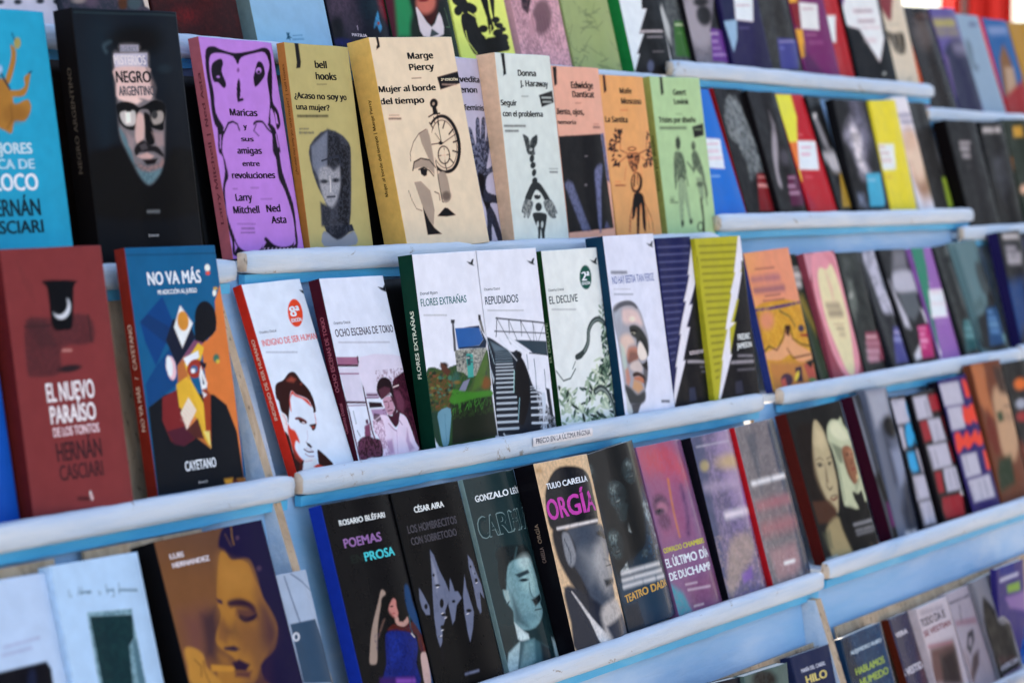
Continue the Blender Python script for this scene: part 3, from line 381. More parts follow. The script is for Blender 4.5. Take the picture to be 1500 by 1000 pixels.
{"id":"a_magenta","label":"magenta purple book with white title box and yellow band at its left, top right rail","O":[3.7487,1.7003,1.6756],"r":[0.2452,0.0138,0.0],"d":[0.1414,0.205,0.014],"n":[37,101],"base":97,"sp":97,"st":[],"curl":0,"gloss":0.45,"ops":[["P",89,1,4,[-37,173,199,157,100,463,-11,438]],["P",90,1,4,[-89,278,148,223,124,272,-61,292]],["P",91,1,4,[-27,470,118,462,75,653,-5,672]],["P",92,0.7,29,[61,575,120,635,304,770,11,781]],["P",93,1,4,[153,271,435,269,377,457,101,460]],["L",94,0.6,9,12,[191,316,250,312]],["L",94,0.6,9,12,[264,311,321,308]],["L",94,0.6,9,12,[334,307,358,306]],["L",95,0.6,7,10,[152,500,170,499]],["L",95,0.6,7,10,[183,498,220,496]],["L",95,0.6,7,10,[229,496,275,494]],["L",95,0.6,7,10,[286,493,316,492]],["L",96,0.4,17,24,[179,554,264,550]],["L",96,0.4,17,24,[295,548,383,544]]],"tx":[],"row":"RA"},
{"id":"a_red","label":"narrow crimson book with a white title box on the top right rail","O":[3.894,1.7003,1.6756],"r":[0.2501,-0.0726,0.0001],"d":[0.0806,0.205,0.014],"n":[16,98],"base":100,"sp":100,"st":[],"curl":0,"gloss":0.45,"ops":[["P",98,1,4,[-78,344,189,322,79,526,-60,528]],["L",99,0.6,6,8,[-61,601,-13,598]],["L",99,0.6,6,8,[-1,597,35,594]]],"tx":[],"row":"RA"},
{"id":"a_vee","label":"black book with a large white V shaped field on the top right rail","O":[3.9758,1.7003,1.6756],"r":[0.2464,0.0628,0.0001],"d":[0.1535,0.205,0.014],"n":[30,71],"base":107,"sp":107,"st":[],"curl":0,"gloss":0.45,"ops":[["P",101,1,4,[-76,305,162,96,583,39,541,464,387,649,188,410,-112,380]],["P",102,1,10,[-87,109,144,97,-67,321]],["L",103,0.6,17,25,[163,278,242,275]],["L",103,0.6,17,25,[260,274,369,269]],["L",103,0.6,17,25,[390,268,437,266]],["L",103,0.6,17,25,[199,351,316,346]],["L",103,0.6,17,25,[343,345,436,341]],["L",55,0.6,9,12,[229,400,263,398]],["L",55,0.6,9,12,[274,398,329,396]],["L",55,0.6,9,12,[345,395,379,394]],["L",55,0.6,9,12,[394,393,462,391]],["L",55,0.6,9,12,[474,390,506,389]],["L",104,0.5,21,30,[238,491,390,486]],["P",105,0.6,20,[-81,387,21,391,-30,500]],["E",106,1,4,[416,732,22,-1,-5,10]]],"tx":[],"row":"RA"},
{"id":"a_cream","label":"cream book with a dark red triangle and a small fan shaped emblem below it","O":[4.1541,1.7003,1.6756],"r":[0.2432,-0.0406,-0.0],"d":[0.1214,0.205,0.014],"n":[17,69],"base":110,"sp":110,"st":[],"curl":0,"gloss":0.45,"ops":[["P",108,1,4,[-48,24,376,-13,175,288,105,310,-21,208]],["S",109,1,18,[-4,394,143,401,344,388,299,538,124,548,63,492]],["L",110,1,4,15,[107,421,154,538]],["L",110,1,4,15,[237,404,229,533]],["L",111,0.4,16,24,[-84,349,16,342]],["L",111,0.4,16,24,[45,340,165,331]],["L",111,0.4,16,24,[187,330,316,321]],["E",112,1,4,[271,737,30,-1,-7,11]]],"tx":[],"row":"RA"},
{"id":"fa_dark","label":"near black book with a faint grey face, near the red cloth, first on its rail","O":[4.2821,1.685,1.6315],"r":[0.3104,0.0267,0.0254],"d":[0.1299,0.2118,0.0097],"n":[20,68],"base":116,"sp":117,"st":[],"curl":0,"gloss":0.3,"ops":[["E",113,1,85,[278,210,167,-20,-10,122]],["E",114,1,28,[372,81,179,-5,-22,30]],["L",115,0.6,16,23,[297,65,342,64]],["L",115,0.6,16,23,[369,63,422,62]],["L",115,0.6,16,23,[453,61,511,59]]],"tx":[],"row":"FA"},  # orange spine colour stands in for warm light on that edge
{"id":"fa_purple","label":"violet blue book with two yellow title lines, far right top rail","O":[4.4174,1.6806,1.6315],"r":[0.2983,0.0173,0.0445],"d":[0.1268,0.2169,0.0141],"n":[18,68],"base":123,"sp":123,"st":[],"curl":0,"gloss":0.45,"ops":[["S",118,1,39,[146,300,390,250,529,361,467,853,-161,839,6,421]],["L",119,0.8,41,59,[-16,125,99,124]],["L",119,0.8,41,59,[150,123,298,122]],["L",119,0.8,41,59,[347,122,410,121]],["L",120,0.6,41,59,[2,203,182,202]],["L",120,0.6,41,59,[260,202,428,201]],["L",121,0.6,62,89,[296,330,472,330]],["P",122,0.6,30,[-10,360,102,397,23,722,-100,720]]],"tx":[],"row":"FA"},
{"id":"fa_light","label":"pale blue book with a slim dark figure, far right top rail","O":[4.5494,1.6806,1.6315],"r":[0.3073,-0.0083,0.0164],"d":[0.131,0.2145,0.0141],"n":[17,66],"base":127,"sp":127,"st":[],"curl":0,"gloss":0.45,"ops":[["S",124,0.8,32,[86,208,168,255,125,412,198,429,120,481,28,447,9,323]],["L",125,0.8,22,32,[275,81,350,77]],["L",125,0.8,22,32,[392,75,420,74]],["P",126,0.5,53,[16,43,26,198,46,508,-128,513]]],"tx":[],"row":"FA"},
{"id":"fa_red","label":"bright blue book with red spine and a brown pointed figure, far right top rail","O":[4.7052,1.6853,1.6315],"r":[0.3037,0.0173,-0.0027],"d":[0.1392,0.2154,0.0094],"n":[19,64],"base":132,"sp":133,"st":[],"curl":0,"gloss":0.45,"ops":[["L",128,0.8,45,64,[110,105,364,91]],["L",128,0.8,45,64,[436,87,461,86]],["P",129,1,21,[321,204,376,357,362,668,14,678,141,354]],["P",130,1,21,[213,415,388,408,326,669,100,676]],["P",131,1,32,[-95,713,695,462,692,920,-180,936]]],"tx":[],"row":"FA"},
{"id":"fa_yellow","label":"ochre yellow book at the right edge of the photo on the far right top rail","O":[4.8506,1.6806,1.6315],"r":[0.3069,0.0605,0.0208],"d":[0.1449,0.2144,0.0141],"n":[20,62],"base":134,"sp":134,"st":[],"curl":0,"gloss":0.45,"ops":[],"tx":[],"row":"FA"},
{"id":"b_cyan","label":"bright cyan book at the left edge with a mustard coloured animal and pale block lettering","O":[1.6657,1.5772,1.4133],"r":[0.1423,-0.0244,0.0131],"d":[0.1188,0.2549,0.0203],"n":[66,173],"base":146,"sp":146,"st":[],"curl":0,"gloss":0.45,"ops":[["S",135,1,3,[98,296,182,266,217,292,227,310,281,309,312,290,310,262,348,243,340,271,322,308,297,332,249,337,209,334]],["S",135,1,3,[66,323,224,329,244,365,315,345,328,382,286,428,231,429,209,475,171,466,74,422]],["S",135,1,3,[260,136,284,153,278,199,232,283,206,279,246,209,262,163]],["E",136,1,4,[299,129,19,-1,-4,22]],["L",137,1,1.3,6,[279,93,284,116]],["L",138,1,1.3,10,[166,212,228,306]],["E",139,0.5,22,[237,402,67,-1,-7,37]],["L",140,1,1.3,4,[223,365,222,420,186,457]],["E",141,1,7,[182,234,19,-1,-3,18]],["L",137,1,1.3,6,[341,243,356,238]]],"tx":[["LOS MEJORES",-91,553,305,41,142,1,0],["ACERCA DE",-77,611,308,37,143,1,0],["EL LOCO",-41,693,314,64,144,1,0],["HERNÁN",5,790,309,64,145,1,0],["CASCIARI",-46,856,313,49,145,1,0]],"row":"LB"},
{"id":"b_negro","label":"big black book with a bearded man in glasses looking out of the dark","O":[1.815,1.5736,1.4133],"r":[0.1117,0.0212,0.029],"d":[0.1558,0.2607,0.024],"n":[109,228],"base":184,"sp":185,"st":[["NEGRO ARGENTINO",0.22,0.62,186]],"curl":0,"gloss":0.45,"ops":[["G",147,0.7,[293,229,311,691]],["S",148,0.7,73,[90,62,215,59,193,295,179,491,94,594,47,425]],["E",149,1,40,[361,122,150,-3,-10,60]],["S",150,0.6,10,[152,145,194,125,212,131,170,152,181,171,165,178]],["E",151,0.6,16,[502,237,41,0,-3,17]],["S",152,1,15,[257,142,362,141,360,170,410,173,407,228,415,268,432,314,419,361,470,388,461,468,445,548,431,608,397,661,339,705,276,664,254,624,224,570,196,504,198,426,202,360,201,295,212,177,252,171]],["P",153,1,2.4,[259,142,362,141,359,168,254,169]],["P",154,1,3,[214,177,406,174,399,231,212,233]],["P",155,0.6,8,[349,188,400,181,397,228,363,221]],["S",156,1,6,[212,233,401,231,403,268,421,294,399,361,340,357,211,360,208,295]],["S",157,0.8,11,[391,231,416,261,429,314,421,347,407,314,403,268]],["P",158,1,8,[213,351,312,347,348,367,316,380,249,370]],["S",159,1,3,[196,380,249,368,298,377,326,392,365,381,418,364,476,381,474,421,458,455,447,488,398,481,375,467,383,441,379,407,352,400,323,407,310,440,293,481,240,479,203,455,196,419]],["S",160,1,5,[212,413,262,405,301,410,292,460,242,466,216,446]],["P",161,0.8,6,[241,413,273,408,269,453,240,456]],["S",162,1,6,[393,421,441,408,461,421,448,454,401,464,389,447]],["E",163,1,6,[408,424,18,0,-3,17]],["P",164,1,3,[243,400,282,401,276,410,252,410]],["S",165,1,8,[309,420,347,427,341,493,325,526,293,539,284,506]],["S",166,1,6,[350,414,382,427,380,467,395,507,388,540,356,547,341,520,346,467]],["P",167,0.8,11,[381,494,446,495,442,548,405,554]],["S",168,1,8,[197,472,233,518,253,571,259,624,231,584,204,518]],["P",169,0.7,11,[237,492,282,519,263,571,238,544]],["S",68,1,6,[269,565,293,539,330,526,366,547,405,554,435,588,424,594,382,574,332,573,297,575,280,588]],["P",170,0.7,6,[302,546,338,536,349,560,313,566]],["P",171,1,6,[280,588,341,576,379,590,357,603,307,599]],["P",172,1,6,[311,605,357,603,397,601,378,623,333,626]],["S",173,0.9,8,[284,618,331,632,404,621,422,601,429,621,387,660,307,658]],["S",174,1,10,[259,624,290,644,348,653,415,641,383,680,334,705,289,677]],["N",175,0.6,5.4,[240,624,423,708],0.5],["S",176,1,19,[-19,591,101,555,199,544,254,624,309,704,349,706,417,661,495,562,654,606,613,836,-56,808]],["L",177,0.6,1.6,4,[10,17,616,15]],["L",178,0.8,8,11,[307,813,349,814]],["L",178,0.8,8,11,[359,815,370,815]]],"tx":[["ALGUNOS",251,169,352,22,179,1,0],["MISTERIOS",210,220,393,37,180,1,0],["NEGRO",210,292,411,46,181,1,0],["ARGENTINO",217,344,425,37,182,1,0],["Emece",297,915,352,14,183,0,0]],"row":"LB"},
{"id":"b_maricas","label":"lilac book framed by a flowing black drawing of long haired figures","O":[2.0406,1.5876,1.4211],"r":[0.1812,-0.0475,0.0083],"d":[0.1367,0.24,0.0134],"n":[76,191],"base":188,"sp":194,"st":[["Larry Mitchell | Ned Asta",0.16,0.84,195]],"curl":0,"gloss":0.45,"ops":[["S",187,1,4,[39,56,101,38,148,48,254,60,388,43,480,26,525,52,503,165,475,267,508,307,513,368,475,394,473,338,449,298,429,370,441,389,430,400,412,370,452,268,459,166,497,104,473,49,384,57,292,78,260,110,233,76,144,65,75,74,48,114,43,183,48,241,41,329,82,392,54,402,19,379,13,311,20,232,16,155]],["P",188,1,2.0,[476,308,477,368,495,368,492,328]],["S",187,1,4,[73,113,137,90,152,109,131,145,150,198,128,219,93,196,61,192,54,153]],["E",188,1,2.0,[99,171,12,0,-1,5]],["S",187,1,4,[370,140,405,93,441,101,446,147,401,184,357,206,353,171]],["E",188,1,2.0,[401,133,21,-1,-4,14]],["E",187,1,2.0,[400,139,11,0,-2,7]],["E",187,1,4,[236,225,14,0,-14,50]],["L",187,1,1.6,12,[223,270,256,264]],["E",189,1,5,[256,135,9,0,-3,10]],["L",187,1,1.6,9,[54,402,75,417,120,372,156,364,187,375,195,400]],["C",187,1,2.6,10,[307,372,327,362,370,363,397,390,427,410]],["L",187,1,1.6,5,[324,372,299,402,327,424]],["S",187,1,4,[38,388,78,407,59,446,43,495,52,534,59,603,34,632,16,671,6,768,27,846,52,905,112,931,198,928,240,900,265,870,316,906,392,918,470,895,494,794,460,672,424,612,429,531,413,491,427,410,403,370,459,389,475,490,464,500,462,571,480,632,515,733,508,834,488,925,370,933,141,952,41,949,2,938,11,885,-7,817,-13,729,2,661,39,583,39,520,16,496,28,437]],["L",188,0.9,1.6,9,[48,427,33,481]],["L",188,0.9,1.6,10,[459,419,463,470]],["P",188,1,2.0,[247,875,262,895,225,924]],["P",188,1,2.0,[28,885,43,910,21,929]],["P",188,1,2.0,[488,854,481,905,460,915]],["E",190,1,2.0,[243,922,5,0,-1,3]],["E",190,1,2.0,[270,922,5,0,-1,3]],["E",190,1,2.0,[298,923,5,0,-1,3]],["E",190,1,2.0,[325,923,5,0,-1,3]],["E",190,1,2.0,[353,924,5,0,-1,3]],["E",190,1,2.0,[381,925,5,0,-1,3]],["E",190,1,2.0,[409,925,5,0,-1,3]],["E",190,1,2.0,[438,926,5,0,-1,3]],["E",190,1,2.0,[466,927,5,0,-1,3]],["L",191,0.6,2.8,4,[70,810,89,810]],["L",191,0.6,2.8,4,[93,810,106,811]],["L",191,0.6,2.8,4,[109,811,122,811]],["L",191,0.6,2.8,4,[126,811,138,811]],["L",191,0.6,2.8,4,[142,811,154,811]],["L",191,0.6,2.8,4,[157,811,171,811]],["L",191,0.6,2.8,4,[174,812,182,812]],["L",191,0.6,2.8,4,[185,812,193,812]],["L",191,0.6,2.8,4,[197,812,204,812]],["L",192,0.6,5,7,[98,830,116,830]],["L",192,0.6,5,7,[123,830,149,831]],["L",192,0.6,5,7,[154,831,182,831]],["L",192,0.6,5,7,[189,831,190,832]],["L",192,0.6,4,5,[88,848,112,848]],["L",192,0.6,4,5,[117,848,143,848]],["L",192,0.6,4,5,[146,849,163,849]],["L",192,0.6,4,5,[168,849,180,849]],["L",192,0.6,4,5,[184,849,189,849]],["L",193,0.6,2.8,4,[77,658,86,658]],["L",193,0.6,2.8,4,[89,658,98,658]],["L",193,0.6,2.8,4,[101,658,111,658]],["L",193,0.6,2.8,4,[213,654,223,654]],["L",193,0.6,2.8,4,[226,654,237,654]],["L",193,0.6,2.8,4,[242,654,252,654]],["L",193,0.6,2.8,4,[255,654,270,654]],["L",193,0.6,2.8,4,[273,704,287,704]],["L",193,0.6,2.8,4,[292,704,306,704]],["L",193,0.6,2.8,4,[311,704,329,704]],["L",193,0.6,2.8,4,[332,704,342,704]],["L",193,0.6,2.8,4,[345,704,349,704]]],"tx":[["Maricas",142,337,342,36,187,1,0],["y",227,394,255,26,187,1,0],["sus",195,449,288,24,187,1,0],["amigas",152,504,331,34,187,1,0],["entre",176,558,303,26,187,1,0],["revoluciones",84,612,399,33,187,1,0],["Larry",85,710,210,37,187,1,0],["Mitchell",54,764,250,37,187,1,0],["Ned",299,761,400,38,187,1,0],["Asta",320,812,432,38,187,1,0]],"row":"MB"},
{"id":"b_bell","label":"olive green book with a split sculpted head on its front","O":[2.1855,1.591,1.4211],"r":[0.1455,-0.0351,0.0069],"d":[0.1284,0.2396,0.01],"n":[87,240],"base":212,"sp":213,"st":[["¿Acaso no soy yo una mujer? | bell hooks",0.1,0.62,214]],"curl":0,"gloss":0.45,"ops":[["P",196,1,2.4,[82,-2,113,-3,114,85,104,111,70,115,81,86]],["L",197,0.6,3,5,[221,182,243,182]],["L",197,0.6,3,5,[248,181,268,181]],["L",197,0.6,3,5,[273,180,284,180]],["L",197,0.6,3,5,[289,180,292,180]],["L",196,0.8,7,10,[34,331,54,331]],["L",196,0.8,7,10,[62,331,100,330]],["L",196,0.8,7,10,[107,330,138,329]],["L",196,0.8,7,10,[148,329,185,328]],["L",196,0.8,7,10,[192,328,214,327]],["L",196,0.8,7,10,[225,327,270,326]],["L",198,0.6,4,6,[36,389,50,388]],["L",198,0.6,4,6,[55,388,75,388]],["L",198,0.6,4,6,[81,388,99,388]],["L",198,0.6,4,6,[106,387,108,387]],["L",199,0.6,6,8,[32,406,67,406]],["L",199,0.6,6,8,[74,406,111,405]],["L",199,0.6,6,8,[118,405,142,404]],["S",200,1,6,[102,462,259,388,403,446,400,554,312,865,162,886,178,744,122,650,91,556]],["P",201,1,10,[111,467,258,394,221,555,140,614,101,556]],["S",202,1,13,[144,579,221,555,265,579,313,555,307,626,262,710,216,745,180,733,148,673]],["P",203,1,13,[324,459,407,458,322,842,245,805,302,650]],["P",203,0.8,16,[259,388,332,423,356,506,302,555,221,555]],["E",204,1,8,[179,626,30,0,-2,9]],["E",204,1,8,[270,621,26,0,-2,10]],["L",205,1,1.9,8,[231,602,221,674]],["L",206,1,1.9,10,[189,697,248,695]],["P",207,1,10,[126,720,205,745,177,839,113,826]],["P",208,1,2.4,[133,829,348,825,358,854,295,865,226,887,147,862]],["S",209,1,6,[128,850,224,893,317,865,361,860,358,920,112,920]],["N",210,0.55,5.0,[12,385,439,866],0.5],["L",211,1,1.9,8,[180,532,313,507,324,554]]],"tx":[["bell",222,106,311,38,196,1,0],["hooks",218,159,372,38,196,1,0],["¿Acaso no soy yo",24,250,437,33,196,1,0],["una mujer?",29,301,292,31,196,1,0]],"row":"MB"},
{"id":"b_marge","label":"thick beige book with orange spine, half a face joined to a pocket watch","O":[2.3471,1.5686,1.4211],"r":[0.187,0.0539,0.0434],"d":[0.1664,0.2547,0.0323],"n":[113,242],"base":218,"sp":225,"st":[["Mujer al borde del tiempo | Marge Piercy",0.28,0.73,226]],"curl":0,"gloss":0.45,"ops":[["P",196,1,2.0,[52,-16,72,-16,76,24,73,46,42,59,47,44,57,34]],["L",215,1,1.6,4,[280,199,353,198]],["L",216,0.6,4,5,[46,371,66,371]],["L",216,0.6,4,5,[70,371,93,372]],["L",216,0.6,4,5,[98,372,123,373]],["L",196,0.8,6,8,[41,387,62,387]],["L",196,0.8,6,8,[68,387,102,388]],["L",196,0.8,6,8,[109,389,132,389]],["P",196,1,2.0,[478,197,671,170,671,229,487,259]],["L",217,0.8,5,7,[509,234,538,235]],["L",217,0.8,5,7,[542,235,572,236]],["L",217,0.8,5,7,[577,236,612,236]],["L",217,0.8,5,7,[616,236,631,237]],["E",196,1,2.0,[414,324,31,1,-7,23]],["E",218,0.5,2.0,[410,326,10,0,-3,8]],["P",196,1,2.0,[395,341,426,341,432,376,392,377]],["E",196,1,2.7,[439,523,134,-6,-11,143]],["E",218,1,2.7,[431,524,113,-5,-10,128]],["P",218,1,1.3,[336,390,364,438,339,601,338,658,227,657,292,394]],["L",196,1,1.6,7,[354,388,392,377,445,374]],["E",219,1,2.0,[435,524,104,-4,-9,119]],["E",218,1,2.0,[435,524,99,-4,-9,114]],["P",218,1,1.3,[336,390,359,427,344,602,345,653,227,657,292,394]],["L",196,1,1.6,8,[392,392,393,418]],["L",196,1,1.6,8,[425,383,419,429]],["L",196,1,1.6,8,[473,415,449,446]],["L",196,1,1.6,8,[527,456,488,478]],["L",196,1,1.6,8,[552,512,511,518]],["L",196,1,1.6,8,[530,568,494,559]],["L",196,1,1.6,8,[482,618,458,596]],["L",196,1,1.6,8,[417,646,414,623]],["L",196,1,1.6,8,[353,417,371,443]],["L",196,1,1.6,5,[415,414,416,522]],["L",196,1,1.6,4,[416,522,555,475]],["L",196,1,1.6,5,[338,521,426,517]],["L",196,1,1.6,4,[380,469,418,517]],["E",196,1,2.0,[409,518,16,1,-3,9]],["E",196,1,2.0,[418,576,49,0,-7,45]],["E",218,1,2.0,[418,576,40,0,-6,39]],["L",196,1,1.6,4,[429,543,416,615]],["L",196,1,1.6,4,[381,578,461,576]],["E",218,0.8,2.0,[418,576,21,0,-4,25]],["L",196,1,1.6,7,[348,643,381,660,455,648]],["P",220,1,2.7,[253,465,327,447,334,478,334,560,332,622,292,584,262,516]],["L",221,1,1.6,4,[148,593,157,553,198,503,253,465,318,446]],["P",220,1,2.7,[149,633,172,604,213,591,274,588,327,611,318,667,277,634,211,626]],["L",196,1,1.6,7,[151,638,173,599,232,584,298,594,334,632]],["P",196,1,2.0,[208,634,227,629,267,639,254,667,231,670,212,659]],["L",196,1,1.6,7,[199,636,244,628,282,645,308,672]],["P",220,1,2.7,[144,694,199,692,260,741,266,833,234,908,208,881,177,818]],["P",196,1,2.7,[175,812,208,881,239,919,289,952,173,948]],["L",222,1,1.6,4,[88,731,103,783,125,820,164,832]],["S",220,1,4,[340,668,402,661,414,750,400,795,350,803,340,735]],["E",223,1,11,[377,773,34,2,-7,22]],["L",196,1,1.6,5,[293,748,324,760,323,791]],["P",196,1,2.7,[278,865,349,828,371,832,424,870,349,872]],["L",196,1,1.6,5,[344,602,338,797,347,802]]],"tx":[["Marge",276,105,477,37,196,1,0],["Piercy",272,160,469,37,196,1,0],["Mujer al borde",-2,260,451,34,196,1,0],["del tiempo",-7,318,343,34,196,1,0],["2ª EDICIÓN",504,216,650,14,224,1,0]],"row":"MB"},
{"id":"b_niv","label":"lavender book with reaching engraved hands, half hidden behind the pocket watch book","O":[2.4918,1.5869,1.4211],"r":[0.1532,-0.0416,0.0177],"d":[0.103,0.2378,0.0141],"n":[57,217],"base":231,"sp":232,"st":[],"curl":0,"gloss":0.45,"ops":[["S",227,1,4,[222,358,249,360,268,442,297,317,334,305,320,410,363,308,403,305,370,421,428,356,479,345,428,431,372,507,342,560,424,539,420,566,349,587,313,624,319,677,465,701,434,733,326,731,372,796,415,915,358,924,317,838,289,922,251,921,279,783,254,645,235,559,227,474]],["N",228,0.9,4.2,[176,312,466,582],0.5],["N",229,0.8,4.2,[83,559,527,926],0.5],["S",230,1,6,[250,581,308,602,268,709,326,731,285,762,252,687]],["L",227,1,1.8,15,[26,893,23,919]],["L",227,1,1.8,18,[79,889,81,921]],["L",227,1,1.8,21,[133,885,127,922]],["L",227,1,1.8,21,[184,892,186,924]]],"tx":[["Nivedita",137,121,401,36,196,1,0],["Menon",132,174,358,36,196,1,0],["feminista",206,263,459,34,196,1,0],["Ver como",3,234,199,34,196,1,0]],"row":"MB"},
{"id":"b_donna","label":"pale mint white book with a tall column of bones and two hands hanging from it","O":[2.596,1.5739,1.4211],"r":[0.1159,-0.0198,0.0158],"d":[0.1398,0.2457,0.0271],"n":[75,219],"base":234,"sp":241,"st":[],"curl":0,"gloss":0.45,"ops":[["P",196,1,2.8,[60,2,96,0,95,106,61,116,68,87]],["L",233,0.6,4,6,[228,217,248,217]],["L",233,0.6,4,6,[255,217,267,217]],["L",233,0.6,4,6,[274,217,290,216]],["L",196,0.8,7,9,[20,370,66,370]],["L",196,0.8,7,9,[77,370,107,370]],["L",196,0.8,7,9,[118,370,139,369]],["L",196,0.8,7,9,[146,369,196,369]],["L",196,0.8,7,9,[207,369,231,369]],["L",196,0.8,7,9,[25,395,62,395]],["L",196,0.8,7,9,[69,395,101,395]],["L",196,0.8,7,9,[112,395,154,394]],["P",196,1,2.8,[391,209,548,182,551,244,405,271]],["L",234,0.8,5,8,[416,222,431,222]],["L",234,0.8,5,8,[439,222,465,221]],["L",234,0.8,5,8,[472,221,514,220]],["L",234,0.8,5,8,[521,220,526,220]],["L",234,0.7,5,8,[425,244,452,243]],["L",234,0.7,5,8,[458,243,482,243]],["L",234,0.7,5,8,[490,243,504,242]],["L",234,0.7,5,8,[514,242,521,242]],["L",59,0.6,3,5,[417,590,446,591]],["L",59,0.6,3,5,[453,591,464,591]],["L",59,0.6,3,5,[469,591,485,591]],["L",59,0.6,3,5,[490,591,504,591]],["L",59,0.6,3,5,[509,591,513,591]],["L",196,0.8,5,7,[418,607,435,608]],["L",196,0.8,5,7,[441,608,458,608]],["L",196,0.8,5,7,[463,608,488,608]],["L",196,0.8,5,7,[494,608,505,608]],["S",235,1,4,[197,412,250,429,256,464,276,436,331,415,326,457,294,485,295,514,259,517,222,506,209,457]],["E",236,1,4,[262,489,14,0,-2,8]],["N",237,0.8,6.0,[183,415,338,514],0.5],["E",235,1,4,[262,536,22,1,-8,20]],["E",235,1,4,[265,570,25,1,-7,17]],["E",235,1,4,[268,608,20,1,-8,19]],["E",235,1,4,[266,650,25,1,-7,18]],["S",235,1,4,[243,657,306,661,354,704,393,754,349,761,315,718,270,696,227,730,192,764,147,743,184,701]],["S",238,1,4,[147,743,222,755,215,786,169,837,149,833,150,812,131,836,114,832,119,812,99,804]],["S",238,1,4,[328,757,401,751,454,819,428,826,434,844,402,847,375,839,339,803]],["N",239,0.6,6.0,[92,749,223,841],0.5],["N",239,0.6,6.0,[302,753,465,848],0.5],["E",235,1,1.5,[275,731,31,1,-3,14]],["E",239,1,1.5,[267,717,10,0,-1,6]],["E",239,1,1.5,[289,719,10,0,-1,6]],["E",235,1,1.5,[276,784,31,1,-5,22]],["S",235,1,4,[216,814,336,820,334,859,308,915,301,946,279,947,277,893,258,947,240,944,247,899,221,856]],["E",240,1,3.0,[250,874,11,0,-4,17]],["E",240,1,3.0,[292,875,11,0,-4,17]]],"tx":[["Donna",211,112,383,37,196,1,0],["J. Haraway",221,165,502,37,196,1,0],["Seguir",6,266,168,34,196,1,0],["con el problema",15,321,408,34,196,1,0]],"row":"MB"},
{"id":"b_edw","label":"dusty pink book with a dark night picture of two pale forearms","O":[2.7563,1.5869,1.4211],"r":[0.1158,-0.015,0.0147],"d":[0.1284,0.2363,0.0141],"n":[64,201],"base":252,"sp":252,"st":[],"curl":0,"gloss":0.45,"ops":[["P",242,1,1.6,[-18,374,453,359,496,871,-18,882]],["P",243,1,4,[453,359,494,353,507,625,475,610]],["P",244,1,15,[8,626,49,605,98,620,239,875,148,874]],["S",245,1,13,[345,553,431,528,388,653,348,867,325,866,331,667]],["P",246,1,6,[379,868,411,828,452,870]],["N",247,0.5,14.8,[-127,371,608,893],0.5],["E",248,1,4,[272,479,15,0,-1,4]],["E",249,1,5,[239,633,14,0,-1,7]],["P",196,1,3,[12,7,55,3,40,98,10,108]],["L",250,0.6,4,6,[217,195,250,194]],["L",250,0.6,4,6,[258,194,274,194]],["L",251,0.6,4,6,[380,307,401,307]],["L",251,0.6,4,6,[408,307,440,307]],["L",196,0.7,7,10,[376,324,421,324]],["L",196,0.7,7,10,[431,324,450,324]]],"tx":[["Edwidge",191,115,420,42,196,1,0],["Danticat",195,163,421,39,196,1,0],["Aliento, ojos,",-28,256,295,36,196,1,0],["memoria",-22,308,203,25,196,1,0]],"row":"MB"},
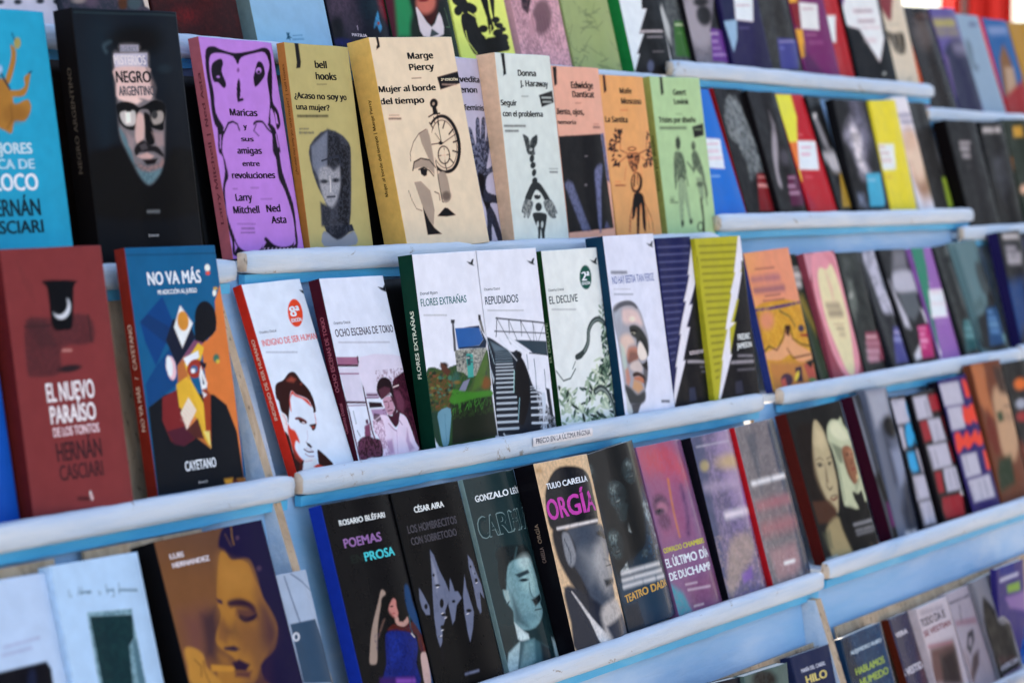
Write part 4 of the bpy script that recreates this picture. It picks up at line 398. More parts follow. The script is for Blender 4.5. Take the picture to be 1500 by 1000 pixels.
{"id":"b_moxica","label":"orange book with a black tree shaped figure between two leafy branches","O":[2.8876,1.5869,1.4211],"r":[0.1381,-0.0095,0.0114],"d":[0.1311,0.2305,0.0141],"n":[62,189],"base":254,"sp":254,"st":[],"curl":0,"gloss":0.45,"ops":[["E",196,1,3,[170,328,8,3,-17,9]],["E",196,1,3,[166,347,8,-4,17,7]],["E",196,1,3,[61,498,8,3,-15,9]],["E",196,1,3,[75,497,6,-5,21,5]],["E",196,1,3,[67,413,6,4,-20,8]],["E",196,1,3,[150,368,4,5,-23,5]],["E",196,1,3,[171,309,8,-4,16,7]],["E",196,1,3,[54,403,10,2,-11,11]],["E",196,1,3,[159,310,6,-5,21,4]],["E",196,1,3,[92,399,11,-1,3,11]],["E",196,1,3,[111,367,5,-5,21,4]],["E",196,1,3,[59,467,4,5,-22,6]],["E",196,1,3,[133,342,8,-4,18,6]],["E",196,1,3,[88,387,11,1,-6,11]],["E",196,1,3,[52,384,9,-4,15,8]],["E",196,1,3,[138,446,6,-5,21,4]],["E",196,1,3,[191,307,9,3,-15,10]],["E",196,1,3,[47,407,4,5,-22,5]],["E",196,1,3,[162,310,11,1,-7,11]],["E",196,1,3,[46,400,3,5,-23,4]],["E",196,1,3,[31,407,8,3,-17,9]],["E",196,1,3,[99,384,3,5,-23,5]],["E",196,1,3,[90,420,5,4,-21,6]],["E",196,1,3,[191,312,9,-4,14,8]],["E",196,1,3,[124,353,11,1,-6,11]],["E",196,1,3,[180,307,10,-3,13,9]],["E",196,1,3,[164,323,5,-5,21,4]],["E",196,1,3,[171,316,5,4,-21,7]],["E",196,1,3,[43,412,6,-5,21,4]],["E",196,1,3,[41,383,10,1,-8,11]],["E",196,1,3,[110,417,6,-5,21,4]],["E",196,1,3,[61,363,4,5,-22,5]],["E",196,1,3,[66,444,9,3,-15,10]],["E",196,1,3,[78,359,7,-5,19,6]],["E",196,1,3,[171,325,8,-4,16,7]],["E",196,1,3,[113,490,9,3,-15,10]],["E",196,1,3,[70,411,6,4,-20,7]],["E",196,1,3,[166,344,11,1,-7,11]],["E",196,1,3,[115,342,11,-2,6,10]],["E",196,1,3,[117,331,6,-5,20,5]],["E",196,1,3,[127,305,11,-1,0,11]],["E",196,1,3,[88,492,11,0,-3,11]],["E",196,1,3,[83,477,9,3,-14,10]],["E",196,1,3,[118,498,11,1,-6,11]],["L",196,1,1.3,6,[232,433,157,415,169,309]],["L",196,1,1.3,4,[229,445,106,490]],["L",253,0.8,1.3,4,[197,505,162,581]],["E",196,1,3,[562,325,9,3,-18,9]],["E",196,1,3,[518,463,12,0,-2,12]],["E",196,1,3,[553,352,10,2,-14,11]],["E",196,1,3,[482,487,8,3,-18,9]],["E",196,1,3,[532,433,4,5,-24,5]],["E",196,1,3,[542,408,7,4,-21,8]],["E",196,1,3,[511,377,9,-4,16,8]],["E",196,1,3,[486,412,9,3,-15,10]],["E",196,1,3,[570,316,9,-4,17,7]],["E",196,1,3,[420,491,3,5,-24,5]],["E",196,1,3,[457,441,9,-4,16,8]],["E",196,1,3,[592,375,10,-4,15,9]],["E",196,1,3,[579,401,8,-5,20,6]],["E",196,1,3,[482,340,10,2,-12,11]],["E",196,1,3,[562,338,12,-2,5,11]],["E",196,1,3,[492,498,9,3,-16,10]],["E",196,1,3,[443,470,4,5,-23,5]],["E",196,1,3,[462,446,8,-4,19,6]],["E",196,1,3,[431,486,7,4,-19,8]],["E",196,1,3,[533,384,5,4,-22,7]],["E",196,1,3,[534,298,12,0,-5,12]],["E",196,1,3,[536,325,8,3,-18,9]],["E",196,1,3,[397,505,10,-3,11,10]],["E",196,1,3,[504,323,9,-4,16,8]],["E",196,1,3,[483,346,12,-1,2,11]],["E",196,1,3,[473,466,6,-5,22,5]],["E",196,1,3,[477,419,11,-2,7,11]],["E",196,1,3,[521,463,10,-3,13,9]],["E",196,1,3,[467,422,10,-4,14,9]],["E",196,1,3,[504,457,12,-1,2,11]],["E",196,1,3,[473,414,4,5,-24,5]],["E",196,1,3,[485,477,9,3,-15,10]],["E",196,1,3,[531,367,12,-1,4,11]],["E",196,1,3,[476,445,4,5,-23,6]],["E",196,1,3,[560,428,3,5,-24,5]],["E",196,1,3,[486,495,10,2,-13,10]],["E",196,1,3,[533,391,11,1,-8,11]],["E",196,1,3,[460,434,4,5,-23,6]],["E",196,1,3,[476,467,11,-2,8,10]],["E",196,1,3,[431,502,10,2,-12,11]],["E",196,1,3,[576,383,7,-5,21,5]],["E",196,1,3,[518,400,7,-5,20,6]],["E",196,1,3,[498,398,12,0,-3,12]],["E",196,1,3,[501,423,5,-5,22,4]],["L",196,1,1.3,6,[362,433,449,414,495,306]],["L",196,1,1.3,4,[359,445,462,491]],["L",253,0.8,1.3,4,[359,506,355,583]],["E",196,1,1.7,[287,408,45,0,-3,12]],["E",254,1,1.7,[287,408,32,0,-2,7]],["S",196,1,3,[232,433,362,433,339,491,303,533,263,532,234,490]],["N",254,0.9,7.5,[198,429,371,537],0.5],["L",254,1,1.3,4,[297,452,285,521]],["L",254,1,1.3,3,[231,468,350,462]],["E",196,1,1.7,[291,597,62,1,-16,59]],["E",254,1,1.7,[286,591,39,0,-12,47]],["L",196,1,1.3,16,[280,559,261,612]],["L",196,1,1.3,9,[309,555,300,605]],["E",254,1,1.7,[271,654,36,0,-1,5]],["S",196,1,3,[249,659,335,660,351,720,329,865,303,842,311,750,303,720,253,875,229,874,261,734,230,779,194,794]],["L",196,1,1.3,6,[246,688,172,785,142,868]],["L",196,1,1.3,6,[335,690,407,791,417,875]],["L",196,1,1.3,4,[230,779,178,793,155,868]],["L",196,1,1.3,4,[360,751,372,859]],["L",255,0.6,3,4,[53,589,66,589]],["L",255,0.6,3,4,[72,589,84,589]],["L",255,0.6,3,4,[88,589,109,590]],["L",196,0.8,5,8,[48,609,68,609]],["L",196,0.8,5,8,[74,609,112,609]],["L",196,0.8,5,8,[119,609,149,610]],["L",196,0.8,5,8,[159,610,162,610]],["P",196,1,3,[54,2,85,-1,82,87,49,102]],["L",255,0.6,4,6,[214,192,250,192]],["L",255,0.6,4,6,[255,192,291,191]]],"tx":[["Mafe",230,98,358,35,196,1,0],["Moscoso",233,156,461,38,196,1,0],["La Santita",23,260,279,37,196,1,0]],"row":"MB"},
{"id":"b_geert","label":"light green book with two grey robot like figures walking","O":[3.0373,1.5881,1.4211],"r":[0.1276,0.0309,0.0156],"d":[0.1453,0.2333,0.0128],"n":[52,141],"base":260,"sp":265,"st":[["Tristes por diseño",0.36,0.7,266]],"curl":0,"gloss":0.45,"ops":[["E",256,1,9,[239,382,29,-1,-5,38]],["S",257,1,9,[184,441,227,429,279,449,298,540,280,580,263,548,263,595,185,606,193,539,161,640,147,632,157,523]],["E",256,1,7,[234,588,45,1,-5,19]],["S",258,1,9,[191,602,274,603,288,817,269,828,237,705,192,845,165,844]],["E",259,1,7,[185,841,16,1,-5,20]],["E",259,1,7,[284,833,19,1,-4,17]],["L",257,1,1.4,10,[290,572,301,627]],["E",256,1,9,[409,399,23,-1,-2,27]],["S",257,1,9,[377,446,431,427,485,511,505,600,519,680,490,695,468,583,450,567,405,534,375,557,377,502]],["L",257,1,1.4,14,[320,493,372,538]],["P",258,1,9,[394,582,476,583,462,711,421,710,407,661]],["E",256,0.7,9,[434,622,43,1,-4,16]],["S",196,1,5,[412,709,437,710,435,822,422,909,400,908,415,821]],["E",196,1,5,[382,868,36,1,-7,28]],["E",260,1,1.7,[382,868,23,1,-5,22]],["L",257,1,1.4,11,[486,679,495,743]],["N",261,0.35,6.8,[80,342,601,823],0.5],["L",262,0.6,3,5,[74,689,96,690]],["L",262,0.6,3,5,[101,690,124,690]],["L",196,0.7,6,8,[74,705,89,705]],["L",196,0.7,6,8,[95,705,113,706]],["L",196,0.7,5,7,[73,719,86,719]],["L",196,0.7,5,7,[92,719,118,720]],["L",196,0.7,5,7,[126,720,150,721]],["L",196,0.7,5,7,[155,721,157,721]],["P",196,1,3,[115,-9,145,-9,142,95,109,107]],["L",263,0.6,5,6,[253,213,282,213]],["L",263,0.6,5,6,[287,213,301,213]],["L",263,0.6,5,6,[306,213,321,213]],["L",196,0.7,9,13,[53,294,79,294]],["L",196,0.7,9,13,[92,294,162,294]],["L",196,0.7,9,13,[172,294,227,294]],["L",196,0.7,9,13,[240,294,301,294]],["L",196,0.7,9,13,[315,294,347,294]],["P",196,1,3,[420,288,564,267,556,337,427,352]],["L",264,0.8,5,6,[442,303,478,303]],["L",264,0.8,5,6,[485,303,514,303]],["L",264,0.8,5,6,[521,303,537,303]]],"tx":[["Geert",249,103,394,39,196,1,0],["Lovink",248,156,412,36,196,1,0],["Tristes por diseño",45,262,471,38,196,1,0]],"row":"MB"},
{"id":"b_blue","label":"strong blue book with white title box, partly behind the light green book","O":[3.2109,1.5986,1.4472],"r":[0.3198,-0.0351,0.0315],"d":[0.1132,0.2054,0.014],"n":[32,113],"base":270,"sp":270,"st":[],"curl":0,"gloss":0.45,"ops":[["P",267,1,3,[166,309,389,321,323,507,70,492]],["L",268,0.5,8,11,[154,348,194,349]],["L",268,0.5,8,11,[205,349,234,349]],["L",268,0.5,8,11,[248,349,279,349]],["L",268,0.5,8,11,[291,349,312,349]],["L",268,0.5,8,11,[322,349,335,349]],["L",268,0.35,15,22,[149,394,222,394]],["L",268,0.35,15,22,[245,394,307,395]],["L",268,0.35,15,22,[142,436,231,437]],["L",268,0.35,15,22,[254,437,297,438]],["L",268,0.35,15,22,[317,438,322,438]],["L",269,0.8,6,9,[95,548,117,549]],["L",269,0.8,6,9,[127,549,165,550]],["L",269,0.8,6,9,[176,550,199,550]],["L",269,0.8,6,9,[209,550,230,551]]],"tx":[],"row":"RB"},
{"id":"b_dapple","label":"black book with red spine, a dappled grey animal and a dark red label","O":[3.329,1.6035,1.4472],"r":[0.2981,-0.032,0.0118],"d":[0.1056,0.2096,0.0091],"n":[29,113],"base":278,"sp":279,"st":[],"curl":0,"gloss":0.45,"ops":[["S",271,1,27,[215,52,310,64,337,180,416,326,479,443,483,516,305,546,191,590,196,503,154,359,55,302,69,187,135,98]],["N",272,0.9,13.5,[-195,33,822,590],0.5],["N",273,0.5,8.1,[-159,40,603,533],0.5],["P",274,1,9,[293,549,552,546,524,737,474,796,197,790]],["P",275,1,22,[552,546,562,797,456,796]],["L",276,0.9,8,11,[306,572,353,572]],["L",276,0.9,8,11,[368,572,421,572]],["L",277,0.8,13,18,[277,626,312,626]],["L",277,0.8,13,18,[335,626,412,627]],["L",277,0.8,13,18,[430,627,480,627]]],"tx":[],"row":"RB"},
{"id":"b_neck","label":"black book with a thin pale upright figure and a dark plum label","O":[3.4375,1.5986,1.4472],"r":[0.2973,-0.0399,0.0204],"d":[0.1131,0.208,0.014],"n":[29,110],"base":283,"sp":283,"st":[],"curl":0,"gloss":0.45,"ops":[["S",280,1,23,[258,227,272,287,226,406,154,525,145,628,93,613,109,495,154,377]],["P",248,1,19,[259,130,295,227,235,287]],["E",66,1,33,[298,436,62,-6,-2,52]],["P",281,1,14,[271,555,502,549,436,721,391,758,205,755]],["L",282,0.9,7,9,[271,570,298,570]],["L",282,0.9,7,9,[311,570,336,570]],["L",282,0.9,7,9,[344,570,372,571]],["L",282,0.7,15,21,[247,626,332,627]],["L",282,0.7,15,21,[238,671,303,672]],["L",282,0.7,15,21,[321,672,376,672]]],"tx":[],"row":"RB"},
{"id":"b_yelred","label":"crimson book with a bright yellow wedge at its left and a white title box","O":[3.5518,1.5986,1.4472],"r":[0.3226,-0.0265,0.0168],"d":[0.113,0.2092,0.014],"n":[28,106],"base":292,"sp":292,"st":[],"curl":0,"gloss":0.45,"ops":[["P",284,1,7,[-44,5,252,0,243,155,131,326,-17,342]],["P",285,1,10,[-19,330,129,329,55,494,-1,494]],["P",286,1,10,[7,494,32,524,10,603,-13,585]],["P",287,0.5,24,[34,646,129,769,-52,811]],["P",288,1,4,[137,318,430,320,339,518,30,512]],["L",289,0.7,8,12,[163,364,219,364]],["L",289,0.7,8,12,[235,363,284,363]],["L",289,0.7,8,12,[297,363,322,363]],["L",289,0.5,15,22,[136,410,183,410]],["L",289,0.5,15,22,[203,410,268,410]],["L",290,0.7,5,7,[179,276,195,276]],["L",290,0.7,5,7,[203,276,220,276]],["L",290,0.7,5,7,[230,276,253,275]],["L",291,0.7,7,10,[88,564,111,564]],["L",291,0.7,7,10,[120,564,169,565]],["L",291,0.7,7,10,[176,565,208,565]]],"tx":[],"row":"RB"},
{"id":"b_dancer","label":"black book with a blurred white dancer and a mustard label","O":[3.666,1.5986,1.4472],"r":[0.3143,-0.0885,0.0169],"d":[0.0672,0.2074,0.014],"n":[13,103],"base":302,"sp":302,"st":[],"curl":0,"gloss":0.45,"ops":[["P",293,1,38,[-26,392,222,370,318,447,271,527,49,515]],["P",294,1,33,[22,126,102,139,150,294,161,388,76,327]],["P",295,1,22,[39,422,96,514,134,576,3,516]],["E",296,1,16,[71,132,33,-1,-19,23]],["P",297,0.7,65,[455,-2,652,-11,639,247,466,253]],["E",298,1,33,[424,381,58,-1,-43,49]],["P",299,1,14,[211,531,520,526,386,759,89,763]],["N",300,0.5,13.1,[6,525,598,763],0.5],["L",301,0.7,9,14,[267,558,323,558]],["L",301,0.7,9,14,[337,557,386,557]]],"tx":[],"row":"RB"},
{"id":"b_glacier","label":"black book with a white icy torn shape and a cyan label","O":[3.7345,1.5986,1.4472],"r":[0.246,0.0205,-0.0039],"d":[0.1362,0.2009,0.014],"n":[26,74],"base":309,"sp":309,"st":[],"curl":0,"gloss":0.45,"ops":[["S",153,1,58,[233,119,327,148,372,273,327,431,352,525,197,541,160,401,100,308,59,247]],["P",303,0.8,86,[261,-8,447,-13,484,271,343,399]],["S",304,1,43,[200,182,315,242,270,400,294,494,201,463,174,338]],["P",305,1,34,[68,649,176,650,183,743,64,726]],["N",306,0.7,23.3,[-246,-20,675,713],0.5],["P",307,1,12,[277,512,504,506,476,714,442,742,232,740]],["L",308,0.6,7,10,[280,556,317,556]],["L",308,0.6,7,10,[328,556,369,556]],["L",308,0.6,7,10,[376,556,391,556]]],"tx":[],"row":"RB"},
{"id":"b_yellow","label":"bright yellow book with a white title box","O":[3.8821,1.5986,1.4472],"r":[0.2047,-0.0232,0.0468],"d":[0.1227,0.2005,0.014],"n":[19,73],"base":314,"sp":314,"st":[],"curl":0,"gloss":0.45,"ops":[["P",310,1,4,[-28,303,284,312,238,489,-63,484]],["L",311,0.8,9,13,[-17,322,58,324]],["L",311,0.8,9,13,[74,325,118,326]],["L",312,0.6,11,16,[-7,367,45,368]],["L",312,0.6,11,16,[63,369,117,370]],["L",312,0.6,11,16,[134,371,180,372]],["L",312,0.4,22,32,[-26,416,99,420]],["L",312,0.4,22,32,[141,422,187,423]],["L",313,0.6,7,11,[-25,533,24,535]],["L",313,0.6,7,11,[34,535,68,536]],["L",313,0.6,7,11,[83,537,123,539]]],"tx":[],"row":"RB"},
{"id":"b_shell","label":"white book with a tall beige seashell","O":[4.0144,1.5986,1.4472],"r":[0.2651,0.0141,0.0306],"d":[0.0675,0.2144,0.014],"n":[11,74],"base":304,"sp":304,"st":[],"curl":0,"gloss":0.45,"ops":[["E",315,1,52,[165,513,145,-10,-4,241]],["E",316,1,57,[135,430,144,-10,-3,193]],["E",317,1,36,[320,568,77,-2,-53,180]],["E",318,0.6,42,[107,313,127,-6,-16,81]],["C",319,0.7,21,13,[63,477,90,693,104,800]],["L",320,0.7,22,31,[56,134,249,136]],["L",320,0.7,22,31,[78,184,229,186]],["L",320,0.7,22,31,[266,186,272,186]],["L",321,0.6,9,13,[52,238,80,238]],["L",321,0.6,9,13,[96,239,128,239]],["L",321,0.6,9,13,[140,239,202,240]],["L",321,0.6,9,13,[215,240,257,241]],["L",322,0.5,11,16,[379,770,455,773]]],"tx":[],"row":"RB"},
{"id":"b_lime","label":"dark book with a lime green lower corner, last on the middle right rail","O":[4.0831,1.5986,1.4472],"r":[0.2916,-0.0647,0.0254],"d":[0.1174,0.2097,0.014],"n":[15,71],"base":326,"sp":326,"st":[],"curl":0,"gloss":0.45,"ops":[["P",323,1,12,[355,571,491,571,456,794,320,792]],["P",324,0.5,30,[426,245,437,417,400,519,356,417]],["N",325,0.5,21.9,[],0.5]],"tx":[],"row":"RB"},
{"id":"fb_black","label":"plain black book with small white lettering, first on the far right middle rail","O":[4.1989,1.5732,1.4155],"r":[0.2671,0.0132,-0.0014],"d":[0.1464,0.2102,0.0253],"n":[23,70],"base":329,"sp":330,"st":[],"curl":0,"gloss":0.45,"ops":[["P",327,0.7,112,[265,9,632,2,544,772,136,765]],["L",328,0.8,16,22,[182,174,299,173]],["L",328,0.8,16,22,[322,173,363,172]],["L",54,0.7,23,33,[177,217,321,216]],["L",328,0.7,23,33,[186,272,304,271]],["L",170,0.7,8,11,[225,351,292,351]]],"tx":[],"row":"FB"},
{"id":"fb_face","label":"black book with a dim grey portrait and white title, far right middle rail","O":[4.3782,1.5845,1.4155],"r":[0.2199,-0.0015,0.0203],"d":[0.1332,0.2085,0.014],"n":[18,68],"base":306,"sp":306,"st":[],"curl":0,"gloss":0.45,"ops":[["P",331,1,89,[149,282,359,266,394,462,211,599,96,456]],["L",332,0.8,25,36,[77,68,259,68]],["L",332,0.8,25,36,[304,68,401,68]],["E",333,0.7,59,[256,353,81,-9,29,67]],["N",295,0.6,28.8,[],0.5]],"tx":[],"row":"FB"},
{"id":"fb_green","label":"dark green book with a mustard square, cut by the right edge of the photo","O":[4.5268,1.5844,1.4155],"r":[0.2491,0.0236,0.0139],"d":[0.1401,0.2176,0.014],"n":[20,69],"base":337,"sp":337,"st":[],"curl":0,"gloss":0.45,"ops":[["P",334,1,18,[195,58,379,54,358,142,174,145]],["P",335,1,24,[-25,307,37,307,3,415,-60,414]],["E",336,1,30,[119,562,68,1,-23,36]]],"tx":[],"row":"FB"},
{"id":"c_blue","label":"cobalt blue book cut by the left edge beside the brick red book","O":[1.5231,1.4869,1.196],"r":[0.1641,-0.0686,0.0118],"d":[0.0842,0.2308,0.0139],"n":[49,168],"base":339,"sp":339,"st":[],"curl":0,"gloss":0.45,"ops":[["G",338,0.6,[345,383,233,889]]],"tx":[],"row":"LC"},
{"id":"c_nuevo","label":"brick red book with a dark cup over a grey armchair and white block lettering","O":[1.6109,1.4787,1.196],"r":[0.1585,0.1069,-0.0061],"d":[0.121,0.2491,0.022],"n":[78,175],"base":355,"sp":356,"st":[],"curl":0,"gloss":0.45,"ops":[["S",340,1,10,[79,263,189,259,371,258,379,360,233,367,210,460,86,467,57,439]],["N",341,0.7,5.7,[46,242,399,487],0.5],["P",342,0.5,12,[79,263,162,257,212,366,117,359]],["L",343,1,1.4,6,[69,283,191,285]],["L",343,1,1.4,6,[371,258,371,354]],["S",344,1,4,[184,121,331,128,318,154,292,291,257,305,203,296,200,207,200,148]],["E",345,1,4,[253,222,41,2,-7,44]],["E",344,1,4,[244,209,39,2,-7,40]],["P",344,1,2.4,[200,148,298,153,286,190,204,186]],["E",346,1,7,[254,448,53,-2,0,13]],["L",347,0.8,5,7,[235,380,257,381]],["L",347,0.8,5,7,[264,382,272,382]],["L",348,0.9,8,12,[222,923,245,926]],["L",348,0.9,8,12,[254,927,268,929]],["L",349,1,1.4,7,[277,905,281,932]],["L",350,0.4,1.4,4,[75,44,88,128]],["L",350,0.4,1.4,4,[87,65,99,145]],["L",350,0.4,1.4,4,[100,86,109,162]],["L",350,0.4,1.4,4,[113,108,120,179]],["L",350,0.4,1.4,4,[126,129,131,197]]],"tx":[["EL NUEVO",131,562,354,68,351,1,0],["PARAÍSO",136,642,348,64,351,1,0],["DE LOS TONTOS",141,690,354,33,352,1,0],["HERNÁN",143,780,353,68,353,1,0],["CASCIARI",145,850,348,56,354,1,0]],"row":"LC"},
{"id":"c_nova","label":"blue and orange book with an angular cubist portrait in a black hat","O":[1.7946,1.4883,1.196],"r":[0.164,0.0007,-0.0022],"d":[0.1382,0.2464,0.0125],"n":[95,218],"base":396,"sp":397,"st":[["NO VA MÁS   /   CAYETANO",0.3,0.72,398]],"curl":0,"gloss":0.45,"ops":[["P",357,1,2.6,[558,155,576,166,535,967,465,981,357,866,378,618,378,389,421,381,487,342,504,227]],["P",358,1,2.6,[31,289,186,194,234,309,91,465,48,371]],["P",359,1,2.6,[91,465,218,380,220,462,203,543,12,621,15,530]],["P",360,0.6,2.6,[31,289,86,261,229,329,198,400]],["P",361,1,2.6,[12,621,121,578,193,573,415,600,488,647,531,756,537,962,2,962]],["P",362,1,2.6,[171,367,230,288,319,282,350,366,291,415,218,473]],["E",363,1,2.6,[430,297,69,-1,-4,73]],["P",363,1,2.6,[355,304,475,320,487,342,394,390,343,397]],["P",364,1,2.6,[285,234,346,309,265,403,231,319]],["E",365,1,2.6,[290,297,34,0,-3,39]],["P",366,1,2.6,[218,473,340,376,394,390,339,418,269,445]],["P",367,1,2.6,[218,473,271,435,309,633,363,762,352,811,267,754,198,625]],["P",368,1,2.6,[197,543,269,517,330,614,340,719,345,807,280,693,186,624]],["P",369,1,2.6,[362,388,393,410,362,461,276,486,286,528,349,636,353,772,307,644,264,465]],["P",370,1,2.6,[351,554,395,598,359,783,334,760]],["P",371,1,2.6,[261,444,355,419,358,445,278,476]],["E",372,1,2.6,[324,489,46,8,-18,36]],["E",373,1,2.6,[317,491,22,1,-3,15]],["E",374,1,2.6,[309,497,13,1,-2,9]],["P",301,1,2.6,[354,460,396,473,385,493,361,481]],["P",375,1,2.6,[358,481,384,551,375,571,346,574,341,522]],["P",376,1,1.9,[360,513,367,555,356,554]],["P",377,1,2.6,[345,579,374,597,351,608]],["E",378,1,2.6,[182,478,28,-1,0,47]],["E",379,1,2.6,[171,470,19,-1,0,41]],["P",380,1,2.6,[104,587,199,564,196,635,228,709,265,764,197,784,122,762,85,677]],["P",381,1,2.6,[107,720,228,709,266,759,196,787,135,773]],["P",382,1,2.6,[260,599,297,653,225,725,200,656]],["P",383,1,2.6,[285,673,296,694,251,737,228,726]],["L",347,0.7,1.5,3,[249,613,288,658]],["L",347,0.7,1.5,3,[238,627,279,669]],["L",347,0.7,1.5,3,[227,641,270,681]],["L",347,0.7,1.5,3,[216,654,261,693]],["L",347,0.7,1.5,3,[205,668,252,704]],["L",347,0.7,1.5,3,[195,681,243,716]],["P",384,1,2.6,[322,738,359,741,353,809]],["P",385,1,2.6,[225,725,298,684,321,769,266,759]],["P",386,1,8,[407,938,464,939,462,965,412,963]],["P",386,1,8,[489,946,547,947,544,973,494,971]],["P",387,0.7,8,[455,948,540,946,545,963,460,964]],["L",388,1,1.5,4,[-3,28,554,33]],["E",389,1,1.9,[485,91,18,1,-3,15]],["E",390,1,1.9,[484,112,15,0,-2,8]],["E",389,1,1.9,[509,193,13,0,-3,13]],["E",391,1,1.9,[520,175,15,1,-1,6]],["E",392,1,6,[462,456,20,1,-4,17]],["E",393,1,5,[469,469,12,1,-2,8]]],"tx":[["NO VA MÁS",110,148,433,51,394,1,0],["MI ADICCIÓN AL JUEGO",161,187,397,18,395,1,0],["CAYETANO",182,884,371,38,394,1,0],["Emecé",252,940,305,12,205,0,0]],"row":"LC"},
{"id":"c_indigno","label":"white book with orange red spine and a man resting his chin in his hand","O":[2.021,1.4898,1.197],"r":[0.3266,-0.024,0.0324],"d":[0.107,0.2096,0.0114],"n":[79,216],"base":420,"sp":421,"st":[["INDIGNO DE SER HUMANO",0.28,0.7,422]],"curl":0,"gloss":0.35,"ops":[["S",399,1,3,[22,456,46,435,95,427,143,403,177,398,200,409,219,443,243,470,260,500,266,544,259,582,240,585,244,569,231,529,195,509,156,496,134,477,111,495,97,526,74,561,40,612,46,580,18,555,21,513,10,496]],["S",400,1,6,[133,478,152,495,194,512,227,529,239,560,216,542,190,520,147,504,130,493,105,511,98,532,88,563,85,552,97,515]],["P",401,0.5,10,[116,431,158,418,188,432,164,443,130,437]],["E",387,1,6,[213,456,9,1,-3,6]],["S",402,1,3,[16,561,40,574,39,595,20,642,26,658,4,656,1,607,6,581]],["C",403,1,2.1,3,[23,572,33,595,26,615]],["S",400,1,6,[38,614,47,634,73,648,82,681,80,702,60,689,38,719,53,758,71,777,42,778,18,738,21,685,22,647]],["S",404,1,3,[100,594,135,594,171,613,173,624,150,619,129,605,103,602]],["P",399,1,4,[118,600,161,614,170,626,146,626,124,616]],["E",405,1,2.8,[149,620,9,3,-3,3]],["S",399,1,4,[186,635,216,634,235,636,218,656,198,660,193,645]],["E",406,1,3,[207,647,11,1,-3,5]],["C",400,1,2.8,3,[245,591,241,613,235,636]],["P",399,1,3,[126,703,148,713,161,728,148,732,131,719]],["C",407,1,3,6,[98,731,123,745,160,749]],["C",408,1,3,4,[97,750,118,764,153,768]],["L",409,0.7,2.8,3,[113,728,153,739]],["C",410,0.8,3,2.8,[158,658,147,689,126,703]],["S",399,1,4,[-11,641,17,657,21,685,18,738,45,773,88,779,49,801,13,855,-20,850,-17,808,-25,732]],["P",411,1,7,[24,706,38,751,62,775,46,789,16,759]],["S",412,1,4,[86,773,137,771,165,789,144,813,88,833,45,827,63,792]],["L",413,0.6,0.8,2.8,[81,783,131,784]],["S",399,1,2.8,[193,744,223,766,248,791,269,821,205,821,173,811,178,779]],["P",400,1,2.8,[128,811,165,804,205,821,224,821,149,820]],["P",414,1,4,[37,788,60,797,37,826,13,855,-4,853]],["E",415,1,2.9,[320,148,55,-1,-16,61]],["P",416,1,2.2,[398,48,436,55,461,39,478,38,455,64,463,77,437,71,416,63]],["L",417,0.7,4,6,[35,299,62,301]],["L",417,0.7,4,6,[67,302,94,304]],["L",417,0.7,4,6,[100,305,109,305]],["L",417,0.7,4,6,[115,306,135,308]],["L",417,0.7,4,6,[140,308,157,310]],["L",417,0.7,4,6,[161,310,187,312]],["L",417,0.7,4,6,[193,313,219,315]],["L",417,0.7,4,6,[223,315,232,316]],["L",417,0.7,4,6,[239,317,250,318]]],"tx":[["8ª",279,161,354,52,394,1,0],["EDICIÓN",274,187,348,16,394,1,0],["Osamu Dazai",26,218,150,14,418,0,0],["INDIGNO DE SER HUMANO",24,273,457,28,419,0,-1]],"row":"MC"},
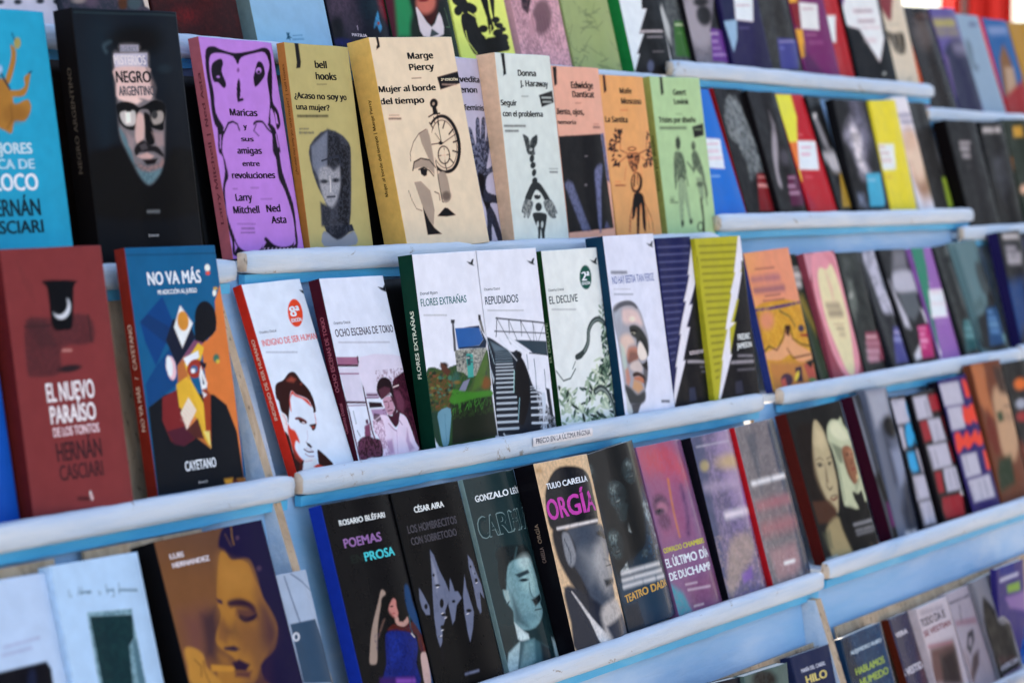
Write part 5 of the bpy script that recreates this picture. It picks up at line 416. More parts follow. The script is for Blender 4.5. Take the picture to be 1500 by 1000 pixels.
{"id":"c_ocho","label":"white book with plum spine and a purple photo of a man in white shirt","O":[2.1292,1.4872,1.197],"r":[0.2538,-0.0393,0.0026],"d":[0.129,0.208,0.014],"n":[87,211],"base":459,"sp":460,"st":[["Osamu Dazai",0.66,0.82,461],["OCHO ESCENAS DE TOKIO",0.2,0.6,461]],"curl":0,"gloss":0.35,"ops":[["P",423,1,2.2,[-1,348,177,358,159,390,0,384]],["L",424,1,0.9,10,[-10,385,158,395]],["P",425,1,1.5,[1,395,154,404,147,561,13,551]],["L",426,1,0.9,5,[0,422,148,431]],["L",424,1,0.9,10,[-40,362,-7,479,8,589,10,697,14,801]],["L",424,1,0.9,10,[167,358,162,473,158,584,157,688,181,806]],["L",424,1,0.9,9,[9,549,148,560]],["L",427,1,0.9,4,[8,564,148,572]],["S",428,1,2.2,[187,359,569,380,541,436,434,480,384,527,262,525,173,521]],["P",429,1,3.0,[174,518,272,525,283,548,175,541]],["L",424,1,0.9,6,[175,528,258,534]],["L",430,1,0.9,5,[161,540,263,547]],["P",431,1,2.2,[180,560,275,570,282,590,177,586]],["P",432,1,6,[184,594,303,600,300,633,245,645,190,630]],["L",433,1,0.9,4,[44,591,45,646]],["L",434,1,0.9,4,[42,678,53,701]],["S",435,1,4,[402,484,463,459,545,439,558,460,548,550,563,631,547,721,553,812,491,806,475,715,441,644,389,618,381,561]],["N",436,0.8,8.2,[280,429,703,812],0.5],["P",437,0.7,10,[396,523,445,532,465,584,435,632,394,607]],["L",438,1,0.9,5,[397,509,446,503]],["S",439,1,3.0,[262,513,294,471,344,460,384,477,391,511,387,544,385,589,377,572,362,531,314,548,281,554]],["P",440,0.8,6,[277,512,328,501,369,512,357,542,281,554]],["S",441,1,4,[296,555,355,548,374,577,364,616,337,630,309,625,296,594]],["S",442,1,5,[357,542,397,573,384,617,348,642,345,625,374,600]],["L",424,1,2.2,4,[300,569,324,569]],["L",424,1,2.2,4,[347,568,368,567]],["C",443,1,3.0,4,[333,571,330,591,320,596]],["L",424,1,3.0,4,[315,611,349,610]],["S",424,1,4,[303,628,340,636,399,618,394,657,351,687,327,669]],["S",444,1,4,[190,630,253,624,300,633,322,668,345,701,377,673,403,635,449,650,470,703,486,766,500,804,364,809,206,807,208,736,172,689]],["C",445,1,3.0,4,[297,666,327,694,349,704]],["L",446,1,3.0,4,[384,656,405,681]],["P",447,0.8,12,[257,741,299,739,295,800,262,805,254,774]],["P",448,0.6,10,[439,700,437,756,465,793,417,805,407,754]],["L",449,1,4,3.0,[348,707,320,802]],["P",450,0.8,4,[202,612,244,620,250,646,211,654,188,635]],["L",451,1,0.9,4,[201,642,246,629]],["P",452,1,6,[108,662,150,654,139,708,102,727,91,704]],["S",453,1,4,[28,726,110,706,154,721,208,736,197,804,103,801,22,805]],["N",454,0.85,7.4,[-7,647,253,823],0.5],["P",455,1,4,[123,636,143,635,141,654,121,652]],["P",416,1,2.3,[450,50,494,56,519,39,538,37,516,64,527,77,497,72,472,64]],["L",456,0.7,4,6,[45,285,65,286]],["L",456,0.7,4,6,[70,287,98,288]],["L",456,0.7,4,6,[102,288,119,289]],["L",456,0.7,4,6,[125,289,154,291]],["L",456,0.7,4,6,[161,291,188,293]],["L",456,0.7,4,6,[195,293,217,294]],["L",456,0.7,4,6,[224,294,250,296]],["L",456,0.7,4,6,[255,296,267,297]],["L",456,0.7,4,6,[274,297,285,297]],["L",456,0.7,4,6,[289,298,319,299]],["L",456,0.7,4,6,[326,300,343,300]],["L",456,0.7,4,6,[350,301,361,301]],["L",456,0.7,4,6,[367,302,386,303]],["L",456,0.7,4,6,[392,303,403,303]],["L",456,0.7,4,6,[407,304,436,305]],["L",456,0.7,4,6,[443,305,447,306]]],"tx":[["Osamu Dazai",37,206,169,15,457,0,0],["OCHO ESCENAS DE TOKIO",32,261,504,34,458,0,-1]],"row":"MC"},
{"id":"c_flores","label":"white book with dark green spine and a stone cottage on a green hillside","O":[2.2738,1.4822,1.197],"r":[0.1406,-0.0052,0.0085],"d":[0.1346,0.2265,0.019],"n":[87,224],"base":504,"sp":505,"st":[["FLORES EXTRAÑAS",0.28,0.62,506]],"curl":0,"gloss":0.35,"ops":[["S",462,1,4,[3,529,56,516,115,531,179,529,246,520,340,505,535,469,517,660,484,912,24,873,-17,617]],["N",463,0.7,8.6,[-23,503,545,688],0.5],["N",464,0.6,13.7,[-39,503,220,729],0.5],["P",465,1,6,[405,566,535,469,530,633,489,665,305,657]],["E",466,1,19,[479,621,45,4,-7,28]],["S",467,1,9,[47,553,126,539,181,577,178,646,134,725,47,718,26,647]],["N",468,0.8,8.6,[10,553,197,728],0.5],["P",469,0.6,13,[194,578,254,541,270,584,211,614]],["P",470,1,1.9,[264,451,537,459,470,515,402,580,335,582,302,559,252,548,255,451]],["N",471,0.9,4.1,[237,444,497,585],0.5],["P",472,1,1.9,[278,351,480,359,507,418,461,443,282,447]],["P",473,1,1.9,[482,352,538,427,524,458,288,449,290,442,461,443,507,418]],["P",474,1,2.8,[350,352,482,351,486,363]],["P",475,1,2.8,[259,325,275,326,268,452,247,457]],["P",476,1,1.9,[253,310,284,312,280,328,252,327]],["P",477,1,2.8,[486,324,512,326,532,398,503,375]],["P",476,1,1.9,[488,300,510,302,509,327,483,326]],["P",478,1,1.9,[337,474,394,474,377,585,332,585]],["P",479,1,1.9,[345,485,371,485,366,528,340,528]],["P",480,1,4,[292,600,347,590,293,650,228,654]],["P",481,1,8,[195,627,383,660,523,660,523,689,167,694]],["P",482,1,9,[184,674,524,685,533,875,137,877]],["N",483,0.7,10.3,[172,647,540,760],0.5],["S",481,1,8,[175,660,384,656,529,664,525,682,377,684,192,696]],["P",484,1,11,[-14,712,59,719,38,868,4,850]],["S",485,1,4,[52,722,160,714,124,835,99,877,59,875,49,793]],["L",486,1,1.1,2.8,[106,737,91,866]],["E",487,1,8,[150,516,33,2,-3,15]],["P",488,1,5,[123,498,144,505,201,544,172,563,126,539]],["L",489,0.7,4,6,[35,277,47,278]],["L",489,0.7,4,6,[54,278,79,280]],["L",489,0.7,4,6,[84,280,97,281]],["L",489,0.7,4,6,[103,281,122,282]],["L",489,0.7,4,6,[126,282,146,283]],["L",489,0.7,4,6,[151,284,161,284]],["L",489,0.7,4,6,[166,284,181,285]],["L",489,0.7,4,6,[186,285,203,286]],["L",489,0.7,4,6,[210,287,224,288]],["P",490,1,2.3,[441,48,477,53,496,39,511,38,497,60,508,70,482,66,461,60]],["E",491,0.8,4,[56,544,9,6,-8,3]],["E",491,0.8,4,[31,556,15,0,0,6]],["E",392,0.8,4,[77,633,12,6,-7,4]],["E",392,0.8,4,[172,627,12,-6,10,6]],["E",492,0.8,4,[119,554,10,3,-7,7]],["E",491,0.8,4,[142,629,11,-5,9,6]],["E",493,0.8,4,[53,694,18,-2,2,4]],["E",492,0.8,4,[25,673,12,-7,10,5]],["E",492,0.8,4,[54,680,12,-2,5,8]],["E",494,0.8,4,[89,566,8,-4,6,3]],["E",494,0.8,4,[30,609,16,0,0,7]],["E",392,0.8,4,[122,568,16,5,-5,5]],["E",494,0.8,4,[24,638,12,-4,6,6]],["E",491,0.8,4,[186,621,14,4,-7,6]],["E",491,0.8,4,[165,697,10,-7,8,4]],["E",495,0.8,4,[171,600,14,7,-6,4]],["E",495,0.8,4,[117,699,14,1,-1,6]],["E",491,0.8,4,[44,633,15,-2,3,6]],["E",491,0.8,4,[13,674,11,-3,5,5]],["E",392,0.8,4,[55,611,9,1,-1,5]],["E",392,0.8,4,[180,608,11,-2,4,6]],["E",492,0.8,4,[168,574,13,3,-4,5]],["E",392,0.8,4,[84,652,12,0,0,6]],["E",491,0.8,4,[-8,682,11,-1,2,6]],["E",491,0.8,4,[63,545,12,-7,9,5]],["E",495,0.8,4,[181,573,9,6,-8,3]],["E",491,0.8,4,[150,645,9,-4,8,6]],["E",493,0.8,4,[60,557,15,5,-6,5]],["E",495,0.8,4,[147,567,10,-7,8,3]],["E",392,0.8,4,[188,570,12,5,-8,6]],["E",491,0.8,4,[110,566,16,1,-1,7]],["E",493,0.8,4,[14,631,11,6,-6,3]],["E",492,0.8,4,[92,640,18,-1,1,4]],["E",493,0.8,4,[29,541,7,5,-11,5]],["E",494,0.8,4,[179,638,17,-3,3,4]],["E",392,0.8,4,[181,577,12,-1,2,7]],["E",493,0.8,4,[105,638,7,5,-7,3]],["E",392,0.8,4,[5,638,16,-3,3,4]],["E",392,0.8,4,[188,580,5,6,-10,2]],["E",492,0.8,4,[98,675,8,3,-7,7]],["E",491,0.8,4,[107,581,15,0,0,6]],["E",495,0.8,4,[49,668,10,5,-5,3]],["E",494,0.8,4,[82,604,12,7,-7,3]],["E",392,0.8,4,[94,619,16,2,-2,5]],["E",392,0.8,4,[104,567,12,7,-10,5]],["E",392,0.8,4,[121,648,10,3,-5,4]],["L",496,0.6,1.1,5,[363,692,360,702]],["L",496,0.6,1.1,5,[397,710,408,738]],["L",496,0.6,1.1,5,[433,712,414,738]],["L",496,0.6,1.1,5,[344,683,340,701]],["L",496,0.6,1.1,5,[242,696,226,720]],["L",496,0.6,1.1,5,[469,692,473,709]],["L",496,0.6,1.1,5,[205,713,195,736]],["L",496,0.6,1.1,5,[353,709,368,721]],["L",496,0.6,1.1,5,[250,703,236,715]],["L",496,0.6,1.1,5,[301,707,277,733]],["L",496,0.6,1.1,5,[381,693,359,708]],["L",496,0.6,1.1,5,[311,710,307,729]],["L",496,0.6,1.1,5,[501,704,499,723]],["L",496,0.6,1.1,5,[191,715,174,743]],["L",496,0.6,1.1,5,[229,693,237,713]],["L",496,0.6,1.1,5,[244,699,245,715]],["L",496,0.6,1.1,5,[324,699,307,724]],["L",496,0.6,1.1,5,[395,691,397,712]],["L",496,0.6,1.1,5,[241,716,230,741]],["L",496,0.6,1.1,5,[211,675,194,702]],["L",496,0.6,1.1,5,[367,686,355,701]],["L",496,0.6,1.1,5,[456,691,436,708]],["L",496,0.6,1.1,5,[395,706,375,718]],["L",496,0.6,1.1,5,[364,719,355,746]],["L",496,0.6,1.1,5,[252,681,230,702]],["L",496,0.6,1.1,5,[319,695,296,715]],["L",496,0.6,1.1,5,[190,714,169,728]],["L",496,0.6,1.1,5,[333,707,326,720]],["L",496,0.6,1.1,5,[417,681,409,699]],["L",496,0.6,1.1,5,[239,714,244,735]],["L",496,0.6,1.1,5,[328,704,322,720]],["L",496,0.6,1.1,5,[278,682,276,701]],["L",496,0.6,1.1,5,[468,714,462,725]],["L",496,0.6,1.1,5,[422,710,405,725]],["E",497,1,1.9,[374,475,8,1,-1,3]],["E",497,1,1.9,[347,528,8,1,-1,3]],["E",497,1,1.9,[378,498,8,1,-1,3]],["E",471,1,1.9,[335,477,8,1,-1,3]],["E",497,1,1.9,[452,490,8,1,-1,3]],["E",471,1,1.9,[337,468,8,1,-1,3]],["E",497,1,1.9,[266,503,8,1,-1,3]],["E",497,1,1.9,[283,488,8,1,-1,3]],["E",497,1,1.9,[440,501,8,1,-1,3]],["E",471,1,1.9,[262,506,8,1,-1,3]],["E",471,1,1.9,[321,482,8,1,-1,3]],["E",498,1,1.9,[355,495,8,1,-1,3]],["E",497,1,1.9,[423,479,8,1,-1,3]],["E",471,1,1.9,[309,486,8,1,-1,3]],["E",471,1,1.9,[277,488,8,1,-1,3]],["E",497,1,1.9,[260,522,8,1,-1,3]],["E",498,1,1.9,[341,493,8,1,-1,3]],["E",498,1,1.9,[391,477,8,1,-1,3]],["E",497,1,1.9,[414,500,8,1,-1,3]],["E",471,1,1.9,[418,507,8,1,-1,3]],["E",471,1,1.9,[280,523,8,1,-1,3]],["E",497,1,1.9,[303,485,8,1,-1,3]],["E",471,1,1.9,[311,510,8,1,-1,3]],["E",498,1,1.9,[415,512,8,1,-1,3]],["E",497,1,1.9,[342,489,8,1,-1,3]],["E",498,1,1.9,[412,487,8,1,-1,3]],["E",497,1,1.9,[314,466,8,1,-1,3]],["E",497,1,1.9,[434,524,8,1,-1,3]],["E",471,1,1.9,[326,473,8,1,-1,3]],["E",471,1,1.9,[376,515,8,1,-1,3]],["E",499,0.6,15,[482,623,40,3,-6,24]],["E",500,0.7,8,[240,599,28,2,-2,8]],["P",501,0.7,13,[403,573,518,482,520,532,444,626,345,653]]],"tx":[["Donal Ryan",26,186,170,16,502,0,0],["FLORES EXTRAÑAS",22,237,396,34,503,0,-1]],"row":"MC"},
{"id":"c_repud","label":"white book with a figure climbing iron stairs under a footbridge","O":[2.4096,1.4833,1.197],"r":[0.1334,-0.0045,0.0024],"d":[0.1355,0.2275,0.0179],"n":[81,216],"base":504,"sp":504,"st":[],"curl":0,"gloss":0.35,"ops":[["S",507,1,4,[-11,413,50,423,200,490,257,486,291,524,332,592,359,660,406,707,525,820,534,880,4,879,-5,676,-14,469]],["P",508,1,10,[22,429,175,481,51,481]],["L",509,0.9,2.0,3,[57,484,193,491]],["L",509,0.9,2.0,3,[57,490,196,497]],["L",509,0.9,2.0,4,[57,497,199,504]],["L",509,0.9,2.0,4,[56,506,201,513]],["L",509,0.9,2.0,5,[55,516,203,523]],["L",509,0.9,2.0,5,[53,528,204,535]],["L",510,0.9,2.0,6,[51,541,205,548]],["L",510,0.9,2.0,6,[49,556,206,563]],["L",510,0.9,2.0,7,[47,572,207,579]],["L",510,0.9,2.0,7,[44,589,207,597]],["L",510,0.9,2.0,8,[41,608,207,616]],["L",510,0.9,2.0,8,[37,629,207,637]],["L",510,0.9,2.0,8,[34,651,206,659]],["L",510,0.9,2.0,9,[30,674,205,683]],["L",510,0.9,2.0,9,[25,699,203,708]],["L",510,0.9,2.0,10,[20,725,201,735]],["L",510,0.9,2.0,10,[15,753,199,763]],["L",510,0.9,2.0,11,[10,782,197,793]],["L",510,0.9,2.0,11,[4,813,194,824]],["L",510,0.9,2.0,12,[-2,845,191,856]],["L",511,1,2.0,4,[336,669,414,673]],["L",511,1,2.0,5,[336,680,424,685]],["L",511,1,2.0,6,[336,696,433,701]],["L",511,1,2.0,7,[334,716,441,722]],["L",511,1,2.0,8,[331,741,449,748]],["L",511,1,2.0,9,[327,771,455,779]],["L",511,1,2.0,10,[322,805,460,814]],["L",511,1,2.0,11,[317,843,464,854]],["S",512,1,4,[236,550,268,530,302,536,330,600,329,701,288,786,233,846,198,814,208,707,187,676]],["E",512,1,3,[273,509,22,1,-4,17]],["L",513,1,3,7,[210,584,185,683]],["L",514,1,3,7,[231,716,198,814]],["S",515,1,3,[434,710,470,712,464,771,411,876,429,893,461,844,425,878,428,768]],["N",516,0.9,9.1,[388,687,554,892],0.45],["P",507,1,4,[484,684,518,694,525,820,497,818,485,743]],["P",517,1,4,[247,436,542,459,541,529,394,509,369,493]],["L",507,1,1.2,7,[99,324,548,370]],["L",507,1,1.2,5,[75,385,551,421]],["L",507,1,1.2,6,[108,323,83,411]],["L",507,1,1.2,5,[214,335,206,403]],["L",507,1,1.2,5,[319,345,314,420]],["L",507,1,1.2,4,[428,357,421,452]],["L",507,1,1.2,4,[112,330,208,454]],["L",507,1,1.2,4,[213,339,268,436]],["L",507,1,1.2,4,[322,351,392,450]],["L",507,1,1.2,3,[427,360,449,453]],["L",507,1,1.2,3,[541,370,463,454]],["L",518,1,1.2,6,[189,417,365,511]],["L",518,1,1.2,5,[106,419,246,536]],["L",518,1,1.2,5,[174,423,296,503]],["L",507,1,1.2,5,[365,507,541,527]],["L",519,1,1.2,5,[339,513,336,585]],["L",520,1,1.2,5,[401,539,394,684]],["L",520,1,1.2,5,[489,596,482,691]],["L",521,1,1.2,5,[-2,413,39,537]],["P",522,1,3,[-11,519,23,607,11,635]],["L",507,1,1.2,4,[335,673,434,710]],["L",489,0.7,4,6,[35,284,63,286]],["L",489,0.7,4,6,[68,286,98,287]],["L",489,0.7,4,6,[104,288,130,289]],["L",489,0.7,4,6,[134,289,150,290]],["L",489,0.7,4,6,[156,290,187,291]],["L",489,0.7,4,6,[193,292,210,293]],["L",489,0.7,4,6,[218,293,242,294]],["L",489,0.7,4,6,[248,294,261,295]],["L",489,0.7,4,6,[266,295,293,296]],["L",489,0.7,4,6,[299,297,326,298]],["L",489,0.7,4,6,[333,298,355,299]],["P",490,1,2.4,[441,60,481,66,501,51,517,50,502,73,514,83,486,79,463,73]],["L",523,1,1.9,8,[51,871,69,888]],["L",523,0.6,6,8,[74,882,115,886]],["L",523,0.6,6,8,[121,887,135,888]]],"tx":[["Osamu Dazai",23,191,166,15,502,0,0],["REPUDIADOS",20,257,320,38,524,0,-1]],"row":"MC"},
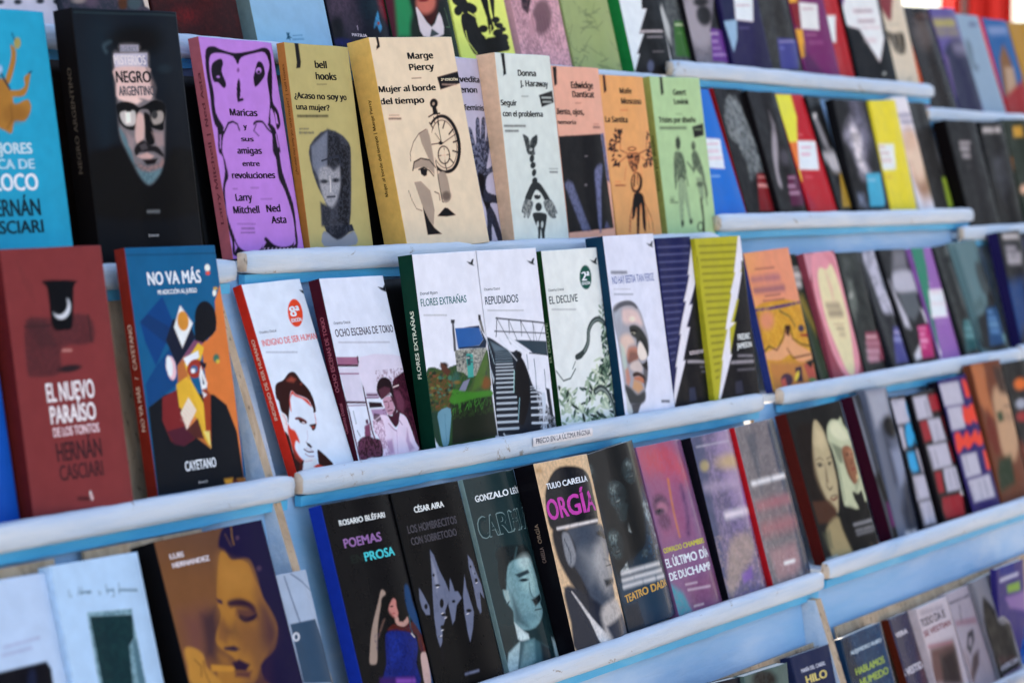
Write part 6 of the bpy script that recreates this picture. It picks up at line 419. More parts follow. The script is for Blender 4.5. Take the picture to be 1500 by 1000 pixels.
{"id":"c_declive","label":"white book with a snake winding down into pale green leaves and a round green seal","O":[2.5728,1.4919,1.197],"r":[0.1344,0.0249,0.0082],"d":[0.1328,0.2231,0.0093],"n":[76,202],"base":541,"sp":542,"st":[["EL DECLIVE",0.4,0.62,264]],"curl":0,"gloss":0.35,"ops":[["E",525,1,3,[328,715,13,1,-1,20]],["E",526,1,3,[116,743,12,1,-2,21]],["E",526,1,3,[398,630,8,5,-34,14]],["E",527,1,3,[577,594,12,3,-20,19]],["E",528,1,3,[473,626,7,-6,42,14]],["E",529,1,3,[451,776,13,0,1,25]],["E",527,1,3,[373,742,6,-6,25,7]],["E",526,1,3,[239,776,3,6,-45,5]],["E",530,1,3,[187,790,12,1,-4,13]],["E",528,1,3,[74,731,7,6,-28,10]],["E",528,1,3,[486,903,11,-3,28,23]],["E",527,1,3,[516,593,8,-5,34,14]],["E",528,1,3,[161,811,12,-2,9,13]],["E",530,1,3,[537,718,12,-3,14,13]],["E",530,1,3,[469,592,11,4,-17,13]],["E",525,1,3,[572,755,9,-5,31,16]],["E",529,1,3,[417,608,7,6,-43,13]],["E",528,1,3,[579,785,11,-3,21,16]],["E",528,1,3,[369,856,7,-5,25,9]],["E",526,1,3,[22,686,12,-2,9,16]],["E",530,1,3,[490,598,6,-6,31,9]],["E",526,1,3,[84,752,12,1,-3,20]],["E",530,1,3,[112,836,12,-2,10,15]],["E",530,1,3,[420,777,10,5,-33,19]],["E",527,1,3,[556,646,12,3,-14,18]],["E",530,1,3,[560,614,10,5,-24,14]],["E",527,1,3,[526,721,12,-2,12,15]],["E",530,1,3,[51,782,12,1,-3,21]],["E",530,1,3,[55,747,5,6,-27,6]],["E",528,1,3,[469,577,7,-6,28,10]],["E",528,1,3,[565,762,13,-1,11,25]],["E",531,1,3,[376,900,13,2,-9,25]],["E",527,1,3,[535,780,6,6,-40,9]],["E",531,1,3,[22,860,7,-5,21,9]],["E",527,1,3,[376,671,13,2,-10,22]],["E",531,1,3,[423,877,9,-4,36,20]],["E",528,1,3,[448,687,7,6,-32,9]],["E",526,1,3,[497,846,6,-6,38,12]],["E",528,1,3,[370,694,12,3,-23,23]],["E",527,1,3,[418,869,5,6,-41,7]],["E",526,1,3,[273,713,8,-5,35,15]],["E",530,1,3,[475,582,4,6,-28,5]],["E",527,1,3,[380,832,11,-3,12,12]],["E",530,1,3,[397,669,13,1,-7,23]],["E",527,1,3,[542,695,6,6,-31,8]],["E",527,1,3,[123,770,8,5,-33,14]],["E",529,1,3,[412,636,11,-4,16,13]],["E",528,1,3,[522,696,11,4,-30,21]],["E",529,1,3,[449,665,5,6,-44,9]],["E",531,1,3,[306,690,12,-2,15,23]],["E",528,1,3,[260,889,8,6,-26,9]],["E",529,1,3,[393,774,12,2,-10,16]],["E",530,1,3,[23,803,12,0,3,15]],["E",525,1,3,[159,808,9,-4,18,10]],["E",531,1,3,[261,770,12,2,-9,21]],["E",525,1,3,[395,692,13,1,-2,16]],["E",530,1,3,[520,579,11,-3,24,21]],["E",526,1,3,[549,764,12,3,-18,21]],["E",530,1,3,[461,706,8,-5,39,17]],["E",527,1,3,[84,786,10,-4,27,21]],["E",526,1,3,[509,577,9,5,-38,17]],["E",530,1,3,[380,724,8,-5,37,17]],["E",528,1,3,[533,852,11,-3,28,22]],["E",526,1,3,[561,918,4,7,-49,6]],["E",528,1,3,[420,658,13,-1,7,14]],["E",525,1,3,[322,711,12,-3,21,24]],["E",527,1,3,[507,650,9,5,-23,10]],["E",530,1,3,[460,686,13,1,-2,27]],["E",531,1,3,[298,865,11,4,-27,21]],["E",528,1,3,[551,748,10,5,-26,14]],["E",526,1,3,[482,765,12,3,-18,18]],["E",529,1,3,[323,848,11,4,-26,22]],["E",529,1,3,[350,860,7,6,-42,13]],["E",530,1,3,[334,740,13,0,3,15]],["E",528,1,3,[487,575,13,1,-6,19]],["E",527,1,3,[325,834,8,-5,23,11]],["E",525,1,3,[265,872,5,6,-30,6]],["E",527,1,3,[86,702,6,6,-43,11]],["E",528,1,3,[302,872,10,-4,25,18]],["E",525,1,3,[82,853,3,6,-25,3]],["E",531,1,3,[427,622,13,-1,10,21]],["E",528,1,3,[430,605,7,6,-35,12]],["E",527,1,3,[405,813,6,-6,37,12]],["E",526,1,3,[355,845,11,-3,24,19]],["E",525,1,3,[308,777,12,2,-9,20]],["E",531,1,3,[536,624,8,5,-39,16]],["E",530,1,3,[536,686,9,5,-23,11]],["E",530,1,3,[521,609,10,4,-21,13]],["E",527,1,3,[488,606,13,2,-10,22]],["E",525,1,3,[370,633,6,-6,27,8]],["E",529,1,3,[527,811,9,-5,29,15]],["E",531,1,3,[291,816,8,6,-37,13]],["E",525,1,3,[30,700,12,2,-9,19]],["E",530,1,3,[95,735,8,-5,21,11]],["E",526,1,3,[501,628,8,-5,42,16]],["E",529,1,3,[445,728,13,-1,5,19]],["E",531,1,3,[429,690,11,4,-28,20]],["E",527,1,3,[511,637,5,6,-39,8]],["E",529,1,3,[465,604,6,6,-42,11]],["E",531,1,3,[497,816,5,6,-38,7]],["E",529,1,3,[345,628,8,5,-25,10]],["E",525,1,3,[427,881,10,-4,33,21]],["E",529,1,3,[477,618,9,5,-32,17]],["E",528,1,3,[421,707,9,5,-25,11]],["E",531,1,3,[521,610,6,6,-25,6]],["E",529,1,3,[561,673,13,-2,12,22]],["E",527,1,3,[311,754,13,1,-6,19]],["E",526,1,3,[444,643,7,-6,36,11]],["E",527,1,3,[154,797,12,1,-6,23]],["E",529,1,3,[20,755,11,-3,22,22]],["E",526,1,3,[297,746,12,2,-14,25]],["E",528,1,3,[468,791,13,2,-10,21]],["E",530,1,3,[224,877,12,-1,8,26]],["E",526,1,3,[312,851,7,-5,41,16]],["E",526,1,3,[309,703,12,-2,13,19]],["E",529,1,3,[165,712,11,3,-22,19]],["E",526,1,3,[455,580,7,-6,25,9]],["E",529,1,3,[228,809,9,5,-18,10]],["E",528,1,3,[542,919,9,5,-24,10]],["E",525,1,3,[151,790,11,-3,19,18]],["E",527,1,3,[414,889,10,-4,35,20]],["E",528,1,3,[414,652,12,3,-16,17]],["E",528,1,3,[470,642,13,-1,6,15]],["E",531,1,3,[351,705,12,2,-11,18]],["E",530,1,3,[307,824,4,6,-42,7]],["E",525,1,3,[536,659,13,1,-7,25]],["E",531,1,3,[358,657,12,2,-11,20]],["E",530,1,3,[436,786,4,6,-37,6]],["E",531,1,3,[122,766,7,-5,22,8]],["E",528,1,3,[482,666,11,-3,18,15]],["E",530,1,3,[527,837,13,2,-10,21]],["E",530,1,3,[283,685,12,-2,10,19]],["E",525,1,3,[510,620,9,-5,34,17]],["E",530,1,3,[445,784,13,0,1,23]],["E",525,1,3,[385,699,3,7,-33,4]],["E",530,1,3,[433,757,13,0,2,18]],["E",528,1,3,[513,608,13,2,-8,19]],["E",527,1,3,[472,767,12,-2,17,23]],["E",528,1,3,[505,600,11,4,-22,16]],["E",530,1,3,[193,809,11,-3,22,19]],["E",529,1,3,[528,689,11,4,-24,17]],["E",529,1,3,[540,894,13,0,2,24]],["E",531,1,3,[437,674,6,6,-29,7]],["E",527,1,3,[426,692,12,2,-15,22]],["E",527,1,3,[216,803,12,2,-10,23]],["E",525,1,3,[112,734,12,0,0,24]],["E",528,1,3,[134,820,12,2,-9,20]],["E",525,1,3,[373,895,13,0,3,21]],["E",529,1,3,[321,665,8,-5,35,15]],["E",531,1,3,[57,842,11,3,-13,12]],["E",531,1,3,[245,832,11,-3,24,20]],["E",527,1,3,[444,749,13,-1,11,24]],["E",525,1,3,[452,685,10,4,-27,18]],["E",525,1,3,[238,864,3,6,-33,4]],["E",527,1,3,[403,568,4,6,-40,7]],["E",525,1,3,[412,747,9,-5,37,18]],["E",530,1,3,[146,856,3,6,-33,3]],["E",529,1,3,[453,628,12,-3,21,23]],["E",529,1,3,[425,730,12,3,-21,21]],["E",526,1,3,[458,632,13,1,-3,24]],["E",526,1,3,[429,676,11,-3,22,20]],["E",530,1,3,[138,747,6,6,-31,8]],["E",531,1,3,[539,891,13,2,-11,23]],["E",527,1,3,[159,710,5,6,-30,7]],["E",527,1,3,[555,767,7,6,-31,9]],["E",526,1,3,[520,650,9,5,-35,15]],["E",530,1,3,[44,804,6,6,-41,10]],["E",530,1,3,[260,863,10,4,-24,16]],["E",529,1,3,[434,623,6,6,-42,10]],["E",526,1,3,[436,614,12,-3,17,19]],["E",528,1,3,[452,622,11,-4,28,22]],["E",526,1,3,[441,621,10,4,-17,11]],["E",531,1,3,[276,720,12,2,-15,23]],["E",527,1,3,[461,675,11,-4,26,19]],["E",528,1,3,[256,821,12,2,-9,19]],["E",529,1,3,[487,627,12,-2,12,18]],["E",531,1,3,[579,772,11,4,-22,14]],["E",527,1,3,[72,773,11,4,-23,19]],["E",527,1,3,[79,806,6,-6,30,9]],["E",526,1,3,[144,787,8,-5,33,17]],["E",531,1,3,[486,867,11,-3,24,19]],["E",529,1,3,[465,671,4,6,-43,7]],["E",530,1,3,[63,728,10,-4,25,19]],["E",526,1,3,[551,691,13,1,-2,22]],["E",528,1,3,[228,705,9,-4,19,11]],["E",530,1,3,[409,799,10,-4,16,12]],["E",528,1,3,[410,726,11,-3,16,14]],["E",525,1,3,[390,608,13,0,2,20]],["E",525,1,3,[443,792,11,4,-21,16]],["E",531,1,3,[358,878,13,0,5,23]],["E",531,1,3,[452,908,3,7,-39,4]],["E",527,1,3,[423,658,9,-5,27,13]],["E",525,1,3,[458,746,9,-5,34,16]],["E",529,1,3,[318,647,12,2,-8,17]],["E",531,1,3,[94,712,10,-4,28,21]],["E",530,1,3,[404,909,12,2,-7,13]],["E",530,1,3,[449,797,11,-3,20,19]],["E",525,1,3,[195,787,12,-1,8,19]],["E",530,1,3,[570,622,12,-3,21,19]],["E",529,1,3,[50,724,10,-4,27,18]],["E",530,1,3,[195,854,9,-4,33,18]],["E",530,1,3,[524,675,10,5,-24,13]],["E",525,1,3,[353,620,8,-5,21,9]],["E",531,1,3,[578,642,10,-5,32,18]],["E",526,1,3,[522,868,12,3,-16,22]],["E",530,1,3,[473,577,13,1,-5,15]],["E",530,1,3,[379,704,12,2,-10,17]],["E",531,1,3,[35,754,8,5,-25,12]],["E",529,1,3,[72,709,12,0,4,21]],["E",525,1,3,[438,806,12,-2,20,24]],["E",531,1,3,[526,736,13,0,4,19]],["E",526,1,3,[525,771,13,-2,12,20]],["E",529,1,3,[524,721,10,4,-31,19]],["E",525,1,3,[345,812,9,5,-36,16]],["E",525,1,3,[146,843,13,0,0,20]],["E",526,1,3,[486,709,6,6,-36,8]],["E",528,1,3,[544,804,3,7,-45,4]],["E",526,1,3,[215,848,13,0,3,24]],["E",526,1,3,[437,645,9,-5,20,10]],["E",526,1,3,[87,718,12,2,-11,18]],["E",528,1,3,[426,670,12,-2,8,14]],["E",527,1,3,[468,879,10,-4,30,17]],["E",529,1,3,[454,650,12,-2,13,19]],["E",527,1,3,[562,902,7,6,-28,7]],["E",528,1,3,[398,860,11,-4,28,21]],["E",530,1,3,[279,678,11,3,-19,20]],["E",530,1,3,[311,751,10,-4,29,21]],["E",529,1,3,[519,592,4,6,-32,5]],["E",529,1,3,[511,720,11,4,-29,21]],["E",530,1,3,[60,691,7,6,-23,7]],["E",532,1,3,[497,547,10,3,-12,12]],["E",532,1,3,[508,572,8,-3,20,13]],["E",529,1,3,[585,510,10,-2,12,17]],["E",529,1,3,[477,533,11,1,-5,15]],["E",532,1,3,[474,506,11,1,-6,16]],["E",529,1,3,[538,484,9,3,-16,11]],["E",532,1,3,[507,438,8,4,-15,8]],["E",532,1,3,[582,419,9,3,-18,12]],["E",528,1,3,[582,477,8,-4,16,8]],["E",528,1,3,[572,573,8,4,-22,13]],["E",532,1,3,[529,506,11,1,-6,17]],["E",529,1,3,[481,610,11,0,0,12]],["E",528,1,3,[531,544,8,4,-24,14]],["E",529,1,3,[532,437,10,2,-12,18]],["E",532,1,3,[498,441,11,0,0,12]],["E",532,1,3,[500,594,11,1,-2,11]],["E",528,1,3,[523,485,7,-4,29,13]],["E",532,1,3,[497,405,8,4,-21,12]],["E",528,1,3,[491,435,9,3,-15,13]],["E",528,1,3,[551,582,11,1,-4,18]],["E",528,1,3,[527,539,9,-3,15,11]],["E",528,1,3,[564,551,11,0,2,12]],["E",529,1,3,[497,466,9,3,-15,10]],["E",532,1,3,[483,524,9,3,-18,12]],["E",532,1,3,[506,387,11,-1,3,12]],["E",529,1,3,[523,452,9,3,-19,18]],["E",532,1,3,[581,559,10,-2,10,12]],["E",528,1,3,[497,512,10,-2,10,11]],["E",532,1,3,[585,458,9,-3,14,11]],["E",532,1,3,[586,527,9,3,-14,12]],["E",529,1,3,[532,592,11,0,3,16]],["E",529,1,3,[508,585,11,-1,5,13]],["E",529,1,3,[540,425,11,0,3,16]],["E",528,1,3,[557,527,4,5,-28,6]],["E",529,1,3,[568,549,11,0,2,16]],["E",528,1,3,[510,389,11,1,-5,17]],["E",532,1,3,[525,561,9,3,-21,17]],["E",529,1,3,[516,444,8,4,-23,14]],["E",529,1,3,[504,411,10,-1,5,11]],["E",528,1,3,[481,470,8,4,-18,11]],["E",528,1,3,[475,503,11,1,-3,17]],["E",529,1,3,[536,425,10,-1,6,11]],["E",529,1,3,[535,484,11,1,-7,16]],["E",528,1,3,[526,456,9,-3,12,11]],["E",528,1,3,[558,450,11,1,-4,12]],["E",528,1,3,[484,463,10,-2,13,13]],["E",532,1,3,[481,386,7,-4,24,10]],["E",532,1,3,[552,568,6,5,-29,9]],["E",532,1,3,[556,434,8,4,-15,9]],["E",528,1,3,[564,473,11,0,1,12]],["E",528,1,3,[478,472,10,-2,13,19]],["E",528,1,3,[491,549,8,4,-16,10]],["E",532,1,3,[556,467,11,-1,5,12]],["E",532,1,3,[488,480,7,4,-20,9]],["E",528,1,3,[581,458,6,5,-20,7]],["E",528,1,3,[493,601,10,2,-9,15]],["E",528,1,3,[508,493,7,-4,17,8]],["E",528,1,3,[517,458,10,3,-12,12]],["E",532,1,3,[531,425,6,4,-23,8]],["E",529,1,3,[562,388,10,2,-14,17]],["L",533,1,2.0,5,[523,267,509,377]],["E",534,1,3,[539,293,7,4,-19,9]],["E",534,1,3,[493,304,8,-3,14,11]],["E",534,1,3,[532,320,7,4,-19,9]],["E",534,1,3,[487,331,8,-3,14,11]],["E",534,1,3,[526,346,7,4,-19,9]],["E",534,1,3,[480,357,8,-3,14,11]],["C",535,1,3,28,[216,543,284,522,332,476,350,417,395,377,457,365,513,384,553,417]],["C",536,1,3,10,[291,520,334,477,352,417,399,379,457,367,512,386]],["E",535,1,3,[240,540,35,-9,13,13]],["L",535,1,2.0,5,[199,564,164,598]],["C",535,1,3,33,[344,727,400,713,464,743,509,808,522,859]],["C",537,1,3,12,[348,730,399,718,459,745,502,808,515,858]],["L",538,1,2.0,7,[9,598,65,650,135,643,191,600]],["E",539,1,3,[382,148,56,1,-8,61]],["L",489,0.7,5,7,[38,292,53,293]],["L",489,0.7,5,7,[60,293,91,295]],["L",489,0.7,5,7,[96,295,111,296]],["L",489,0.7,5,7,[116,297,138,298]],["L",489,0.7,5,7,[145,298,158,299]],["L",489,0.7,5,7,[166,299,190,301]],["L",489,0.7,5,7,[198,301,211,302]],["L",489,0.7,5,7,[216,302,244,304]],["L",489,0.7,5,7,[251,304,259,304]],["P",490,1,2.5,[446,62,488,68,508,54,526,52,510,76,522,87,493,83,469,75]]],"tx":[["2ª",343,163,418,53,394,1,0],["EDICIÓN",340,185,416,14,394,1,0],["Osamu Dazai",24,203,169,16,502,0,0],["EL DECLIVE",21,265,287,38,540,0,-1]],"row":"MC"},
{"id":"c_bestia","label":"white book with blue title and the large side lit face of a stern grey man","O":[2.707,1.4757,1.197],"r":[0.1422,-0.0098,0.0088],"d":[0.1389,0.2394,0.0255],"n":[69,209],"base":575,"sp":576,"st":[],"curl":0,"gloss":0.35,"ops":[["S",543,1,6,[11,372,71,346,167,340,233,350,280,376,310,420,329,479,345,545,339,609,311,646,307,698,290,748,253,810,239,861,185,882,131,928,70,929,39,869,33,767,30,652,20,537,3,454]],["S",544,1,7,[16,379,84,349,181,340,245,353,277,379,266,388,227,370,160,366,91,373,31,398]],["P",545,0.9,19,[19,391,88,382,103,428,55,508,24,525]],["S",546,1,21,[115,384,210,382,273,405,301,452,294,477,217,460,148,462,100,440]],["E",547,1,13,[206,437,32,2,-4,14]],["E",548,0.8,19,[54,463,29,2,-13,50]],["S",549,1,21,[50,527,148,513,203,562,131,576,93,619,56,603]],["P",550,0.8,15,[43,552,83,580,89,657,63,731,43,653]],["S",551,1,9,[165,476,228,470,289,496,335,557,328,635,304,620,284,567,245,558,218,582,224,544,185,525,170,508]],["E",552,1,7,[206,501,36,5,-7,11]],["E",553,1,4,[200,510,24,3,-3,5]],["E",309,1,2.8,[192,511,9,1,-1,4]],["S",554,0.8,7,[259,533,301,555,328,609,311,646,294,632,277,592]],["S",555,0.8,15,[129,583,211,582,236,616,206,652,122,659,96,632]],["S",556,0.7,15,[144,603,216,614,231,634,147,667,96,657,116,633]],["S",557,1,7,[259,559,297,594,313,640,273,657,235,648,218,608]],["S",558,1,7,[227,650,248,674,284,670,307,659,300,710,263,695,239,674]],["S",559,0.9,11,[142,660,219,656,250,694,229,718,150,706,116,684]],["S",560,1,7,[140,718,190,712,253,733,273,760,254,752,198,732,143,734]],["S",561,0.9,7,[149,738,210,737,248,752,254,778,203,764,152,751]],["C",562,1,4,6,[145,728,212,731,260,759]],["P",563,1,13,[139,750,216,769,234,802,173,823,114,793]],["P",564,0.6,13,[59,693,96,683,105,747,76,783,56,756]],["S",565,1,13,[38,774,100,791,158,828,244,816,239,861,186,879,118,876,56,858]],["P",566,0.8,9,[85,873,187,875,140,923,84,927]],["P",567,1,7,[38,799,62,858,88,912,55,934,29,906]],["P",568,0.7,7,[263,695,307,698,287,761,253,810,243,771]],["P",569,1,2.3,[458,50,502,56,524,41,543,40,526,63,538,74,508,69,482,63]],["L",570,0.9,8,12,[405,885,437,887]],["L",570,0.9,8,12,[450,888,492,892]],["L",571,0.8,10,14,[46,188,70,189]],["L",571,0.8,10,14,[83,190,150,192]],["L",571,0.8,10,14,[161,193,208,194]],["L",572,0.6,4,6,[48,274,69,275]],["L",572,0.6,4,6,[77,276,88,276]],["L",572,0.6,4,6,[93,276,110,277]],["L",572,0.6,4,6,[118,277,136,278]],["L",572,0.6,4,6,[142,278,163,279]],["L",572,0.6,4,6,[168,280,178,280]],["L",572,0.6,4,6,[183,280,208,281]],["L",572,0.6,4,6,[215,282,229,282]],["L",573,0.7,5,8,[46,301,78,302]],["L",573,0.7,5,8,[86,303,103,303]],["L",573,0.7,5,8,[110,304,127,305]],["L",573,0.7,5,8,[133,305,171,307]],["L",573,0.7,5,8,[180,307,195,308]],["L",573,0.7,5,8,[203,308,237,310]],["L",573,0.7,5,8,[242,310,248,310]]],"tx":[["NO HAY BESTIA TAN FEROZ",42,249,493,41,574,0,-1]],"row":"MC"},
{"id":"c_walsh","label":"navy wedge over black book split by a white lightning shape","O":[2.8516,1.4794,1.197],"r":[0.132,-0.0427,0.0085],"d":[0.1089,0.2336,0.0219],"n":[36,150],"base":585,"sp":585,"st":[],"curl":0,"gloss":0.45,"ops":[["P",577,1,2.5,[473,-7,516,5,484,158,439,189,449,244,311,369,349,371,252,487,289,492,173,663,203,665,-1,901,-31,893,81,695,64,693,179,524,161,523,277,351,252,350,356,208,335,207]],["P",578,1,2.5,[481,114,507,115,477,914,-8,901,203,665,178,664,292,493,268,488,363,366,343,365,449,244,449,190]],["L",579,0.55,3,4,[16,49,415,52]],["L",580,0.35,6,8,[17,48,36,48]],["L",580,0.35,6,8,[45,49,71,49]],["L",580,0.35,6,8,[82,49,120,49]],["L",580,0.35,6,8,[129,49,165,49]],["L",580,0.35,6,8,[175,49,207,50]],["L",580,0.35,6,8,[214,50,241,50]],["L",580,0.35,6,8,[250,50,269,50]],["L",580,0.35,6,8,[278,50,317,50]],["L",580,0.35,6,8,[327,50,363,51]],["L",580,0.35,6,8,[369,51,404,51]],["L",579,0.55,3,4,[16,90,391,93]],["L",580,0.35,6,8,[16,89,44,89]],["L",580,0.35,6,8,[51,89,75,89]],["L",580,0.35,6,8,[82,89,117,89]],["L",580,0.35,6,8,[125,89,168,90]],["L",580,0.35,6,8,[178,90,211,90]],["L",580,0.35,6,8,[218,90,263,91]],["L",580,0.35,6,8,[273,91,298,91]],["L",580,0.35,6,8,[307,91,343,91]],["L",580,0.35,6,8,[351,91,379,91]],["L",580,0.35,6,8,[388,92,392,92]],["L",579,0.55,3,4,[15,129,368,133]],["L",580,0.35,6,8,[16,128,41,129]],["L",580,0.35,6,8,[50,129,71,129]],["L",580,0.35,6,8,[81,129,98,129]],["L",580,0.35,6,8,[109,129,155,130]],["L",580,0.35,6,8,[162,130,196,130]],["L",580,0.35,6,8,[203,130,228,130]],["L",580,0.35,6,8,[239,131,280,131]],["L",580,0.35,6,8,[289,131,312,131]],["L",580,0.35,6,8,[320,131,369,132]],["L",579,0.55,3,4,[15,169,345,173]],["L",580,0.35,6,8,[15,168,37,168]],["L",580,0.35,6,8,[45,168,79,169]],["L",580,0.35,6,8,[86,169,131,169]],["L",580,0.35,6,8,[138,169,161,170]],["L",580,0.35,6,8,[168,170,187,170]],["L",580,0.35,6,8,[197,170,219,170]],["L",580,0.35,6,8,[228,170,249,170]],["L",580,0.35,6,8,[261,171,284,171]],["L",580,0.35,6,8,[292,171,333,171]],["L",580,0.35,6,8,[342,171,346,172]],["L",579,0.55,3,4,[15,208,323,212]],["L",580,0.35,6,8,[15,207,45,208]],["L",580,0.35,6,8,[53,208,101,208]],["L",580,0.35,6,8,[109,208,146,209]],["L",580,0.35,6,8,[156,209,187,209]],["L",580,0.35,6,8,[198,209,241,210]],["L",580,0.35,6,8,[251,210,283,210]],["L",580,0.35,6,8,[292,210,323,211]],["L",579,0.55,3,4,[15,247,300,251]],["L",580,0.35,6,8,[15,246,62,247]],["L",580,0.35,6,8,[70,247,92,247]],["L",580,0.35,6,8,[101,247,116,247]],["L",580,0.35,6,8,[127,248,167,248]],["L",580,0.35,6,8,[174,248,193,248]],["L",580,0.35,6,8,[201,248,234,249]],["L",580,0.35,6,8,[242,249,279,249]],["L",580,0.35,6,8,[288,250,300,250]],["L",579,0.55,3,4,[14,286,278,289]],["L",580,0.35,6,8,[15,285,61,285]],["L",580,0.35,6,8,[70,285,117,286]],["L",580,0.35,6,8,[124,286,156,287]],["L",580,0.35,6,8,[164,287,197,287]],["L",580,0.35,6,8,[205,287,249,288]],["L",580,0.35,6,8,[258,288,278,288]],["L",579,0.55,3,4,[14,324,255,327]],["L",580,0.35,6,8,[15,323,42,323]],["L",580,0.35,6,8,[49,323,91,324]],["L",580,0.35,6,8,[101,324,141,325]],["L",580,0.35,6,8,[150,325,191,325]],["L",580,0.35,6,8,[199,325,248,326]],["L",579,0.55,3,4,[14,362,233,365]],["L",580,0.35,6,8,[15,361,34,361]],["L",580,0.35,6,8,[42,361,90,362]],["L",580,0.35,6,8,[100,362,131,362]],["L",580,0.35,6,8,[141,363,173,363]],["L",580,0.35,6,8,[181,363,210,363]],["L",580,0.35,6,8,[218,364,234,364]],["L",579,0.55,3,4,[14,400,211,402]],["L",580,0.35,6,8,[15,399,48,399]],["L",580,0.35,6,8,[57,399,101,400]],["L",580,0.35,6,8,[108,400,155,400]],["L",580,0.35,6,8,[162,400,185,401]],["L",580,0.35,6,8,[193,401,212,401]],["L",579,0.55,3,4,[15,437,190,439]],["L",580,0.35,6,8,[15,436,59,436]],["L",580,0.35,6,8,[68,436,99,437]],["L",580,0.35,6,8,[111,437,142,437]],["L",580,0.35,6,8,[150,437,179,437]],["L",579,0.55,3,4,[15,474,168,475]],["L",580,0.35,6,8,[15,473,31,473]],["L",580,0.35,6,8,[41,473,81,473]],["L",580,0.35,6,8,[88,473,131,474]],["L",580,0.35,6,8,[139,474,168,474]],["L",579,0.55,3,4,[15,511,146,511]],["L",580,0.35,6,8,[16,510,57,510]],["L",580,0.35,6,8,[67,510,102,510]],["L",580,0.35,6,8,[110,510,147,510]],["L",579,0.55,3,4,[16,547,125,546]],["L",580,0.35,6,8,[16,546,47,546]],["L",580,0.35,6,8,[55,546,81,546]],["L",580,0.35,6,8,[91,546,110,545]],["L",580,0.35,6,8,[117,545,125,545]],["L",579,0.55,3,4,[16,583,104,581]],["L",580,0.35,6,8,[17,582,33,582]],["L",580,0.35,6,8,[40,582,78,581]],["L",580,0.35,6,8,[89,581,104,580]],["L",579,0.55,3,4,[17,619,83,616]],["L",580,0.35,6,8,[17,618,36,617]],["L",580,0.35,6,8,[45,617,73,615]],["L",580,0.35,6,8,[80,615,83,615]],["L",579,0.55,3,4,[18,655,62,650]],["L",580,0.35,6,8,[18,654,37,652]],["L",580,0.35,6,8,[48,651,62,649]],["L",581,0.8,9,13,[226,675,286,679]],["L",581,0.8,9,13,[300,680,359,684]],["L",581,0.8,9,13,[377,686,421,689]],["L",581,0.8,9,13,[432,689,468,692]],["L",582,0.7,7,10,[357,713,415,717]],["L",582,0.7,7,10,[428,717,447,719]],["L",582,0.7,7,10,[376,740,416,743]],["L",582,0.7,7,10,[425,743,446,745]],["P",583,0.8,7,[202,816,263,818,268,891,187,890]]],"tx":[["RODOLFO WALSH",251,641,474,21,584,1,0]],"row":"MC"},
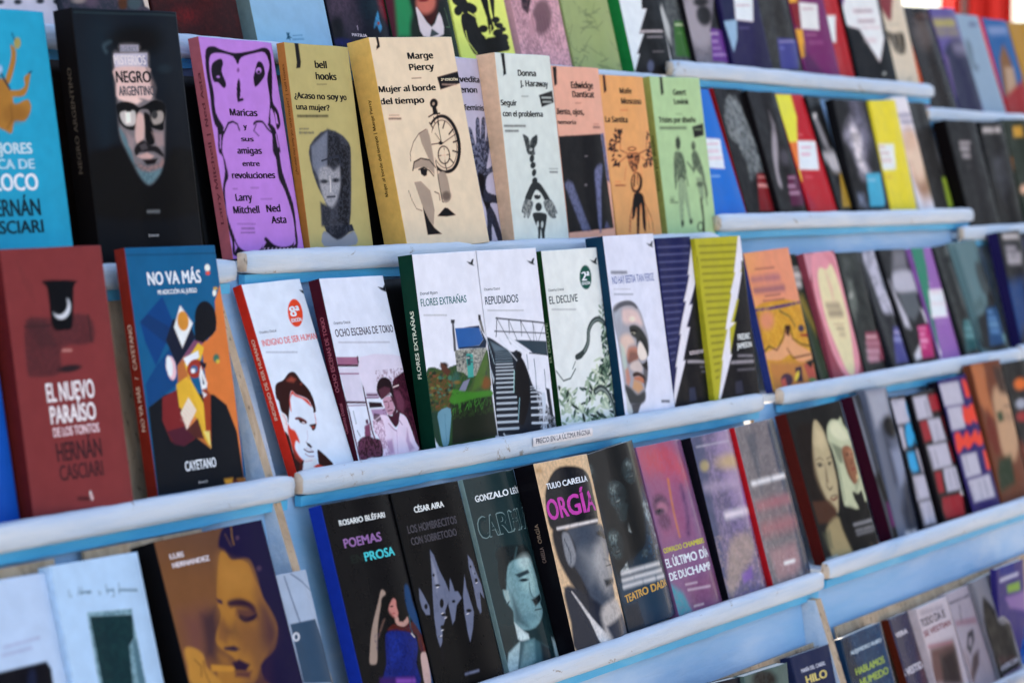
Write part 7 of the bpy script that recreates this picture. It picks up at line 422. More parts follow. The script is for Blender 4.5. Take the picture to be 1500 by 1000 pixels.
{"id":"c_jame","label":"acid yellow wedge over black book split by a white lightning shape","O":[2.9617,1.4753,1.197],"r":[0.1402,0.0067,0.0085],"d":[0.1389,0.2318,0.0259],"n":[47,144],"base":592,"sp":592,"st":[],"curl":0,"gloss":0.45,"ops":[["P",577,1,2.5,[527,-3,581,5,549,156,495,205,525,206,428,354,402,358,306,481,354,484,284,513,258,654,281,658,82,894,49,891,159,682,145,681,259,517,235,516,348,327,339,316,424,207,411,201]],["P",578,1,2.5,[524,144,552,145,578,905,69,895,274,657,257,656,362,484,338,481,427,359,413,353,515,205]],["P",578,1,2.5,[-13,102,3,103,-36,886,-30,691]],["L",586,0.8,3,5,[40,45,487,51]],["L",587,0.5,6,8,[41,44,61,44]],["L",587,0.5,6,8,[68,44,114,45]],["L",587,0.5,6,8,[122,45,155,45]],["L",587,0.5,6,8,[163,46,192,46]],["L",587,0.5,6,8,[198,46,232,46]],["L",587,0.5,6,8,[241,47,273,47]],["L",587,0.5,6,8,[281,47,301,47]],["L",587,0.5,6,8,[308,47,327,48]],["L",587,0.5,6,8,[334,48,378,48]],["L",587,0.5,6,8,[385,49,430,49]],["L",587,0.5,6,8,[436,49,474,50]],["L",587,0.5,6,8,[483,50,488,50]],["L",586,0.8,3,5,[41,83,465,90]],["L",587,0.5,6,8,[41,82,76,83]],["L",587,0.5,6,8,[83,83,127,84]],["L",587,0.5,6,8,[136,84,169,84]],["L",587,0.5,6,8,[178,84,213,85]],["L",587,0.5,6,8,[220,85,259,86]],["L",587,0.5,6,8,[270,86,292,86]],["L",587,0.5,6,8,[302,86,322,86]],["L",587,0.5,6,8,[331,87,358,87]],["L",587,0.5,6,8,[367,87,391,87]],["L",587,0.5,6,8,[400,88,441,88]],["L",587,0.5,6,8,[449,88,466,89]],["L",586,0.8,3,5,[41,122,444,128]],["L",587,0.5,6,8,[42,121,57,121]],["L",587,0.5,6,8,[66,121,92,121]],["L",587,0.5,6,8,[99,122,146,122]],["L",587,0.5,6,8,[155,122,188,123]],["L",587,0.5,6,8,[196,123,212,123]],["L",587,0.5,6,8,[219,124,265,124]],["L",587,0.5,6,8,[272,124,292,125]],["L",587,0.5,6,8,[298,125,316,125]],["L",587,0.5,6,8,[325,125,347,126]],["L",587,0.5,6,8,[354,126,385,126]],["L",587,0.5,6,8,[393,126,419,127]],["L",587,0.5,6,8,[426,127,444,127]],["L",586,0.8,3,5,[42,160,422,167]],["L",587,0.5,6,8,[42,159,70,159]],["L",587,0.5,6,8,[80,160,115,160]],["L",587,0.5,6,8,[122,160,168,161]],["L",587,0.5,6,8,[178,161,195,162]],["L",587,0.5,6,8,[205,162,236,162]],["L",587,0.5,6,8,[247,163,278,163]],["L",587,0.5,6,8,[287,163,308,164]],["L",587,0.5,6,8,[316,164,347,164]],["L",587,0.5,6,8,[353,165,401,165]],["L",587,0.5,6,8,[408,165,422,166]],["L",586,0.8,3,5,[42,198,400,205]],["L",587,0.5,6,8,[43,197,74,198]],["L",587,0.5,6,8,[81,198,95,198]],["L",587,0.5,6,8,[102,198,148,199]],["L",587,0.5,6,8,[157,200,194,200]],["L",587,0.5,6,8,[204,200,244,201]],["L",587,0.5,6,8,[252,201,276,202]],["L",587,0.5,6,8,[284,202,315,203]],["L",587,0.5,6,8,[322,203,366,204]],["L",587,0.5,6,8,[374,204,401,204]],["L",586,0.8,3,5,[43,237,379,244]],["L",587,0.5,6,8,[43,236,66,236]],["L",587,0.5,6,8,[76,236,116,237]],["L",587,0.5,6,8,[123,237,139,238]],["L",587,0.5,6,8,[147,238,164,238]],["L",587,0.5,6,8,[174,238,197,239]],["L",587,0.5,6,8,[203,239,238,240]],["L",587,0.5,6,8,[247,240,284,241]],["L",587,0.5,6,8,[290,241,315,241]],["L",587,0.5,6,8,[326,241,362,242]],["L",587,0.5,6,8,[368,242,379,242]],["L",586,0.8,3,5,[43,275,357,282]],["L",587,0.5,6,8,[44,274,63,274]],["L",587,0.5,6,8,[73,275,119,276]],["L",587,0.5,6,8,[126,276,152,276]],["L",587,0.5,6,8,[161,277,177,277]],["L",587,0.5,6,8,[183,277,227,278]],["L",587,0.5,6,8,[234,278,270,279]],["L",587,0.5,6,8,[276,279,304,280]],["L",587,0.5,6,8,[312,280,329,280]],["L",587,0.5,6,8,[338,280,358,281]],["L",586,0.8,3,5,[44,314,336,320]],["L",587,0.5,6,8,[44,312,74,313]],["L",587,0.5,6,8,[83,313,129,314]],["L",587,0.5,6,8,[138,315,185,316]],["L",587,0.5,6,8,[194,316,219,316]],["L",587,0.5,6,8,[230,316,250,317]],["L",587,0.5,6,8,[259,317,275,317]],["L",587,0.5,6,8,[284,318,307,318]],["L",587,0.5,6,8,[318,318,336,319]],["L",586,0.8,3,5,[45,352,315,358]],["L",587,0.5,6,8,[45,351,60,351]],["L",587,0.5,6,8,[69,351,85,352]],["L",587,0.5,6,8,[92,352,124,353]],["L",587,0.5,6,8,[132,353,173,354]],["L",587,0.5,6,8,[182,354,205,354]],["L",587,0.5,6,8,[215,355,241,355]],["L",587,0.5,6,8,[251,355,299,356]],["L",587,0.5,6,8,[310,357,315,357]],["L",586,0.8,3,5,[45,390,293,396]],["L",587,0.5,6,8,[45,389,92,390]],["L",587,0.5,6,8,[102,390,140,391]],["L",587,0.5,6,8,[150,392,184,392]],["L",587,0.5,6,8,[192,392,232,393]],["L",587,0.5,6,8,[240,394,285,394]],["L",586,0.8,3,5,[46,429,272,434]],["L",587,0.5,6,8,[46,428,66,428]],["L",587,0.5,6,8,[74,428,116,429]],["L",587,0.5,6,8,[124,429,150,430]],["L",587,0.5,6,8,[160,430,197,431]],["L",587,0.5,6,8,[206,431,236,432]],["L",587,0.5,6,8,[244,432,272,432]],["L",586,0.8,3,5,[46,467,251,471]],["L",587,0.5,6,8,[46,466,78,467]],["L",587,0.5,6,8,[85,467,107,467]],["L",587,0.5,6,8,[116,467,137,468]],["L",587,0.5,6,8,[147,468,176,469]],["L",587,0.5,6,8,[186,469,203,469]],["L",587,0.5,6,8,[210,469,236,470]],["L",587,0.5,6,8,[243,470,251,470]],["L",586,0.8,3,5,[47,506,230,509]],["L",587,0.5,6,8,[47,504,89,505]],["L",587,0.5,6,8,[96,505,115,506]],["L",587,0.5,6,8,[123,506,158,506]],["L",587,0.5,6,8,[167,507,190,507]],["L",587,0.5,6,8,[200,507,230,508]],["L",586,0.8,3,5,[47,544,209,546]],["L",587,0.5,6,8,[47,543,82,543]],["L",587,0.5,6,8,[93,544,124,544]],["L",587,0.5,6,8,[131,544,173,545]],["L",587,0.5,6,8,[183,545,209,545]],["L",586,0.8,3,5,[48,582,188,584]],["L",587,0.5,6,8,[48,581,74,581]],["L",587,0.5,6,8,[84,582,121,582]],["L",587,0.5,6,8,[127,582,153,582]],["L",587,0.5,6,8,[159,582,179,583]],["L",586,0.8,3,5,[48,621,167,621]],["L",587,0.5,6,8,[49,620,88,620]],["L",587,0.5,6,8,[95,620,112,620]],["L",587,0.5,6,8,[121,620,137,620]],["L",587,0.5,6,8,[145,620,164,620]],["L",586,0.8,3,5,[49,659,146,658]],["L",587,0.5,6,8,[49,658,72,658]],["L",587,0.5,6,8,[79,658,108,657]],["L",587,0.5,6,8,[114,657,133,657]],["L",587,0.5,6,8,[143,657,146,657]],["L",586,0.8,3,5,[49,698,125,695]],["L",587,0.5,6,8,[50,696,92,695]],["L",587,0.5,6,8,[99,695,116,694]],["L",586,0.8,3,5,[50,736,104,732]],["L",587,0.5,6,8,[50,735,94,732]],["L",586,0.8,3,5,[50,774,83,769]],["L",587,0.5,6,8,[51,773,76,769]],["L",588,0.8,8,11,[340,671,386,674]],["L",588,0.8,8,11,[395,675,432,677]],["L",588,0.8,8,11,[445,678,499,682]],["L",588,0.8,8,11,[510,683,525,684]],["L",589,0.8,10,15,[257,703,293,704]],["L",589,0.8,10,15,[310,705,356,707]],["L",589,0.8,10,15,[369,708,440,711]],["L",589,0.8,10,15,[455,712,501,714]],["L",589,0.8,10,15,[515,715,524,715]],["L",582,0.7,7,10,[318,749,373,752]],["L",582,0.7,7,10,[382,752,413,754]],["L",582,0.7,7,10,[423,754,450,755]],["L",582,0.7,7,10,[459,755,478,756]],["L",582,0.7,7,10,[488,757,514,758]],["L",582,0.7,7,10,[523,758,529,759]],["P",590,0.8,7,[271,813,346,810,351,880,262,881]]],"tx":[["FREDRIC",359,585,520,33,591,1,0],["JAMESON",336,632,527,31,591,1,0]],"row":"MC"},
{"id":"c_orange","label":"orange topped book with a painted nude lying in a yellow landscape","O":[3.1796,1.4905,1.1999],"r":[0.2291,0.0387,0.0292],"d":[0.1441,0.2063,0.012],"n":[47,119],"base":617,"sp":618,"st":[],"curl":0,"gloss":0.45,"ops":[["G",593,0.5,[45,14,289,29]],["S",594,1,7,[-78,334,560,338,649,711,605,914,-97,858,-91,579]],["S",595,1,5,[-75,329,199,333,550,331,558,344,215,352,-70,344]],["N",596,0.6,19.0,[-282,323,856,879],0.5],["P",597,0.8,21,[-59,347,37,355,-39,841,-110,833]],["S",598,1,7,[135,577,250,552,325,475,365,527,419,580,574,643,603,695,394,686,316,630,177,652,55,640,-83,614,28,590]],["L",599,1,2.1,9,[-82,612,68,559,154,591,278,519,318,463,380,468,372,540,469,585,617,611]],["L",600,1,2.1,9,[283,591,330,655,568,655]],["P",601,1,5,[320,457,383,462,340,525,308,510]],["E",602,1,9,[513,492,41,4,-10,21]],["P",603,1,7,[471,525,602,530,616,556,491,538]],["L",604,1,2.1,10,[286,364,395,409,443,474]],["E",605,1,34,[112,409,83,7,-24,52]],["P",606,1,24,[26,649,546,701,601,865,19,824]],["E",607,1,10,[197,773,74,8,-18,38]],["P",608,1,9,[328,715,408,711,390,806,315,797]],["P",609,1,9,[439,702,572,704,587,839,479,839]],["E",610,1,7,[331,763,20,5,-30,27]],["P",611,1,7,[470,693,609,683,529,736]],["E",612,1,10,[516,807,51,5,-6,12]],["P",613,1,9,[123,765,178,759,194,832,121,824]],["P",614,1,14,[-105,822,1,811,12,894,-83,883]],["L",615,0.7,7,10,[103,103,139,103]],["L",615,0.7,7,10,[148,104,199,104]],["L",615,0.7,7,10,[212,105,239,105]],["L",615,0.7,7,10,[248,105,273,106]],["L",615,0.7,7,10,[283,106,335,107]],["L",445,0.6,29,41,[39,161,158,163]],["L",445,0.6,29,41,[206,164,292,166]],["L",445,0.6,29,41,[327,167,366,168]],["L",616,0.7,27,38,[42,226,248,231]],["L",616,0.7,27,38,[288,232,398,235]],["L",615,0.7,7,10,[153,268,176,268]],["L",615,0.7,7,10,[188,268,226,269]],["L",615,0.7,7,10,[239,269,277,270]],["L",615,0.7,7,10,[287,270,316,270]],["L",615,0.7,7,10,[325,270,343,270]],["L",615,0.7,7,10,[116,293,168,295]],["L",615,0.7,7,10,[179,295,205,296]],["L",615,0.7,7,10,[217,297,242,298]],["L",615,0.7,7,10,[252,298,275,299]],["L",615,0.7,7,10,[288,299,347,301]],["L",615,0.7,7,10,[358,301,380,302]]],"tx":[],"row":"RC"},
{"id":"c_darkg","label":"narrow dark green book with white title half tucked behind the orange one","O":[3.3434,1.4885,1.1999],"r":[0.2983,-0.114,0.0112],"d":[0.0476,0.2036,0.014],"n":[10,111],"base":624,"sp":624,"st":[],"curl":0,"gloss":0.45,"ops":[["P",619,1,41,[-35,257,105,260,177,472,119,540]],["P",620,1,41,[31,305,138,517,269,791,36,802]],["L",621,0.7,9,12,[12,84,83,85]],["L",621,0.7,9,12,[102,85,146,85]],["L",622,0.8,31,45,[-34,130,130,132]],["L",622,0.8,31,45,[183,132,213,133]],["L",622,0.8,28,41,[-45,185,111,188]],["L",623,0.8,9,12,[202,782,248,784]],["L",623,0.8,9,12,[264,785,273,786]]],"tx":[],"row":"RC"},
{"id":"c_vulva","label":"pink book with a tall cream almond shape and dark title inside it","O":[3.3939,1.4885,1.1999],"r":[0.2624,-0.0208,0.0196],"d":[0.1219,0.2019,0.014],"n":[32,110],"base":634,"sp":634,"st":[],"curl":0,"gloss":0.45,"ops":[["P",625,1,11,[-18,2,155,3,50,127,-19,193]],["S",626,1,9,[176,-8,422,1,496,76,520,232,529,412,501,601,400,784,198,790,83,641,39,429,23,265,64,104]],["P",627,0.6,26,[298,8,437,26,468,170,408,120]],["S",628,1,11,[198,98,292,114,371,82,416,156,439,312,434,466,384,640,327,778,241,770,175,636,110,457,108,293,135,154]],["P",629,0.7,22,[263,113,271,220,280,326,308,233]],["L",630,0.6,26,37,[169,337,341,348]],["L",631,0.65,31,44,[181,389,355,399]],["L",632,0.5,6,9,[198,457,244,459]],["L",632,0.5,6,9,[253,460,272,461]],["L",632,0.5,6,9,[280,462,325,465]],["L",632,0.5,6,9,[333,465,342,466]],["L",633,0.5,15,22,[238,488,325,494]],["L",633,0.4,21,29,[259,527,316,531]]],"tx":[],"row":"RC"},
{"id":"c_lpink","label":"dark book with pale vertical forms and a dull rose label","O":[3.517,1.4885,1.1999],"r":[0.272,-0.0745,0.0098],"d":[0.106,0.2004,0.014],"n":[17,78],"base":643,"sp":643,"st":[],"curl":0,"gloss":0.45,"ops":[["P",635,1,33,[80,171,176,185,175,330,53,446,20,349]],["P",636,1,41,[81,26,291,30,264,115,89,111]],["P",637,1,21,[380,7,487,9,494,440,474,758,313,773]],["E",470,1,16,[89,279,35,1,-17,24]],["N",638,0.5,21.3,[],0.5],["P",639,1,10,[174,523,498,532,411,717,134,720]],["L",640,0.8,13,19,[180,554,282,559]],["L",640,0.8,13,19,[303,560,356,562]],["L",641,0.6,20,29,[149,595,240,599]],["L",641,0.6,20,29,[268,600,389,606]],["L",642,0.7,23,33,[127,644,278,652]],["L",642,0.7,23,33,[311,654,330,654]],["L",642,0.7,26,37,[113,691,282,700]]],"tx":[],"row":"RC"},
{"id":"c_cloth","label":"black and white photo book of pale cloth with a violet blue label","O":[3.6296,1.4885,1.1999],"r":[0.329,-0.0635,0.0369],"d":[0.0848,0.202,0.014],"n":[13,76],"base":650,"sp":650,"st":[],"curl":0,"gloss":0.45,"ops":[["S",644,1,30,[108,9,411,22,502,167,631,355,590,558,491,539,319,438,153,414,134,237]],["P",645,1,42,[316,43,513,155,388,366,265,257]],["N",331,0.6,18.7,[-356,-4,1024,553],0.5],["P",646,0.8,25,[508,0,844,14,649,174,525,143]],["P",647,1,11,[230,523,515,534,361,771,84,760]],["L",648,0.8,13,19,[220,560,334,568]],["L",648,0.8,13,19,[354,570,399,573]],["L",649,0.7,21,30,[195,606,293,613]],["L",649,0.7,21,30,[335,616,392,621]]],"tx":[],"row":"RC"},
{"id":"c_lmag","label":"grey toned figure book with a hot magenta label","O":[3.7156,1.4885,1.1999],"r":[0.3352,-0.0145,-0.0079],"d":[0.1196,0.2046,0.014],"n":[20,75],"base":659,"sp":659,"st":[],"curl":0,"gloss":0.45,"ops":[["S",651,1,29,[129,166,343,145,522,174,515,266,408,315,93,294]],["P",652,1,25,[115,307,418,302,424,420,255,504,156,462]],["P",653,0.6,53,[259,0,490,3,409,146,149,141]],["P",654,1,29,[25,215,73,319,146,475,150,552,65,535]],["P",655,1,16,[424,420,503,449,551,516,441,524]],["P",180,1,16,[75,727,231,658,183,758,73,771]],["P",656,1,10,[275,541,502,533,400,762,188,760]],["L",657,0.8,7,10,[279,557,344,559]],["L",657,0.8,7,10,[356,560,403,562]],["L",657,0.8,11,16,[282,596,347,598]],["L",658,0.7,20,29,[262,641,359,645]],["L",657,0.6,11,16,[250,684,308,687]]],"tx":[],"row":"RC"},
{"id":"c_lilac","label":"lilac and green book with a white title box","O":[3.8391,1.4885,1.1999],"r":[0.2951,-0.0519,0.005],"d":[0.1049,0.2015,0.014],"n":[15,73],"base":666,"sp":666,"st":[],"curl":0,"gloss":0.45,"ops":[["S",660,1,7,[-51,-20,250,-16,66,539,2,781,-139,556,-23,226]],["P",661,0.8,18,[-7,394,87,514,42,616]],["P",662,1,13,[-33,612,43,732,-4,787,-117,762]],["P",663,1,7,[132,295,444,298,361,493,49,489]],["L",55,0.4,8,11,[173,316,204,317]],["L",55,0.4,8,11,[217,317,263,319]],["L",55,0.4,8,11,[275,319,342,321]],["L",55,0.4,8,11,[357,321,364,322]],["L",55,0.4,8,11,[129,393,181,394]],["L",55,0.4,8,11,[194,395,252,397]],["L",55,0.4,8,11,[264,397,314,399]],["L",55,0.4,8,11,[324,399,377,401]],["L",664,0.6,8,11,[165,254,208,256]],["L",664,0.6,8,11,[218,256,222,256]],["L",665,0.7,8,11,[137,524,163,525]],["L",665,0.7,8,11,[179,526,253,529]],["L",665,0.7,8,11,[268,529,289,530]]],"tx":[],"row":"RC"},
{"id":"c_lteal","label":"dark book with a dim face and a deep teal label","O":[3.9557,1.4885,1.1999],"r":[0.3095,-0.065,0.057],"d":[0.081,0.2023,0.014],"n":[10,71],"base":672,"sp":672,"st":[],"curl":0,"gloss":0.45,"ops":[["S",667,1,33,[199,29,435,16,402,136,250,153,337,376,333,511,260,450,241,206]],["E",668,1,24,[275,107,100,7,-28,28]],["N",669,0.6,20.9,[],0.5],["P",670,1,19,[164,543,464,563,395,760,25,763]],["L",671,0.7,10,14,[192,559,288,567]],["L",671,0.7,10,14,[303,569,338,572]],["L",671,0.6,26,38,[168,604,335,619]],["L",671,0.6,23,33,[138,654,279,668]]],"tx":[],"row":"RC"},
{"id":"c_fig","label":"grey green seascape book with a dark standing figure and a blue label","O":[4.0379,1.4885,1.1999],"r":[0.3294,0.0021,0.0248],"d":[0.1348,0.2088,0.014],"n":[20,72],"base":679,"sp":679,"st":[],"curl":0,"gloss":0.45,"ops":[["S",646,1,27,[565,-10,712,-3,697,320,589,789,22,782,16,578,363,480]],["S",39,1,22,[395,163,474,181,514,309,517,393,361,397,344,243]],["P",673,0.8,35,[32,7,125,25,130,532,56,744,-4,685]],["P",674,1,27,[116,463,314,408,316,491,95,530]],["P",675,1,18,[323,505,550,507,480,780,178,775]],["L",676,0.8,12,18,[335,533,407,539]],["L",676,0.6,19,27,[313,580,438,589]],["L",677,0.6,25,35,[304,625,427,634]],["L",676,0.6,22,31,[287,674,360,680]],["L",676,0.6,22,31,[385,682,411,684]],["P",678,1,11,[466,709,520,714,498,781,462,778]]],"tx":[],"row":"RC"},
{"id":"c_navy","label":"black and blue book with white stacked lettering near the right edge","O":[4.2232,1.4844,1.203],"r":[0.233,-0.0274,0.0183],"d":[0.131,0.2167,0.0194],"n":[17,74],"base":683,"sp":684,"st":[],"curl":0,"gloss":0.45,"ops":[["P",680,1,65,[-50,375,342,362,276,668,-22,817,-183,776]],["L",681,0.8,26,38,[131,38,376,45]],["L",681,0.8,26,38,[425,47,437,47]],["L",589,0.7,26,38,[143,126,314,132]],["L",581,0.7,30,43,[132,176,222,180]],["L",581,0.7,30,43,[282,182,391,186]],["L",682,0.7,30,43,[125,222,359,231]]],"tx":[],"row":"FC"},
{"id":"c_end","label":"dark navy book cut by the right edge on the third rail","O":[4.3741,1.4899,1.203],"r":[0.2622,0.0178,0.0212],"d":[0.1393,0.2131,0.014],"n":[19,70],"base":686,"sp":686,"st":[],"curl":0,"gloss":0.45,"ops":[["E",685,1,42,[16,97,59,3,-32,46]]],"tx":[],"row":"FC"},
{"id":"d_white","label":"plain white book with faint lilac script above a black picture, lower left corner","O":[1.4712,1.3838,0.964],"r":[0.2744,-0.0491,-0.0228],"d":[0.1098,0.2082,0.014],"n":[66,156],"base":690,"sp":690,"st":[],"curl":0,"gloss":0.45,"ops":[["L",687,0.35,7,10,[158,229,182,228]],["L",687,0.35,7,10,[190,228,230,225]],["L",687,0.35,7,10,[240,225,283,223]],["L",687,0.35,7,10,[293,222,316,221]],["L",687,0.35,7,10,[325,220,331,220]],["L",687,0.35,7,10,[140,255,184,253]],["L",687,0.35,7,10,[194,253,224,252]],["L",687,0.35,7,10,[232,252,265,250]],["L",687,0.35,7,10,[274,250,284,250]],["P",688,1,5,[11,311,343,305,361,333,348,453,-15,397]],["E",689,1,12,[256,360,20,3,-13,41]]],"tx":[],"row":"LD"},
{"id":"d_llave","label":"white book with thin handwritten title over a dark teal picture box","O":[1.5825,1.3838,0.964],"r":[0.2656,-0.0378,-0.0212],"d":[0.1203,0.2101,0.014],"n":[91,204],"base":696,"sp":696,"st":[],"curl":0,"gloss":0.45,"ops":[["L",691,1,1.1,2.7,[68,96,67,118,79,118]],["L",691,1,1.1,2.7,[126,90,112,119]],["L",691,1,1.1,2.7,[142,92,129,118,141,114]],["L",691,1,1.1,2.7,[153,112,182,111,167,121]],["L",691,0.7,4,6,[126,109,149,112]],["L",691,0.7,4,6,[153,112,169,114]],["L",691,0.7,4,6,[175,115,185,116]],["L",691,1,1.1,2.7,[223,116,234,125,226,131]],["L",691,1,1.1,2.7,[266,99,267,132]],["L",691,0.7,5,7,[270,120,297,123]],["L",691,1,1.1,2.7,[300,118,298,144,286,145]],["L",691,1,1.1,2.7,[332,102,325,139]],["L",691,0.7,6,8,[332,127,356,130]],["L",691,0.7,6,8,[362,131,387,134]],["L",691,0.7,6,8,[394,135,417,137]],["L",691,0.7,6,8,[424,138,429,139]],["P",692,1,1.8,[142,184,373,202,371,247,368,481,280,534,127,510]],["P",693,1,1.8,[152,200,369,223,355,305,321,331,302,463,280,534,148,514]],["N",694,0.7,12.1,[60,197,378,534],0.5],["P",695,1,5,[342,319,361,314,370,549,325,542]]],"tx":[],"row":"LD"},
{"id":"d_luis","label":"big book in ochre and violet with a man lowering his eyes over a cigarette","O":[1.7217,1.3688,0.964],"r":[0.3025,0.0253,0.0047],"d":[0.158,0.2172,0.029],"n":[112,198],"base":728,"sp":729,"st":[],"curl":0,"gloss":0.45,"ops":[["G",697,0.6,[107,-33,49,123]],["P",698,0.6,64,[46,285,194,283,91,552,32,477]],["P",699,0.9,32,[156,303,240,291,226,381,169,476,128,455]],["S",700,1,6,[332,105,367,94,406,123,477,154,492,223,521,282,550,341,565,412,519,472,411,533,341,606,171,574,179,503,253,517,282,496,221,446,200,416,216,379,264,321,262,261]],["S",701,0.9,40,[487,236,550,341,554,437,406,545,373,526,436,417]],["P",702,0.35,72,[373,366,471,382,505,456,377,513,354,469]],["S",703,1,7,[342,66,371,17,415,-4,540,-8,637,2,657,235,635,662,437,625,406,545,509,497,560,424,545,354,516,295,511,226,500,150,465,131,394,128,369,87]],["S",704,0.6,48,[538,-1,628,11,652,248,618,652,440,618,574,440]],["P",705,1,5,[259,254,289,269,288,285,266,275]],["S",706,1,11,[321,277,387,278,447,311,451,352,413,319,357,303,319,297]],["P",707,0.8,19,[355,309,452,325,456,366,393,369,345,334]],["S",708,1,6,[358,340,398,357,457,350,434,369,382,371,358,353]],["P",709,1,7,[233,441,292,445,320,463,293,468,238,452]],["P",710,0.5,32,[266,381,292,418,335,413,335,359]],["P",711,1,8,[258,505,301,499,351,529,322,550,266,536]],["P",712,1,13,[265,539,351,555,331,578,258,558]],["S",713,1,8,[19,410,66,412,112,446,114,492,148,531,171,574,16,544,14,473]],["L",714,1,1.0,5,[59,456,86,487,73,523]],["L",714,1,1.0,5,[103,470,98,508,109,556]],["P",715,1,3,[139,490,253,517,266,531,246,537,135,515]],["C",716,1,4,4,[439,-9,426,45,426,72]],["L",717,1,4,3,[393,27,409,76]],["E",718,1,5,[455,50,10,1,-3,8]],["E",719,1,8,[537,183,14,2,-4,10]],["S",720,0.7,48,[339,113,389,141,470,173,477,235,377,253,307,222]],["P",721,0.5,19,[235,343,273,336,292,392,256,432,216,405]],["P",722,0.6,40,[354,363,436,417,387,488,327,484,311,422]],["S",723,0.7,48,[491,332,554,437,485,506,372,579,303,599,437,625]],["C",724,1,5,5,[364,338,398,355,440,355]],["C",725,0.7,6,4,[326,305,358,300,413,319,445,341]],["P",726,0.7,16,[195,461,237,481,246,509,200,501]]],"tx":[["LUIS",64,76,142,19,727,1,0],["HERNANDEZ",67,110,278,19,727,1,0]],"row":"LD"},
{"id":"d_slate","label":"book with pale marble lines over a slate blue block, behind the ochre portrait book","O":[1.8765,1.371,0.964],"r":[0.3052,-0.0212,-0.0335],"d":[0.056,0.1623,0.0108],"n":[46,183],"base":735,"sp":735,"st":[],"curl":0,"gloss":0.45,"ops":[["P",730,1,3,[45,200,206,199,264,467,44,435]],["L",731,1,3,5,[78,12,109,198]],["C",732,1,3,4,[120,6,191,61,227,86]],["L",733,0.5,4,3,[176,39,212,154]],["E",734,1,2.6,[65,253,22,3,-7,17]],["E",730,1,2.6,[65,253,12,1,-4,11]]],"tx":[],"row":"LD"},
{"id":"d_poemas","label":"black book with cobalt spine and a woman in a blue dress raising one arm","O":[1.9929,1.3785,0.9567],"r":[0.2847,-0.0268,-0.0097],"d":[0.1261,0.2262,0.0157],"n":[92,245],"base":759,"sp":760,"st":[],"curl":0,"gloss":0.3,"ops":[["S",736,1,8,[449,403,487,402,491,480,513,554,541,641,573,717,553,839,471,825,481,703,468,583,428,501]],["S",737,1,5,[279,393,301,402,299,419,270,438,237,480,195,544,158,630,133,678,101,681,83,670,105,622,147,548,208,476,245,435]],["P",738,0.7,6,[243,516,274,503,229,548,188,583,181,576]],["S",739,1,6,[270,427,316,415,376,423,417,452,428,501,409,533,337,541,302,524,257,506,254,465]],["S",740,1,6,[305,466,340,439,360,447,355,473,356,508,334,523,311,508,296,488]],["P",741,0.8,6,[298,483,313,502,329,522,308,513]],["E",742,1,2.3,[323,469,10,1,-1,3]],["E",743,1,2.3,[325,499,8,1,-1,2]],["S",744,1,5,[324,521,356,520,385,539,417,526,417,552,379,564,332,552]],["P",739,1,5,[351,508,396,514,378,544,349,537]],["S",745,1,5,[305,542,332,552,374,565,422,553,457,558,499,611,541,665,506,695,464,692,454,640,448,604,262,568]],["P",746,0.6,8,[495,646,542,662,519,691,486,692]],["L",747,1,0.9,5,[434,525,422,577,433,613]],["S",748,1,5,[257,567,352,578,436,608,445,662,401,726,390,812,150,772,198,694,227,606]],["P",749,0.7,18,[266,583,335,593,320,678,228,699]],["N",750,0.8,9.1,[157,565,482,812],0.5],["P",751,1,11,[128,740,365,773,360,807,116,767]],["L",752,0.8,14,20,[248,774,332,788]],["L",752,0.8,14,20,[355,791,356,792]],["S",753,1,5,[455,693,506,695,502,754,481,827,431,819,437,755]],["L",754,1,0.9,5,[418,599,437,617]]],"tx":[["ROSARIO BLÉFARI",96,98,428,23,755,1,0],["POEMAS",96,192,362,38,756,1,0],["PROSA",220,262,436,37,757,1,0],["EN",121,260,210,33,758,1,0]],"row":"MD"},
